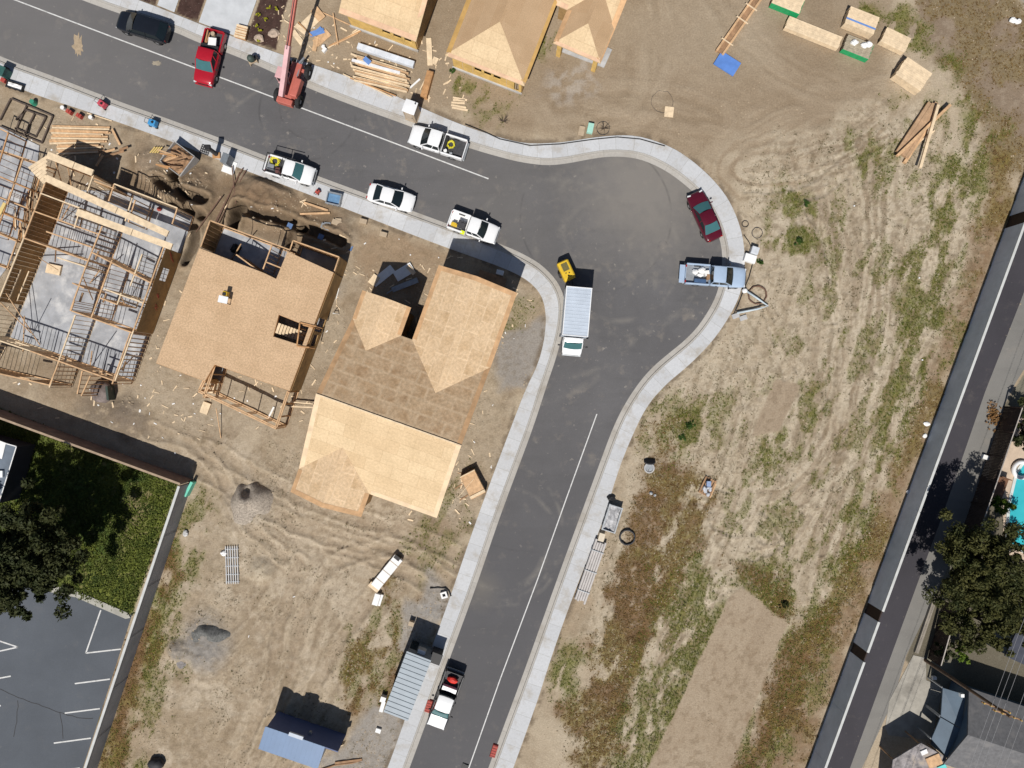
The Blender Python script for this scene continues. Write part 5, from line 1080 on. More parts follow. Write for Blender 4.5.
cargo('tool_box', 'white crossbed tool box in the two tone pickup', 'tool box', tbo, -1.2, 0, .75, MB().box((0,0,.3),(.4,1.4,.5)), WHITE)
# ------------------------------------------------------------------ box truck
t = veh('box_truck', 'white box truck with pale ribbed cargo roof parked by the inside kerb', 'truck', 577, 320, -.085, .996, V_, 1.5)
t.location.x -= .18; BL, BW = 4.4, 2.35; xb = -.62
BOXM = M('box_white', (.47, .53, .61), .45, .08, 1)
MB().box((xb, 0, 1.95), (BL, BW, 2.5)).build('cargo_box', BOXM, t, bevel=.02)
rb = MB()
for i in range(13): rb.box((xb-BL/2+.3+i*(BL-.6)/12, 0, 3.205), (.07, BW-.14, .02))
rb.build('roof_rib', BOXM, t); tm = MB()
for sg in (1, -1): tm.box((xb, sg*(BW/2-.03), 3.215), (BL+.02, .07, .04)); 
for x in (xb-BL/2, xb+BL/2): tm.box((x, 0, 3.217), (.07, BW+.03, .045))
tm.build('edge_trim', WHITE, t); MB().box((xb-BL/2-.012, 0, 1.9), (.02, BW-.2, 2.2)).build('rear_door', WHITEM, t)
MB().box((-.3, 0, .55), (5.8, .9, .22)).build('chassis', BLACK, t)
cab = [(1.62,.95,.5,1.25,1.3),(1.8,.97,.45,1.28,1.33),(2.4,.98,.42,1.26,1.33),(2.85,.95,.42,1.16,1.24),(3.15,.9,.45,1.05,1.12),(3.25,.78,.5,.9,.95)]
hull([(a, b_, c, d, e2) for a, b_, c, d, e2 in cab]).build('cab', WHITE, t, True, sub=1)
cabin(t, 2.62, 2.12, 1.72, 1.64, .9, .84, 1.27, 2.15, WHITE, GLASS, front=GLASST)
wheels(t, 2.45, -1.7, .86, .39, .26); lights(t, 3.18, xb-BL/2-.03, .68, .82, .8); 
for sg in (1, -1): m_ = MB(); m_.box((2.42, sg*1.3, 1.5), (.12, .18, .35)); m_.beam((2.42, sg*.95, 1.45), (2.42, sg*1.25, 1.45), .04, .04); m_.build('wing_mirror', BLACK, t, bevel=.02)
MB().box((3.26, 0, .5), (.12, 1.8, .2)).build('bumper', GREYM, t, bevel=.03)
# ------------------------------------------------------------------ yellow towable compressor
t = veh('towed_compressor', 'yellow towable compressor standing behind the box truck', 'compressor', 566.3, 270.2, .42, .907, V_, 1.0)
bd = MB(); k = []
for x, w_, z0, z1 in [(-.95,.5,.45,1.15),(-.85,.56,.4,1.3),(.7,.56,.4,1.32),(.95,.52,.42,1.1)]: k.append([(x,-w_,z0),(x,-w_,z1-.1),(x,-w_*.8,z1),(x,w_*.8,z1),(x,w_,z1-.1),(x,w_,z0)])
bd.grid(k, True); bd.build('canopy', YEL, t, bevel=.02); MB().box((-.3,0,1.315), (.75,.6,.03)).build('grille', M('dark_mesh', (.14,.12,.04), .7, .3, 9), t); mb = MB(); mb.box((.35,.12,1.335),(.1,.1,.06)); mb.box((.55,-.05,1.33),(.1,.12,.05)); mb.cyl((.3,-.2,1.3),(.3,-.2,1.45),.04); mb.build('filler_cap', BLACK, t)
wheels(t, .05, .05, .66, .28, .18); mb = MB(); mb.beam((.9,.2,.42),(1.7,0,.42),.06,.06); mb.beam((.9,-.2,.42),(1.7,0,.42),.06,.06); mb.cyl((1.55,0,-.0),(1.55,0,.5),.04); mb.build('drawbar', BLACK, t)
# ------------------------------------------------------------------ telehandler
t = veh('telehandler', 'red telehandler with its long boom raised towards the framed house', 'telehandler', 290.5, 81.5, .30, -.954, V_, 1.2)
for x in (1.5, -1.35):
    for sg in (1, -1):
        ty = MB(); r, wd = .62, .42; pr = [(.5, .5), (.85, .5), (1, .36), (1, -.36), (.85, -.5), (.5, -.5)]
        ty.grid([[(x+r*a*math.sin(q*math.pi/11)*(1+.03*(q % 2)), sg*1.05+wd*b, r+r*a*math.cos(q*math.pi/11)*(1+.03*(q % 2))) for a, b in pr] for q in range(23)])
        w_ = ty.build('wheel', RUB, t); MB().cyl((x, sg*.90, r), (x, sg*1.20, r), r*.42, r*.34, 12).build('rim', GREYM, w_)
mb = MB(); mb.box((0,0,.85),(3.9,.95,.5)); mb.box((-1.9,0,1.0),(.5,1.5,.7)); mb.box((1.5,0,.62),(.3,1.7,.3)); mb.box((-1.35,0,.62),(.3,1.7,.3)); mb.build('chassis', TELER, t, bevel=.04)
MB().box((-.45,-.72,1.25),(1.9,.7,.75),0,.9).build('engine_hood', TELER, t, bevel=.06)
cb = MB()
for x in (-.35, .75):
    for y in (.35, 1.05): cb.beam((x,y,1.1),(x+(.1 if x<0 else -.1),y,2.2),.08,.08)
cb.box((.2,.7,2.24),(1.05,.85,.08)); cb.box((.2,.7,1.1),(1.2,.85,.3)); cb.build('cab', TELEP, t, bevel=.02)
MB().box((.2,.7,1.7),(.94,.7,.95)).build('cab_glass', GLASS, t)
b0 = Vector((-1.75,.15,1.85)); b1 = Vector((2.3,.15,3.6)); b2 = Vector((7.4,.12,5.7))
MB().beam(b0, b1, .42, .52).build('boom', TELEP, t, bevel=.03); MB().beam(b0.lerp(b1,.6), b2, .30, .36).build('inner_boom', TELER, t, bevel=.02)
mb = MB(); mb.beam(b0.lerp(b1,.9)+Vector((0,0,.29)), b2+Vector((0,0,.2)), .06, .06); mb.beam(b0.lerp(b1,.9)+Vector((0,.17,.1)), b2+Vector((0,.17,.1)), .04, .05); mb.build('hydraulic_line', BLACK, t)
mb = MB(); mb.cyl((-.2,.15,1.0), b0.lerp(b1,.5)+Vector((0,0,-.2)), .09, .07, 10); mb.cyl((.7,-.35,1.1),(2.6,-.35,.9),.08,.08); mb.build('hydraulic_ram', GREYM, t)
mb = MB(); mb.box((b2.x,.12,b2.z),(.3,.9,.8)); mb.beam((b2.x+.1,-.2,b2.z-.4),(b2.x+1.3,-.2,b2.z-.3),.12,.06); mb.beam((b2.x+.1,.45,b2.z-.4),(b2.x+1.3,.45,b2.z-.3),.12,.06); mb.build('fork', TELER, t)
for sg in (.75, -.75): mb = MB(); mb.beam((1.9, sg*.8, .8), (2.4, sg, .16), .14, .14); mb.box((2.4, sg, .12), (.5,.4,.08)); mb.build('outrigger', BLACK, t)
mb = MB(); mb.beam((1.9,-.2,1.15),(2.6,-.45,1.05),.16,.1); mb.build('hitch', GREYM, t)
# ------------------------------------------------------------------ small site objects
def at(mb, name, mt, label, cat, x, y, z=0, dx=1, dy=0, group=None, smooth=False, bevel=0, zr=None):
    c = W(x, y, z if zr is None else zr); o = mb.build(name, mt, None, smooth, bevel); o.location = (c.x, c.y, z); o.rotation_euler.z = ang(dx, dy); return tag(o, label, cat, group)
def plank(x0, y0, x1, y1, w_, th, z, mt, label, group, name='plank', cat='plank', z2=None):
    a, b = W(x0, y0, z), W(x1, y1, z if z2 is None else z2); c = (a+b)/2; L = (b-a).length
    o = MB().box((0,0,0), (L, w_, th)).build(name, mt); o.location = c; o.rotation_euler = (0, -math.asin((b.z-a.z)/L), math.atan2(b.y-a.y, b.x-a.x)); return tag(o, label, cat, group)
# portable toilet
c = W(413.2, 116, 0); t = thing('portable_toilet', 'tan portable toilet with white roof on the pavement', 'toilet', (c.x, c.y, .04), ang(.93, .34))
mb = MB(); mb.box((0,0,1.05),(1.1,1.1,2.1)); mb.box((0,0,.06),(1.18,1.2,.12)); mb.build('cabin', TAN, t, bevel=.03)
R = [[(x, y, 2.12+.14*(1-(x/.62)**2)*(1-.5*(y/.62)**2)) for x in np.linspace(-.6,.6,7)] for y in np.linspace(-.6,.6,7)]; MB().grid(R).box((0,0,2.1),(1.2,1.2,.06)).build('roof', WHITE, t, True)
d_ = MB().box((0,-.565,1.05),(.72,.03,1.8)).build('door', M('tan_door', (.5,.41,.31), .7, .1, 3), t); MB().box((.28,-.6,1.05),(.05,.04,.16)).build('handle', BLACK, d_); MB().cyl((.4,.4,2.1),(.4,.4,2.4),.05).build('vent_pipe', BLACK, t)
# bin of orange planks by the toilet
def skip(name, label, cat, x, y, dx, dy, L, Wd, h, mt, fillm=None, z=0, t_=.08, group=None, taper=0):
    c = W(x, y, h*.7); t = thing(name, label, cat, (c.x, c.y, z), ang(dx, dy), group)
    mb = MB(); mb.box((0,0,.08),(L-.1,Wd-.1,.1))
    for sg in (1, -1): mb.box((0, sg*(Wd/2-t_/2), h/2), (L, t_, h)); mb.box((sg*(L/2-t_/2), 0, h/2), (t_, Wd-2*t_-.004, h))
    for sg in (1, -1):
        mb.box((0, sg*(Wd/2), h-.05), (L+.05, .09, .09))
        for k in range(3): mb.box((L*(k-1)*.35, sg*(Wd/2+.03), h/2-.02), (.1, .06, h-.14))
    mb.build('bin', mt, t)
    if fillm: 
        r = [[(xx, yy, h*.55+random.uniform(0, h*.35)) for xx in np.linspace(-L/2+.1, L/2-.1, 8)] for yy in np.linspace(-Wd/2+.1, Wd/2-.1, 6)]; MB().grid(r).build('contents', fillm, t)
    return t
at(MB().box((0,0,.35),(2.5,.62,.7)).box((0.05,.02,.72),(2.3,.5,.04)), 'plywood_box', LUMO, 'tall narrow orange plywood box standing behind the portable toilet', 'box', 427, 84, 0, .26, -.965, zr=.6, bevel=.01)
at(MB().box((0,0,.05),(2.6,.5,.1)), 'plywood_strip', LUMP, 'leaning pale plywood strip at the corner of the yellow walled house', 'plywood', 429.5, 52, .05, .05, 1)
at(MB().box((0,0,.04),(.7,.5,.06)), 'plywood_offcut', LUMP, 'small plywood offcut below the leaning pale plywood strip', 'plywood', 435, 61, .05, .4, -.9)
plank(410, 88, 420, 79, .16, .08, .08, WHITEM, 'short white board beside the orange plywood box', None, 'board', 'board')
# lumber yard by the telehandler
grp = 'planks in the lumber pile by the pavement'
for i in range(16):
    y = 54+i*1.75; x0 = 355-random.uniform(-3, 5)+i*.15; x1 = 410-random.uniform(0, 7); sl = 17-i*.35
    plank(x0, y, x1, y+sl, .14, .16+.05*(i % 3), .12+.05*(i % 4)+.12*(i < 8), [LUMP, LUMP, LUM, LUMP][i % 4], 'pale plank lying in the wide lumber pile between boom and orange box', grp)
for i, (a, b, c_, d_, w_) in enumerate([(358,46.5,414,65,.55)]):
    plank(a, b, c_, d_, w_, .45, .35, M('wrapped_lumber', (.62,.66,.72), .5, .15, 1.5), 'white wrapped lumber bundle along the top of the lumber pile', None, 'lumber_bundle', 'lumber bundle')
plank(352, 60, 400, 73, .25, .12, .45, M('wrapped_lumber_thin', (.72,.72,.74), .5, .15, 1.5), 'thin white wrapped board across the lumber pile', None, 'board', 'board')
at(MB().box((0,0,0),(.75,.45,.02)), 'plastic_sheet', TARP, 'small blue plastic scrap on the lumber pile', 'plastic', 367, 60.5, .62, .75, .65)
at(MB().box((0,0,0),(1.4,.5,.02)).box((.3,.1,.03),(.6,.5,.02),.4), 'plastic_sheet', TARP, 'blue plastic scrap among the plywood offcuts beneath the boom shadow', 'plastic', 317, 32.5, .12, .95, -.3)
for i, (x, y, l, w_, dx, dy) in enumerate([(309.5,23,1.5,1.1,.72,-.7),(322,38,1.7,.8,.75,-.65),(298,38,1.6,.5,.6,.8),(315.5,44,1.4,.4,.2,-1),(302,30,1.5,.45,.75,.6),(318,14,1.3,.8,.6,.75)]):
    at(MB().box((0,0,.03),(l,w_,.03)), 'plywood_offcut', [LUMP, LUM][i % 2], 'plywood offcut thrown down under the shadow of the boom', 'plywood', x, y, .03+.025*i, dx, dy, 'plywood offcuts beneath the boom')
for i, (a, b, c_, d_) in enumerate([(315,9,361,30),(326,49,360,30),(329,46,361,31),(334,45,358,33),(284,20,308,35),(298,22,312,36),(333,13,338,45),(343,74,392,97),(350,78,396,96),(366,82,384,84),(420,90,428,74)]):
    plank(a, b, c_, d_, .11, .05, .06+.02*i, [LUM, LUMP, LUMO][i % 3], 'loose plank dropped on the dirt around the lumber pile', 'loose planks around the lumber pile')
for i in range(5): plank(452+random.uniform(-1,1), 97.5+i*2.5, 466+random.uniform(-2,2), 99+i*2.5+random.uniform(-1,1.5), .18, .05, .05, LUMP, 'short plank in the small heap between toilet and maroon topped street corner' if False else 'short plank in the small heap on bare dirt right of the portable toilet', 'short planks right of the toilet')
at(MB().box((0,0,.15),(.45,.3,.3)).ball((.2,.3,.15),(.2,.2,.15),8,5,.2), 'white_scrap', WHITEM, 'white scrap lump beside the dropped planks under the boom', 'scrap', 325, 51, .0, .6, -.8)
for i, (x, y, r) in enumerate([(274.5,34,.55),(259.5,39,.5),(348,110,0)][:2]): at(MB().ball((0,0,.1),(r,r*.8,.22),9,6,.2), 'boulder', M('pale_rock', (.42,.33,.26), .9, .25, 3) if i == 0 else bpy.data.materials['pale_rock'], ['pale boulder at the edge of the mulch bed','pale boulder inside the mulch bed'][i], 'rock', x, y)
# pavement clutter
c = W(242, 33, .2); t = thing('wooden_crate', 'slatted wooden crate standing on the driveway edge by the red pickup', 'crate', (c.x, c.y, .06), ang(.96,.25)); mb = MB(); mb.box((0,0,.2),(1.05,1.15,.36)); mb.build('body', LUMO, t); mb = MB()
for k in range(5): mb.box((0,-.5+k*.25,.40),(1.1,.13 if k % 2 else .2,.05))
mb.build('slats', LUMP, t)
c = W(252, 60, .4); t = thing('cement_mixer', 'small dark machine on the kerb left of the telehandler', 'mixer', (c.x, c.y, -.05), .4); MB().ball((0,0,.75),(.35,.35,.42),12,8).build('drum', M('dark_green', (.05,.07,.06), .6, .2, 4), t, True); mb = MB(); mb.box((0,0,.3),(.8,.5,.1)); mb.beam((-.4,-.25,0),(0,0,.8),.06,.06); mb.beam((.4,-.25,0),(0,0,.8),.06,.06); mb.beam((0,.4,0),(0,.1,.8),.06,.06); mb.build('frame', TAN, t); MB().box((.45,.1,.35),(.35,.35,.4)).build('motor', BLACK, t, bevel=.03)
def machine(name, label, cat, x, y, mt, mt2, dx=1, dy=0, s=1.0):
    c = W(x, y, .3); t = thing(name, label, cat, (c.x, c.y, .04), ang(dx, dy)); MB().box((0,0,.38*s),(.75*s,.6*s,.5*s),0,.85).build('body', mt, t, bevel=.05*s); mb = MB()
    for sx in (-1, 1):
        for sy in (-1, 1): mb.cyl((sx*.3*s, sy*.26*s, .12*s),(sx*.3*s, sy*.34*s, .12*s),.12*s)
    mb.build('wheels', RUB, t); mb = MB(); mb.tube([(-.35*s,-.2*s,.5*s),(-.55*s,-.2*s,.75*s),(-.55*s,.2*s,.75*s),(-.35*s,.2*s,.5*s)],.025,6); mb.build('handle', mt2, t); MB().cyl((.1*s,0,.63*s),(.1*s,0,.74*s),.1*s).build('cap', mt2, t)
machine('generator', 'pink red machine standing on the left pavement', 'generator', 103, 104.5, M('pink_red', (.5,.07,.10), .5, .15, 4), BLACK, .8, .6)
machine('generator', 'bright blue machine standing on the left pavement', 'generator', 153.5, 123.5, BLUEP, BLACK, .95, .3, 1.05)
machine('hand_tool', 'small red tool on the pavement ahead of the racked white pickup', 'tool', 317.5, 191.5, REDB, BLACK, .6, -.8, .62)
skip('mixing_tub', 'grey steel tub with blue water on the pavement edge below the parked sedan', 'tub', 334, 199, .97, .22, 1.35, 1.1, .55, GREYM, None, .03)
at(MB().box((0,0,.3),(1.15,.9,.02)), 'water_surface', M('blue_water', (.14,.26,.42), .15, .2, 2), 'blue grey water standing in the steel tub', 'water', 334, 199, .03, .97, .22, zr=.385)
c = W(205, 150, .1); t = thing('steel_grate', 'dark square grate lying on the pavement', 'grate', (c.x, c.y, .06), ang(.94,.33)); mb = MB()
for k in range(5): mb.box((-.4+.2*k,0,.05),(.06,.8,.06)); mb.box((0,-.4+.2*k,.045),(.86,.06,.05))
mb.build('bars', LINER, t)
c = W(228, 166, .4); t = thing('utility_cabinet', 'pale grey utility cabinet with a dark top at the pavement edge', 'cabinet', (c.x, c.y, 0), ang(.35,-.94)); MB().box((0,0,.05),(1.25,1.2,.12)).build('pad', WHITEM, t); MB().box((.45,.1,.7),(.95,.62,1.3)).build('cabinet', M('dark_cabinet', (.16,.18,.2), .5, .2, 4), t, bevel=.03)
c = W(213.5, 152, .8); t = thing('site_lamp_stand', 'dark post machine standing on the pavement with long shadow', 'stand', (c.x, c.y, .03), 0); MB().cyl((0,0,0),(0,0,1.9),.22,.18,10).build('post', LINER, t); MB().box((0,0,2.0),(.5,.5,.28)).build('head', BLACK, t, bevel=.04); MB().box((0,-.1,.1),(.7,.5,.2)).build('base', LUMO, t)
# wood-scrap bin by the framed house
c = W(179, 160, .5); t = thing('debris_container', 'sloping tray heaped with scrap wood beside the dark trenches', 'container', (c.x, c.y, 0), ang(.80,.60)); mb = MB()
mb.box((0,0,.1),(2.6,2.3,.1)); mb.box((1.3,0,.6),(.1,2.3,1.0)); mb.box((0,-1.15,.4),(2.6,.08,.6)); mb.box((0,1.15,.6),(2.6,.08,1.0)); mb.box((-1.3,0,.4),(.08,2.3,.6)); mb.build('tray', M('galvanised_tray', (.34,.33,.32), .5, .15, 2), t)
MB().grid([[(x, y, .3+.55*(x+1.3)/2.6+random.uniform(-.1,.22)) for x in np.linspace(-1.2,1.2,9)] for y in np.linspace(-1.05,1.05,8)]).build('scrap_heap', LUMD, t)
for i in range(9):
    x, y = 172+random.uniform(-9,8), 160+random.uniform(-8,7); a = random.uniform(-.6,.6); l = random.uniform(5,9); plank(x-l*math.cos(a), y-l*math.sin(a), x+l*math.cos(a), y+l*math.sin(a), .13, .05, .95+.05*i, [LUM, LUMO, LUMD][i % 3], 'scrap stick thrown on the sloping debris tray', 'scrap sticks on the debris tray')
for i in range(4): plank(150+i*2.4, 153, 156+i*2.4-1, 147, .12, .05, .3+.02*i, M('yellow_stick', (.6,.44,.16), .8, .2, 3) if i == 0 else bpy.data.materials['yellow_stick'], 'short yellow stick in the pallet left of the debris tray', 'yellow sticks left of the debris tray')
# fanned planks top-left
for i in range(17):
    x0 = 50+random.uniform(-1,3)+(6 if i > 10 else 0); y0 = 126+i*1.75; x1 = 113-random.uniform(0,9)-i*.6; plank(x0, y0, x1, y0+2+random.uniform(-1,1.4)-(i*.25), .15, .08, .12+.05*(i % 3), [LUM, LUMP, LUM][i % 3], 'long pale plank in the wide fan of lumber above the framed house', 'fanned lumber above the framed house')
c = W(98, 158, .3)
for i, (a, b, c_, d_) in enumerate([(112,129,120,145),(98,160,104,150),(105,152,115,149),(104,157,124,151),(96,166,103,155),(119,150,128,147)]): plank(a, b, c_, d_, .2, .06, .25+.05*i, LUMD if i % 2 else LUM, 'offcut board in the shaded heap right of the fanned lumber', 'offcuts right of the fanned lumber')
for i in range(16): a = random.uniform(1.2, 1.9); x, y = 22+random.uniform(-9,9), 222+random.uniform(-26,26)-0; l = random.uniform(4,13); x -= (y-222)*.33; plank(x-l*math.cos(a)*.4, y-l*math.sin(a), x+l*math.cos(a)*.4, y+l*math.sin(a), .11, .05, .05+.03*i, [LUM, LUMP, LUMO, LUMD][i % 4], 'offcut stick littering the gap between the two framed houses', 'offcut sticks between framed houses')
# flat black frame on the ground
c = W(0, 0, 0); t = thing('frame_panel', 'dark timber wall frame lying flat on the dirt at the left edge', 'frame', (0, 0, 0)); mb = MB()
fpts = lambda *p: [W(x, y, .15) for x, y in p]
for a, b in [((11,98.5),(53,116)),((53,116),(42,143)),((42,143),(0,126)),((0,120),(11,98.5)),((27,105),(15,132)),((46,117),(36,137)),((26,110),(46,117)),((15,128),(36,137)),((35,113),(24,136)),((16,120),(26,110))]: A, B = fpts(a, b); mb.beam(A, B, .13, .14)
mb.build('timbers', M('dark_timber', (.10,.075,.06), .85, .3, 3), t)
at(MB().cyl((0,0,0),(0,0,.5),.28,.22,14), 'bucket', M('green_plastic', (.04,.25,.16), .6, .1, 5), 'green bucket beside the dark wall frame on the ground', 'bucket', 35, 103.5, 0)
for i, (x, y, m_, l) in enumerate([(71,113,REDB,'red can with yellow spout behind the fanned lumber'),(81,117,REDB,'dark red fuel can right of another red can behind the fanned lumber'),(64.5,109,WHITEM,'white bucket left of the red cans'),(92.5,118.5,WHITEM,'white bucket right of the red cans')]): 
    mb = MB(); 
    if i < 2: mb.box((0,0,.2),(.5,.38,.4)); mb.box((0,0,.44),(.12,.2,.08)); mb.cyl((.2,0,.4),(.35,0,.55),.04)
    else: mb.cyl((0,0,0),(0,0,.38),.16,.19,14)
    at(mb, 'fuel_can' if i < 2 else 'bucket', m_, l, 'can' if i < 2 else 'bucket', x, y, .02, .8, .5)
plank(87, 113, 112, 121, .1, .06, .06, LUMP, 'single long board along the left pavement edge behind the red cans', None)
skip('milk_crate', 'black crate of white bottles on the dirt at the left edge', 'crate', 15, 86, .95, .3, 1.6, .6, .35, BLACK, WHITEM)
at(MB().box((0,0,.5),(.9,.8,1.0)).box((0,0,1.04),(1.0,.9,.08)), 'wheeled_bin', M('dark_teal', (.03,.10,.09), .6, .2, 4), 'dark teal bin at the left edge of the pavement', 'bin', 1, 71, .03, .9, .4, zr=.8, bevel=.03)
at(MB().ball((0,0,.3),(.3,.3,.3),10,7,.1), 'trash_bag', BLACK, 'small dark bag beside the teal bin on the pavement', 'bag', 8.5, 71, .03)
at(MB().box((0,0,.2),(.45,.4,.4)), 'cooler', REDB, 'dark red cooler box at the left pavement edge', 'cooler', 5.5, 81.5, .03, .8, .4, bevel=.04)
# objects on house decks
c = W(227, 299, H2Z); t = thing('table_saw', 'white topped yellow table saw on the flat plywood floor deck', 'saw', (c.x, c.y, H2Z+.01), ang(.95,.2)); MB().box((0,-.15,.78),(.85,.62,.05)).build('table_top', WHITE, t); mb = MB()
for sx in (-.35,.35):
    for sy in (-.4,.1): mb.beam((sx*1.15,sy*1.1,0),(sx,sy,.77),.05,.05)
mb.build('leg', BLACK, t); MB().box((.05,.42,.55),(.4,.4,.6)).build('motor', YEL, t, bevel=.04); MB().box((.05,.35,.9),(.3,.25,.1)).build('guard', BLACK, t)
at(MB().cyl((-.35,-.1,.3),(.35,-.1,.3),.2).cyl((-.35,.3,.3),(.35,.3,.3),.2).box((0,.1,.6),(.4,.3,.3)).box((0,.1,.05),(.9,.7,.08)), 'air_compressor', BLACK, 'black compressor on the shaded slab of the deck topped house', 'compressor', 237.5, 250, .1, .5, -.85)
at(MB().box((0,0,.03),(1.3,.16,.06)), 'white_pipe', WHITEM, 'short white pipe inside the framed patio', 'pipe', 271, 413, .05, .45, -.9)
at(MB().box((0,0,.25),(.9,.6,.5)), 'plywood_box', LUMP, 'pale plywood box inside the corner of the framed patio', 'box', 213, 388, .05, .25, -.97)
at(MB().box((0,0,.1),(1.1,.75,.2)), 'plywood_stack', LUMP, 'small plywood stack outside the corner of the framed patio', 'plywood', 206, 408, .02, .35, -.93)
plank(216, 408, 221, 438, .06, .06, .9, LUM, 'diagonal brace stick leaning from the framed patio', None, z2=.05)
for i, (a, b, c_, d_) in enumerate([(289,402,313,404),(290,406.5,313,407.5)]): plank(a, b, c_, d_, .12, .09, .5, LUMP, 'board bridging from the framed patio to the large roofed house', 'boards bridging to the roofed house')
for i, (a, b, c_, d_) in enumerate([(304,202.5,328,210.5),(300,214,330,213)]): plank(a, b, c_, d_, .18, .12, .12, LUM, ['pale plank pointing at the steel water tub','pale plank flat on the dirt below another by the tub'][i], None)
for i, (x, y) in enumerate([(337,223),(345,235),(326,227),(342,228)]): at(MB().box((0,0,.1),(.9,.5,.16)).box((.05,.3,.08),(.6,.3,.12),.3), 'form_panel', [TAN, LUMP, GREYM, TAN][i], 'form panel scrap in the shaded dirt north of the deck topped house', 'panel', x, y, .15, .9, .35, 'form scraps north of the deck topped house')
for i, (x, y, m_) in enumerate([(321,237,BLUEP),(290,226,BLUEP),(350,248,BLUEP)]): at(MB().box((0,0,.06),(.5,.5,.1)), 'blue_board', M('dull_blue', (.10,.17,.32), .6, .2, 4) if i == 0 else bpy.data.materials['dull_blue'], ['dull blue board in the shaded dirt north of the deck','dull blue board lying over the dark trench','dull blue board furthest right by the trench'][i], 'board', x, y, .12, .4, -.9)
at(MB().cyl((0,0,0),(0,0,1.6),.12,.1,10), 'red_barrel', REDB, 'small red cap on the slab in the far corner room of the framed house', 'cap', 160, 209.5, .1, zr=.1) if False else at(MB().ball((0,0,.15),(.22,.22,.2),10,6), 'red_bag', REDB, 'red bag on the grey slab in the corner room of the framed house', 'bag', 160, 209.5, .1)
# scraps between roofed house and street
for i, (x, y, l, w_, dx, dy, m_) in enumerate([(383,276,2.4,.8,.75,-.6,WHITEM),(404,272,1.9,1.0,.85,-.5,WHITEM),(374,280,1.0,.7,.6,-.8,LUMP),(411,270,1.0,.4,.6,.7,LUMP),(405,285,2.6,.5,.9,-.35,GREYM),(392,290,1.2,.1,.8,-.55,GREYM)]): at(MB().box((0,0,.03),(l,w_,.05)), 'panel_scrap', m_, 'panel scrap half in the gable shadow by the street corner house', 'panel', x, y, .1+.05*i, dx, dy, 'panel scraps by the gable shadow')
for i, (x, y, m_) in enumerate([(364,222,TAN),(384,235,TAN),(500,273,WHITEM)]): at(MB().box((0,0,.2),(.45,.7,.4)), 'utility_box', m_, ['low tan utility box by the pavement near the sedan','low tan utility box in dirt below the pavement near the sedan','pale box in the deep shadow of the corner house'][i], 'utility box', x, y, .02, .25, -.97, bevel=.03)
at(MB().box((0,0,.1),(2.7,.9,.16)), 'stacked_panels', LUMD, 'flat brown panel stack in the shadow of the corner house', 'panels', 492, 279, .05, .94, .34)
for i, (x, y) in enumerate([(336,314),(337,318)][:1]): at(MB().beam((-.3,0,0),(0,0,1.0),.05,.05).beam((.3,0,0),(0,0,1.0),.05,.05).beam((-.16,0,.45),(.16,0,.45),.05,.05), 'step_ladder', WHITEM, 'small white A shaped stand between the two plywood houses', 'stand', x, y, .02, 1, 0)
plank(339, 288, 336, 300, .06, .04, .05, WHITEM, 'thin white strip between the two plywood houses', None, 'strip', 'strip')
c = W(473, 484, .5); t = thing('wooden_crate', 'plywood crate beside the pavement east of the large roof', 'crate', (c.x, c.y, 0), ang(-.45,-.89)); MB().box((0,0,.45),(2.4,1.5,.9)).build('body', LUM, t, bevel=.01); mb = MB(); mb.box((-1.0,0,.93),(.25,1.55,.1)); mb.box((1.15,0,.925),(.1,1.55,.06)); mb.beam((0,.72,.93),(0,.72,.931),2.35,.04); mb.build('cleats', LUMP, t)
for i, (a, b, c_, d_) in enumerate([(458,473,462,473),(455,489,462,484),(460,500,468,495)]): plank(a, b, c_, d_, .12, .06, .05, LUMD, 'dark stick on the dirt left of the plywood crate', 'sticks left of the plywood crate')
# lower left lot
c = W(387, 572, .3); t = thing('wrapped_truss_bundle', 'long white wrapped bundle with yellow end on the lower lot', 'bundle', (c.x, c.y, 0), ang(.63,-.78)); MB().box((0,0,.25),(3.6,.95,.5)).build('wrap', WHITEM, t, bevel=.05); MB().box((-1.85,.05,.22),(.5,1.1,.4)).build('end_board', YEL if False else LUMP, t); [MB().box((x,0,.26),(.05,.97,.52)).build('strap', TAN, t) for x in (-1,0,1.1)]; MB().box((1.7,.1,.4),(.35,.6,.3)).build('end_cap', BLACK, t)
at(MB().box((0,0,.2),(1.1,.55,.4)).box((0,-.4,.1),(1.1,.2,.2)), 'small_crate', WHITEM, 'small white crate below the long wrapped bundle', 'crate', 377, 598.5, .02, .3, -.95)
c = W(232, 565, .1); t = thing('pipe_rack', 'white grid of pipes lying on the lower left lot', 'pipe rack', (c.x, c.y, .05), ang(.03,1)); mb = MB()
for k in range(6): mb.cyl((-1.8,-.55+.22*k,.08),(1.8,-.55+.22*k,.08),.05,n=8)
mb.build('pipes', M('pipe_white', (.6,.6,.6), .5, .1, 3), t); mb = MB(); [mb.box((x,0,.03),(.08,1.3,.05)) for x in (-1.5,-.7,.1,.9,1.6)]; mb.build('spacer', GREYM, t)
at(MB().ball((0,0,.1),(.3,.25,.15),9,6,.25), 'white_bag', WHITEM, 'crumpled white bag left of the white pipe grid', 'bag', 224, 553, .02)
at(MB().ball((0,0,.1),(.25,.35,.15),9,6,.25), 'white_bag', M('grey_bag', (.5,.5,.5), .7, .2, 5), 'crumpled pale bag near the grey wall on the weedy strip', 'bag', 186, 533, .02)
at(MB().box((0,0,.4),(1.5,.25,.8)), 'green_wrapped_post', M('mint_green', (.15,.55,.42), .6, .2, 3), 'mint green wrapped bundle against the end of the grey wall', 'bundle', 192, 488, .0, .45, -.89)
at(MB().ball((0,0,.35),(1.1,1.0,.5),14,8,.12), 'covered_pallet', M('dark_cover', (.16,.13,.12), .7, .5, 1.5), 'dark covered pile at the corner of the framed house', 'pile', 104, 392, .1, .9, .4, smooth=True)
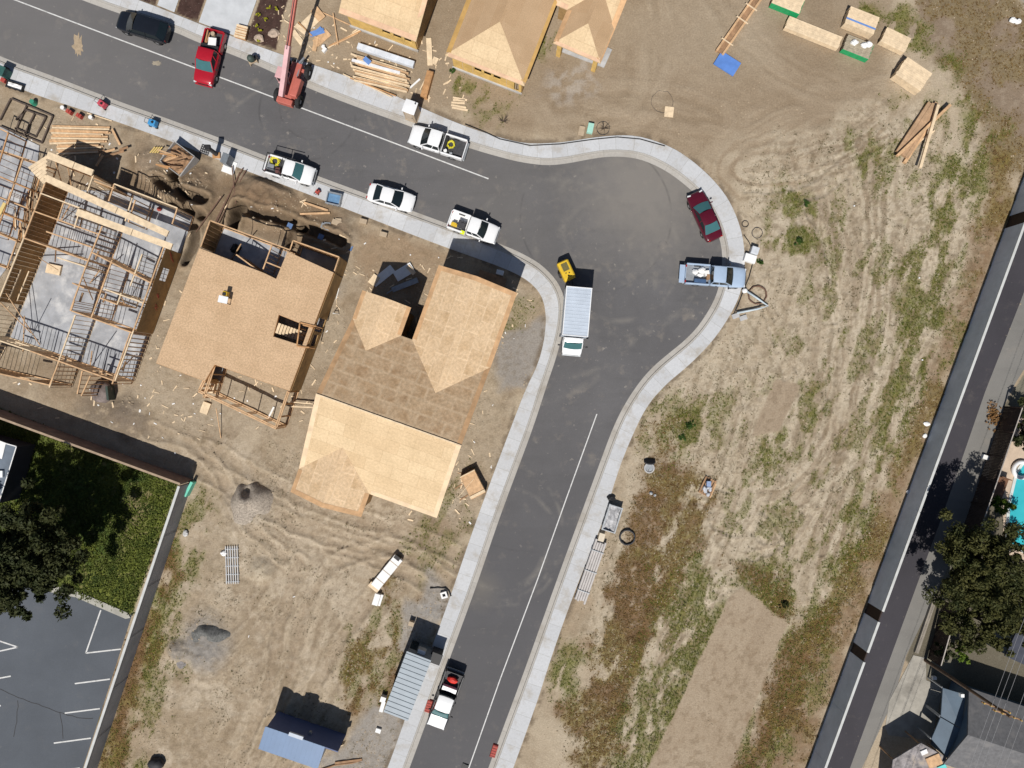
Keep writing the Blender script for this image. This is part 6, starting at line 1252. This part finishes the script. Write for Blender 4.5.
at(MB().box((0,0,.6),(.2,1.3,1.1)), 'leaning_sheet', M('dark_green_sheet', (.04,.06,.05), .5, .2, 3), 'dark sheet standing beside the covered pile', 'sheet', 114, 393, .0, .95, -.1)
# site container with standing seam roof beside the lower street
c = W(407.4, 685.8, 3.0); t = thing('storage_container', 'long site container with pale ribbed roof beside the lower pavement', 'container', (c.x, c.y, 0), ang(.36,-.933)); Lc, Wc, hc_ = 5.8, 2.25, 3.0
MB().box((0,0,hc_/2),(Lc,Wc,hc_-.02)).build('body', M('container_blue_grey', (.13,.155,.18), .6, .15, 2), t)
SEAM = M('seam_roof', (.27,.32,.365), .5, .08, 1)
RF = MB().box((0,0,hc_+.04),(Lc+.1,Wc+.12,.08)).build('roof', SEAM, t)
mb = MB(); [mb.box((-2.75+k*.458,0,hc_+.095),(.035,Wc+.12,.04)) for k in range(13)]; mb.build('seam', M('seam_dark', (.17,.21,.24), .6, .1, 2), RF)
b_ = MB().box((Lc/2+.2,-.1,2.15),(.4,.75,.7)).build('wall_unit', GREYM, t, bevel=.02); MB().box((Lc/2+.2,-.1,2.515),(.36,.7,.03)).build('panel', WHITE, b_)
MB().box((Lc/2+.015,.7,1.1),(.03,.7,1.9)).build('window', GLASS, t)
MB().box((0,-Wc/2-.015,1.2),(.9,.03,2)).build('door', GREYM, t); mb = MB(); [mb.box((x,0,.0),(.3,Wc-.2,.3)) for x in (-2.5,2.5)]; mb.build('skid', BLACK, t)
at(MB().box((0,0,.75),(.9,1.0,1.5)).box((0,0,1.53),(1.0,1.1,.08)), 'wheeled_bin', BLACK, 'dark tall box between the ribbed container and the kerb', 'bin', 436, 657, .03, .345, -.94, zr=1.2)
at(MB().box((0,0,.3),(.5,.5,.6)), 'white_drum', WHITEM, 'white box at the west side of the ribbed container', 'box', 384, 697, .0, .3, -.9)
at(MB().box((0,0,.2),(.35,1.0,.4)), 'white_drum', WHITEM, 'white narrow tank below a white box at the west side of the ribbed container', 'box', 383, 705, .0, 1, .3)
at(MB().box((0,0,.3),(.5,.4,.6)), 'pale_box', TAN, 'pale box west of the shadow of the ribbed container', 'box', 412, 622, .0, .9, .3)
c = W(444, 595, .2); t = thing('concrete_valve_box', 'white square valve box with a dark centre near the pavement', 'valve box', (c.x, c.y, .0), .3); mb = MB()
for sx, sy, w1, w2 in ((0,.22,.6,.16),(0,-.22,.6,.16),(.22,0,.16,.28),(-.22,0,.16,.28)): mb.box((sx,sy,.15),(w1,w2,.3))
mb.build('rim', WHITEM, t); MB().box((0,0,.08),(.28,.28,.05)).build('lid', BLACK, t)
mb = MB(); mb.tube([W(x, y, .06) for x, y in [(430,588),(438,587.5),(445,588),(449,591),(451,596)]], .07, 7); tag(mb.build('black_hose', BLACK, None, True), 'black hose curved around the white valve box', 'hose')
at(MB().box((0,0,.1),(.5,.4,.2)), 'concrete_block', WHITEM, 'white block on the gravel near the blue roofed office', 'block', 378.5, 730, .02, .9, .3)
at(MB().box((0,0,.08),(.5,.35,.15)), 'concrete_block', WHITEM, 'white block at the foot of the street pavement edge near the red ramp', 'block', 381, 732, .02, .2, -.9) if False else None
# blue-roofed site office
t = thing('site_office', 'site office with bright blue metal roof at the bottom edge', 'office', (0,0,0)); zt = 3.15
A = W(265.5, 726.5, zt); B = W(325, 747, zt); fo = Frame(A, B.x-A.x, B.y-A.y); Lo = (B-A).length; BLU = M('blue_metal_roof', (.09,.165,.30), .45, .08, .6)
f = [fo(0,0,zt), fo(Lo,0,zt), fo(Lo,-2.35,zt-.35), fo(0,-2.35,zt-.35)]; mb = MB(); mb.quad(*f); mb.quad(*[p-Vector((0,0,.07)) for p in reversed(f)]); [mb.quad(f[i], f[i]-Vector((0,0,.07)), f[(i+1)%4]-Vector((0,0,.07)), f[(i+1)%4]) for i in range(4)]
rf = mb.build('roof', BLU, t); mb = MB(); [mb.beam(fo(k*.42,-.02,zt+.005), fo(k*.42,-2.35,zt-.345), .03, .03) for k in range(int(Lo/.42)+1)]; mb.build('roof_seam', BLU, rf)
p = fo(2.9, .1, zt); MB().box((p.x,p.y,zt-.02),(1.35,.32,.2), math.atan2(fo.u.y,fo.u.x)).build('vent', M('vent_grey', (.42,.47,.55), .5, .1, 2), t)
mb = MB(); wallbox(mb, fo(.1,-.1), fo(Lo+1.25,-.1), 0, zt-.1, .1); mb.build('wall', M('navy_cladding', (.07,.10,.22), .6, .1, 1), t)
mb = MB(); wallbox(mb, fo(.15,-2.2), fo(Lo-.15,-2.2), 0, zt-.45, holes=[(1,2,1,2),(3,4,.05,2.1)]); wallbox(mb, fo(.15,-2.1), fo(.15,-.2), 0, zt-.45); wallbox(mb, fo(Lo-.15,-2.1), fo(Lo-.15,-.2), 0, zt-.45); mb.build('wall', M('office_wall', (.45,.45,.43), .7, .1, 2), t)
MB().beam(fo(Lo+1.28,-.14,1.1), fo(Lo+1.28,-.14,1.9), .06, .5).build('end_board', LUMP, t); p = fo(3.9,.1,1.9); MB().box((p.x,p.y,1.9),(.22,.2,.35)).build('wall_lamp', GREYM, t)
mb = MB(); mb.tube([W(x,y,.06) for x,y in [(318,771),(335,765),(352,763),(362,760)]], .09, 7); tag(mb.build('dark_pipe', LUMD, None, True), 'brown pipe on the gravel right of the blue roofed office', 'pipe'); mb = MB(); mb.beam(W(335,763,.08), W(362,759.5,.08), .2, .12); tag(mb.build('dark_plank', LUMD), 'dark plank beside the brown pipe right of the office', 'plank')
at(MB().ball((0,0,.3),(.75,.6,.5),12,7,.15), 'tarped_heap', M('charcoal_tarp', (.03,.03,.035), .7, .3, 3), 'charcoal tarped heap at the bottom edge near the car park wall', 'heap', 158, 762, .0, smooth=True)
# kerb ramps
for x, y, l, dx, dy in [(428.5,706,'red kerb ramp beside the two tone pickup',.3,-.95),(494,751,'red kerb ramp at the opposite kerb near the bottom edge',.3,-.95)]:
    c = W(x, y); t = thing('kerb_ramp', l, 'ramp', (c.x, c.y, ROADZ), ang(dx, dy)); MB().box((0,0,.09),(1.35,.55,.17),0,.85).build('body', REDB, t, bevel=.02); mb = MB(); [mb.box((-.5+.25*k,0,.18),(.05,.42,.03)) for k in range(5)]; mb.build('tread', M('dark_red_tread', (.22,.05,.04), .8, .1, 5) if x < 450 else bpy.data.materials['dark_red_tread'], t)
at(MB().box((0,0,.05),(.6,.45,.08)).box((.1,.1,.1),(.3,.2,.04)), 'drain_grate', BLACK, 'dark lump on the road by the white line at the bottom edge', 'grate', 465, 766, ROADZ, .9, .3)
# right of the street
skip('steel_skip', 'open grey metal skip of rubble beside the lower right pavement', 'skip', 612, 518.5, .30, -.95, 2.5, 1.25, .75, M('galvanised', (.36,.38,.40), .5, .2, 3, metal=.3), M('rubble', (.42,.42,.43), .9, .4, 3))
c = W(602, 537, .2); at(MB().box((0,0,.22),(.55,.75,.44)), 'white_bin', M('cream', (.62,.54,.42), .6, .1, 3), 'cream box between the grey skip and the long grey bundle', 'box', 601, 536.5, .0, .9, .25)
at(MB().box((0,0,.2),(.55,.8,.4)), 'black_bin', BLACK, 'black box between the cream box and the long grey bundle', 'box', 600, 541, .0, .9, .25)
at(MB().ball((0,0,.15),(.4,.3,.22),9,6,.25), 'black_bag', BLACK, 'black bag above the grey skip at the pavement edge', 'bag', 611, 498, .0)
c = W(590.5, 571, .3); t = thing('pipe_bundle', 'long bundle of pale grey pipes lying along the right pavement', 'pipe bundle', (c.x, c.y, 0), ang(.33,-.944)); mb = MB()
for k in range(5):
    for z in (.14, .38): mb.cyl((-3.0+random.uniform(-.15,.15), -.46+.23*k, z), (3.0+random.uniform(-.2,.1), -.46+.23*k, z), .11, n=10)
mb.build('pipes', M('pale_pipe', (.52,.49,.47), .6, .12, 2), t); [MB().box((x,0,.27),(.07,1.22,.56)).build('strap', GREYM, t) for x in (-2,0,2)]
def ring(label, x, y, r, th, mt, n=1, z=.06):
    c = W(x, y); mb = MB(); P = []
    for i in range(n*28+1): a = i/28*6.283; rr = r*(1+random.uniform(-.05,.05)); P.append((rr*math.cos(a), rr*math.sin(a), z+th*1.2*(i//28)*.5))
    mb.tube(P, th, 6); o = mb.build('hose_coil', mt, None, True); o.location = (c.x, c.y, 0); return tag(o, label, 'hose')
ring('thick coil of black hose near the grey skip', 627, 537, .70, .06, LINER, 5); ring('thin ring of dark cable above the white meter box', 745, 224, .3, .03, BLACK, 2); ring('brown coil of pipe beside the meter pipes by the silver pickup', 757, 295, .85, .05, M('rust_brown', (.14,.08,.055), .8, .3, 4), 4)
ring('dark hose loop lying by the green utility box', 603, 128.5, .62, .014, LINER, 2); ring('large thin cable loop on the open upper lot', 662, 102, 1.05, .014, LINER, 1); ring('small pale cable coil below the ring of dark cable', 757, 233, .5, .025, LINER, 2)
c = W(649, 468, 0); t = thing('manhole_ring', 'concrete manhole ring with leaning lid in the dirt right of the street', 'manhole', (c.x, c.y, 0)); mb = MB(); mb.grid([[(.5*k*math.cos(a), .5*k*math.sin(a), z) for k, z in ((1,-.1),(1,.18),(.75,.18),(.75,-.1))] for a in np.linspace(0, 6.283, 25)]); mb.build('ring', CONC, t); l_ = MB().cyl((0,.62,.25),(0,.72,.3),.55,n=24).build('lid', LINER, t); MB().cyl((0,0,-.05),(0,0,.1),.36,n=20).build('cover', GREYM, t)
at(MB().ball((0,0,.08),(.2,.16,.12),8,5,.2).ball((.35,-.2,.06),(.16,.14,.1),8,5,.2), 'small_rocks', GREYM, 'pair of dark stones below the manhole ring', 'stones', 651, 493, .0)
c = W(708, 487, .3); t = thing('pallet_of_parts', 'pallet of loose metal parts standing in the weedy right lot', 'pallet', (c.x, c.y, 0), ang(.42,-.9)); mb = MB(); [mb.box((0,-.5+.25*k,.14),(1.7,.16,.03)) for k in range(5)]; [mb.box((x,0,.06),(.1,1.15,.1)) for x in (-.75,0,.75)]; mb.build('pallet', LUMD, t)
mb = MB(); [mb.ball((random.uniform(-.65,.65), random.uniform(-.4,.4), .25),(random.uniform(.1,.25),random.uniform(.1,.2),.16),8,5,.2) for k in range(12)]; mb.build('parts', M('metal_parts', (.5,.52,.56), .4, .5, 4), t); MB().box((.3,.1,.35),(.5,.4,.3),.4).build('box', M('part_blue', (.25,.33,.5), .6, .3, 4), t); plank(710, 498, 716, 484, .1, .06, .12, LUM, 'stick lying along the pallet of metal parts', None)
# meter box and pipes by the silver pickup
c = W(751, 255, .3); t = thing('meter_box', 'white meter boxes on the dirt by the turning circle', 'utility box', (c.x, c.y, 0), ang(.3,-.95)); MB().box((-.35,0,.25),(.75,1.1,.5)).build('base', WHITEM, t, bevel=.03); MB().box((.45,-.15,.35),(.7,.7,.7)).build('cabinet', M('meter_grey', (.55,.58,.62), .5, .12, 4), t, bevel=.03)
mb = MB(); P = [W(745,290,.3), W(757,298,.35), W(768,306,.35), W(757,309,.35), W(737,313,.3)]; mb.tube(P, .10, 8); tag(mb.build('pale_pipe', M('pale_blue_pipe', (.45,.52,.56), .5, .1, 3), None, True), 'bent pale blue pipe on the ground by the silver pickup', 'pipe')
at(MB().ball((0,0,.2),(.28,.25,.25),9,6,.1), 'end_plug', WHITEM, 'white cap at the upper end of the bent pale blue pipe', 'pipe cap', 744, 291, .05); 
for i, (x, y) in enumerate([(735.5,316),(743,318)]): at(MB().box((0,0,.06),(.7,.45,.12)), 'paving_slab', CONC, ['pale slab at the lower end of the bent blue pipe','pale slab right of another slab by the bent blue pipe'][i], 'slab', x, y, .03, .9, -.3)
mb = MB(); mb.tube([W(x,y,.05) for x,y in [(753,262),(749,277),(744,289),(738,305),(734,314)]], .05, 6); tag(mb.build('black_cable', BLACK, None, True), 'black cable running past the silver pickup bonnet', 'cable')
mb = MB(); mb.tube([W(x,y,.08) for x,y in [(744,235),(749,242),(752,249)]], .04, 6); tag(mb.build('black_cable', BLACK, None, True), 'short black cable reaching up from the white meter boxes', 'cable')
mb = MB(); mb.tube([W(x,y,.08) for x,y in [(465,124),(485,132),(500,139),(530,145.5),(560,144),(592,139.5),(617,137),(640,139),(665,146)]], .05, 6); tag(mb.build('black_cable', BLACK, None, True), 'black edging hose along the top of the curved pavement', 'hose')
for x, y, m_, l, s in [(590,129.5,M('mint_box', (.35,.62,.52), .5, .1, 4),'mint green utility box by the curved pavement',.5),(581.5,131,TAN,'tan utility lid left of the mint green box',.12)]: at(MB().box((0,0,s/2),(.55,.9,s)), 'utility_box', m_, l, 'utility box', x, y, .03, .95, .2, bevel=.02)
at(MB().box((0,0,.03),(.85,1.0,.04)), 'plywood_square', LUMP, 'small plywood square inside the cable loop on the upper lot', 'plywood', 669, 112, .04, .95, .1)
# upper right lumber and wraps
at(MB().box((0,0,.06),(2.2,1.45,.12)), 'blue_sheet', M('blue_sheet', (.10,.22,.56), .6, .15, 1.2), 'bright blue sheet at the foot of the long lumber skid on the upper lot', 'sheet', 727, 64, .1, .83, .53)
c = W(741, 22, .2); t = thing('lumber_skid', 'long double rail of brown lumber leading to the blue sheet', 'lumber', (c.x, c.y, 0), ang(.57,-.82)); mb = MB()
for y in (-.34, .34): mb.box((0,y,.2),(7.2,.2,.36))
mb.build('rail', LUM, t); MB().box((0,0,.14),(7.1,.48,.2)).build('core', LUMD, t); [MB().box((x,0,.41),(.1,1.3,.06)).build('cross_strap', LUMP, t) for x in (-2.4,.1,1.6)]
def pack(name, label, x, y, dx, dy, L, Wd, h, top, side=None, strap=None, ends=None):
    c = W(x, y, h); t = thing(name, label, 'lumber pack', (c.x, c.y, 0), ang(dx, dy)); n = max(3, int(Wd/.18)); mb = MB(); 
    for k in range(n): mb.box((random.uniform(-.04,.04), -Wd/2+Wd/n*(k+.5), h/2+.05), (L, Wd/n-.012, h+random.uniform(-.015,.015)))
    mb.build('boards', LUMP if top is LUM else top, t); mb = MB(); [mb.box((xx,0,.03),(.1,Wd,.08)) for xx in (-L*.3, L*.3)]; mb.build('bearer', LUMD, t)
    if side: mb = MB(); mb.box((0,-Wd/2-.02,h/2+.05),(L+.03,.04,h+.05)); mb.box((L/2+.02,0,h/2+.05),(.04,Wd,h)); mb.build('wrap', side, t)
    if strap: MB().box((0,-Wd*.2,h+.075),(L+.02,.16,.02)).build('strap', strap, t)
    return t
pack('lumber_pack', 'green wrapped lumber pack at the top edge', 789, -1, .93, .37, 2.8, 2.0, .7, LUM, GREENW)
pack('lumber_pack', 'long low lumber pack lying left of the crates on the upper lot', 813.5, 32.5, .93, .37, 5.4, 1.2, .5, LUM)
pack('lumber_pack', 'lumber pack with blue strap on the upper lot', 862, 20.5, .93, .37, 2.9, 1.7, .9, LUM, None, TARP)
pack('lumber_pack', 'green sided lumber pack with white bags on top', 858, 47, .93, .37, 2.6, 1.5, .6, M('weathered_top', (.35,.3,.22), .8, .3, 3), GREENW)
pack('lumber_pack', 'plain low lumber pack right of the blue strapped pack', 895.5, 40, .90, .43, 2.5, 1.5, .6, LUM)
pack('lumber_pack', 'tallest plain lumber pack nearest the crossed beams', 913.5, 74, .83, .56, 2.8, 2.0, 1.0, LUMP)
for i, (x, y) in enumerate([(854,43),(864,46),(868,45)]): at(MB().ball((0,0,.12),(.35,.28,.18),9,6,.25), 'white_bag', WHITEM, 'white bag lying on the green sided lumber pack', 'bag', x, y, .66, group='white bags on the green sided pack')
BEAMW = M('beam_wood', (.40,.26,.155), .85, .25, 2)
grp = 'beams in the crossed pile on the upper right lot'
for i, (a, b, c_, d_, w_, z, m_) in enumerate([(897,152,929,103,.34,.25,BEAMW),(900,154,933,104,.34,.27,BEAMW),(903,156,936,103,.34,.25,BEAMW),(906,158,938,106,.30,.22,BEAMW),(904,163,926,130,.3,.12,LUM),(908,150,934,131,.14,.1,LUMP)]):
    plank(a, b, c_, d_, w_, .3, z, m_, 'brown beam in the bottom layer of the crossed pile', grp, 'beam', 'beam')
plank(897, 156, 950, 105, .26, .26, .58, LUM, 'long beam lying diagonally across the top of the crossed pile', None, 'beam', 'beam'); plank(920, 168, 938, 105, .26, .2, .82, LUMP, 'palest beam crossing over the diagonal beam of the pile', None, 'beam', 'beam')
for i, (x, y) in enumerate([(1012,21),(1017,22)]): at(MB().ball((0,0,.12),(.35,.25,.2),9,6,.3), 'litter', WHITEM, 'white litter on the rough upper right corner', 'litter', x, y, .05, group='litter in the upper right corner')
for i, (x, y) in enumerate([(926.5,424),(924.5,436),(907.5,491.5)]): at(MB().ball((0,0,.05),(.2,.32-.1*i,.07),8,5,.3), 'litter', WHITEM, ['largest white litter piece at the foot of the long wall','white litter piece just below the largest one by the long wall','tiny white litter piece lowest along the long wall'][i], 'litter', x, y, .03, .2, -.9)
for i, (x, y) in enumerate([(919,278),(922,360),(854,206)]): at(MB().box((0,0,.05),(.13,.12,.06)), 'survey_marker', WHITEM, 'tiny white marker in the weedy strip beside the long wall', 'marker', x, y, .05, group='white markers beside the long wall')
at(MB().box((0,0,.15),(.55,.4,.3)), 'white_box', WHITEM, 'white box on the shoulder of the right hand road', 'box', 984, 457, .02, .9, .3); at(MB().box((0,0,.15),(.35,.3,.3)), 'white_bucket', WHITEM, 'white bucket in the dark yard by the driveway', 'bucket', 933, 677, .02)
p = W(993, 416); o_, _ = crown('dry_grass_patch', (0,0,0), (.75,1.35,.4), 260, 5200, .06, leafmat('orange_leaf', (.20,.10,.04), (.34,.20,.08), 2), None, 77, .1); o_.location = p; tag(o_, 'orange dry grass patch on the shoulder of the right hand road', 'grass')
# canopy by the corner house, added to cast a straight-edged shadow
P = [W(x, y, 2.6) for x, y in [(893,760),(921,743),(946,757),(951,806),(888,806)]]; t = thing('shade_canopy', 'mottled grey canopy added for its shadow at the bottom edge beside the corner house', 'canopy', (0, 0, 0))
MB().prism([p.xy for p in P], 2.5, 2.6).build('roof', M('mottled_cover', (.27,.25,.25), .9, .55, 1.6, dirt=((.40,.33,.25), .8)), t)
for p in P: q = p.xy+(W(922,780,2.6).xy-p.xy)*.06; MB().beam((q.x,q.y,-.1), (q.x,q.y,2.5), .12, .12).build('post', LUMD, t)
for x, y, m_, w1, w2 in [(934,761,LUM,1.3,1.0),(942,768,M('teal_cover', (.15,.6,.58), .5, .1, 3),.8,.5),(924,752,WHITEM,.6,.4)]: p = W(x, y, 2.65); MB().box((p.x,p.y,2.66), (w1,w2,.1), .4).build('patch_panel', m_, t)
# power pole and wires
c = W(925, 660); t = thing('power_pole', 'tall brown power pole with cross arms over the corner house', 'pole', (c.x, c.y, 0)); MB().tube([(0,0,-.3),(0,0,6),(.02,0,11.3)], [.17,.14,.11], 10).build('pole', M('pole_wood', (.13,.085,.055), .9, .3, 3), t)
tp = Vector((.0,.0,11)); wd_ = Vector((-.345,-.94,0)); cr = Vector((.94,-.345,0))
for z in (10.9, 9.6): MB().beam(Vector((0,0,z))-cr*1.2, Vector((0,0,z))+cr*1.2, .1, .12).build('cross_arm', LUMD, t)
mb = MB()
for z in (10.9, 9.6):
    for s in (-1.1, -.5, .5, 1.1): p = Vector((0,0,z))+cr*s; mb.cyl(p+Vector((0,0,.06)), p+Vector((0,0,.26)), .06)
mb.build('insulator', M('yellow_insulator', (.5,.33,.08), .4, .1, 4), t)
for i, (s, z) in enumerate([(-1.1,11.16),(.5,11.16),(1.1,11.16),(-.5,9.86),(.5,9.86)]):
    P = []
    for k in range(-20, 21): q = c+cr*s-wd_*(k*3.0); P.append((q.x, q.y, z-.0+.0007*(k*3)**2-.0))
    o = MB().tube(P, .014, 4).build('power_line', M('wire', (.30,.30,.31), .5, .1, 1) if i == 0 else bpy.data.materials['wire']); tag(o, 'thin power line strung from the cross arms of the brown pole', 'wire', 'power lines on the brown pole')

# ------------------------------------------------------------------ spoil piles and pipes
def pile(name, label, x, y, rx, ry, h, mt, rz, dip=None):
    c = W(x, y); mb = MB(); rows = []; n = 40; sx, sy = random.uniform(0, 50), random.uniform(0, 50)
    for i in range(15):
        r = i/14; row = []
        for j in range(n):
            a = 2*math.pi*j/n; k = 1+.16*math.sin(2*a+1)+.10*math.sin(3*a+2)+.05*math.sin(7*a); X_, Y_ = r*k*rx*math.cos(a), r*k*ry*math.sin(a)
            g = float(fbm(np.array([X_+sx]), np.array([Y_+sy]), .9, 4, 7)[0])-.5
            z = h*(1-r**2.2)*(1+.25*math.sin(a))+g*.55*h*(1-r*.75)-.08*r
            if dip: z -= dip[2]*math.exp(-((X_-dip[0])**2+(Y_-dip[1])**2)/.18)
            row.append((X_, Y_, z))
        rows.append(row)
    mb.grid(rows, True); o = mb.build(name, mt, None, True); o.location = (c.x, c.y, 0); o.rotation_euler.z = rz; return tag(o, label, 'dirt pile')
def pilemat(name, c, c2): m = M(name, c, .95, .35, 5, bmp=.8, dirt=(c2, 7)); return m
pile('spoil_pile', 'tall grey brown spoil pile south of the framed patio', 251, 503, 2.0, 2.3, 1.35, pilemat('spoil', (.33,.285,.235), (.16,.13,.105)), .2, (.1, 1.2, .9))
pile('gravel_pile', 'dark charcoal gravel pile on grey ground in the lower left lot', 208, 634, 2.0, 1.4, .8, pilemat('gravel', (.135,.135,.13), (.06,.065,.055)), -.1, (-.2, -.1, .25))
pile('gravel_pile', 'low mauve grey gravel heap left of the charcoal gravel pile', 183, 657, 1.0, 1.1, .4, pilemat('gravel_pale', (.2,.185,.18), (.12,.11,.105)), .6)
for i, (a, b, c_, d_) in enumerate([(243,168,207,238),(240,172,211,234),(246,170,216,228),(232,166,236,204),(222,196,196,232)]): plank(a, b, c_, d_, .09, .07, .18+.05*i, bpy.data.materials['rust_brown'], 'long rusty pipe lying across the trenches below the utility cabinet', 'rusty pipes across the trenches', 'pipe', 'pipe')
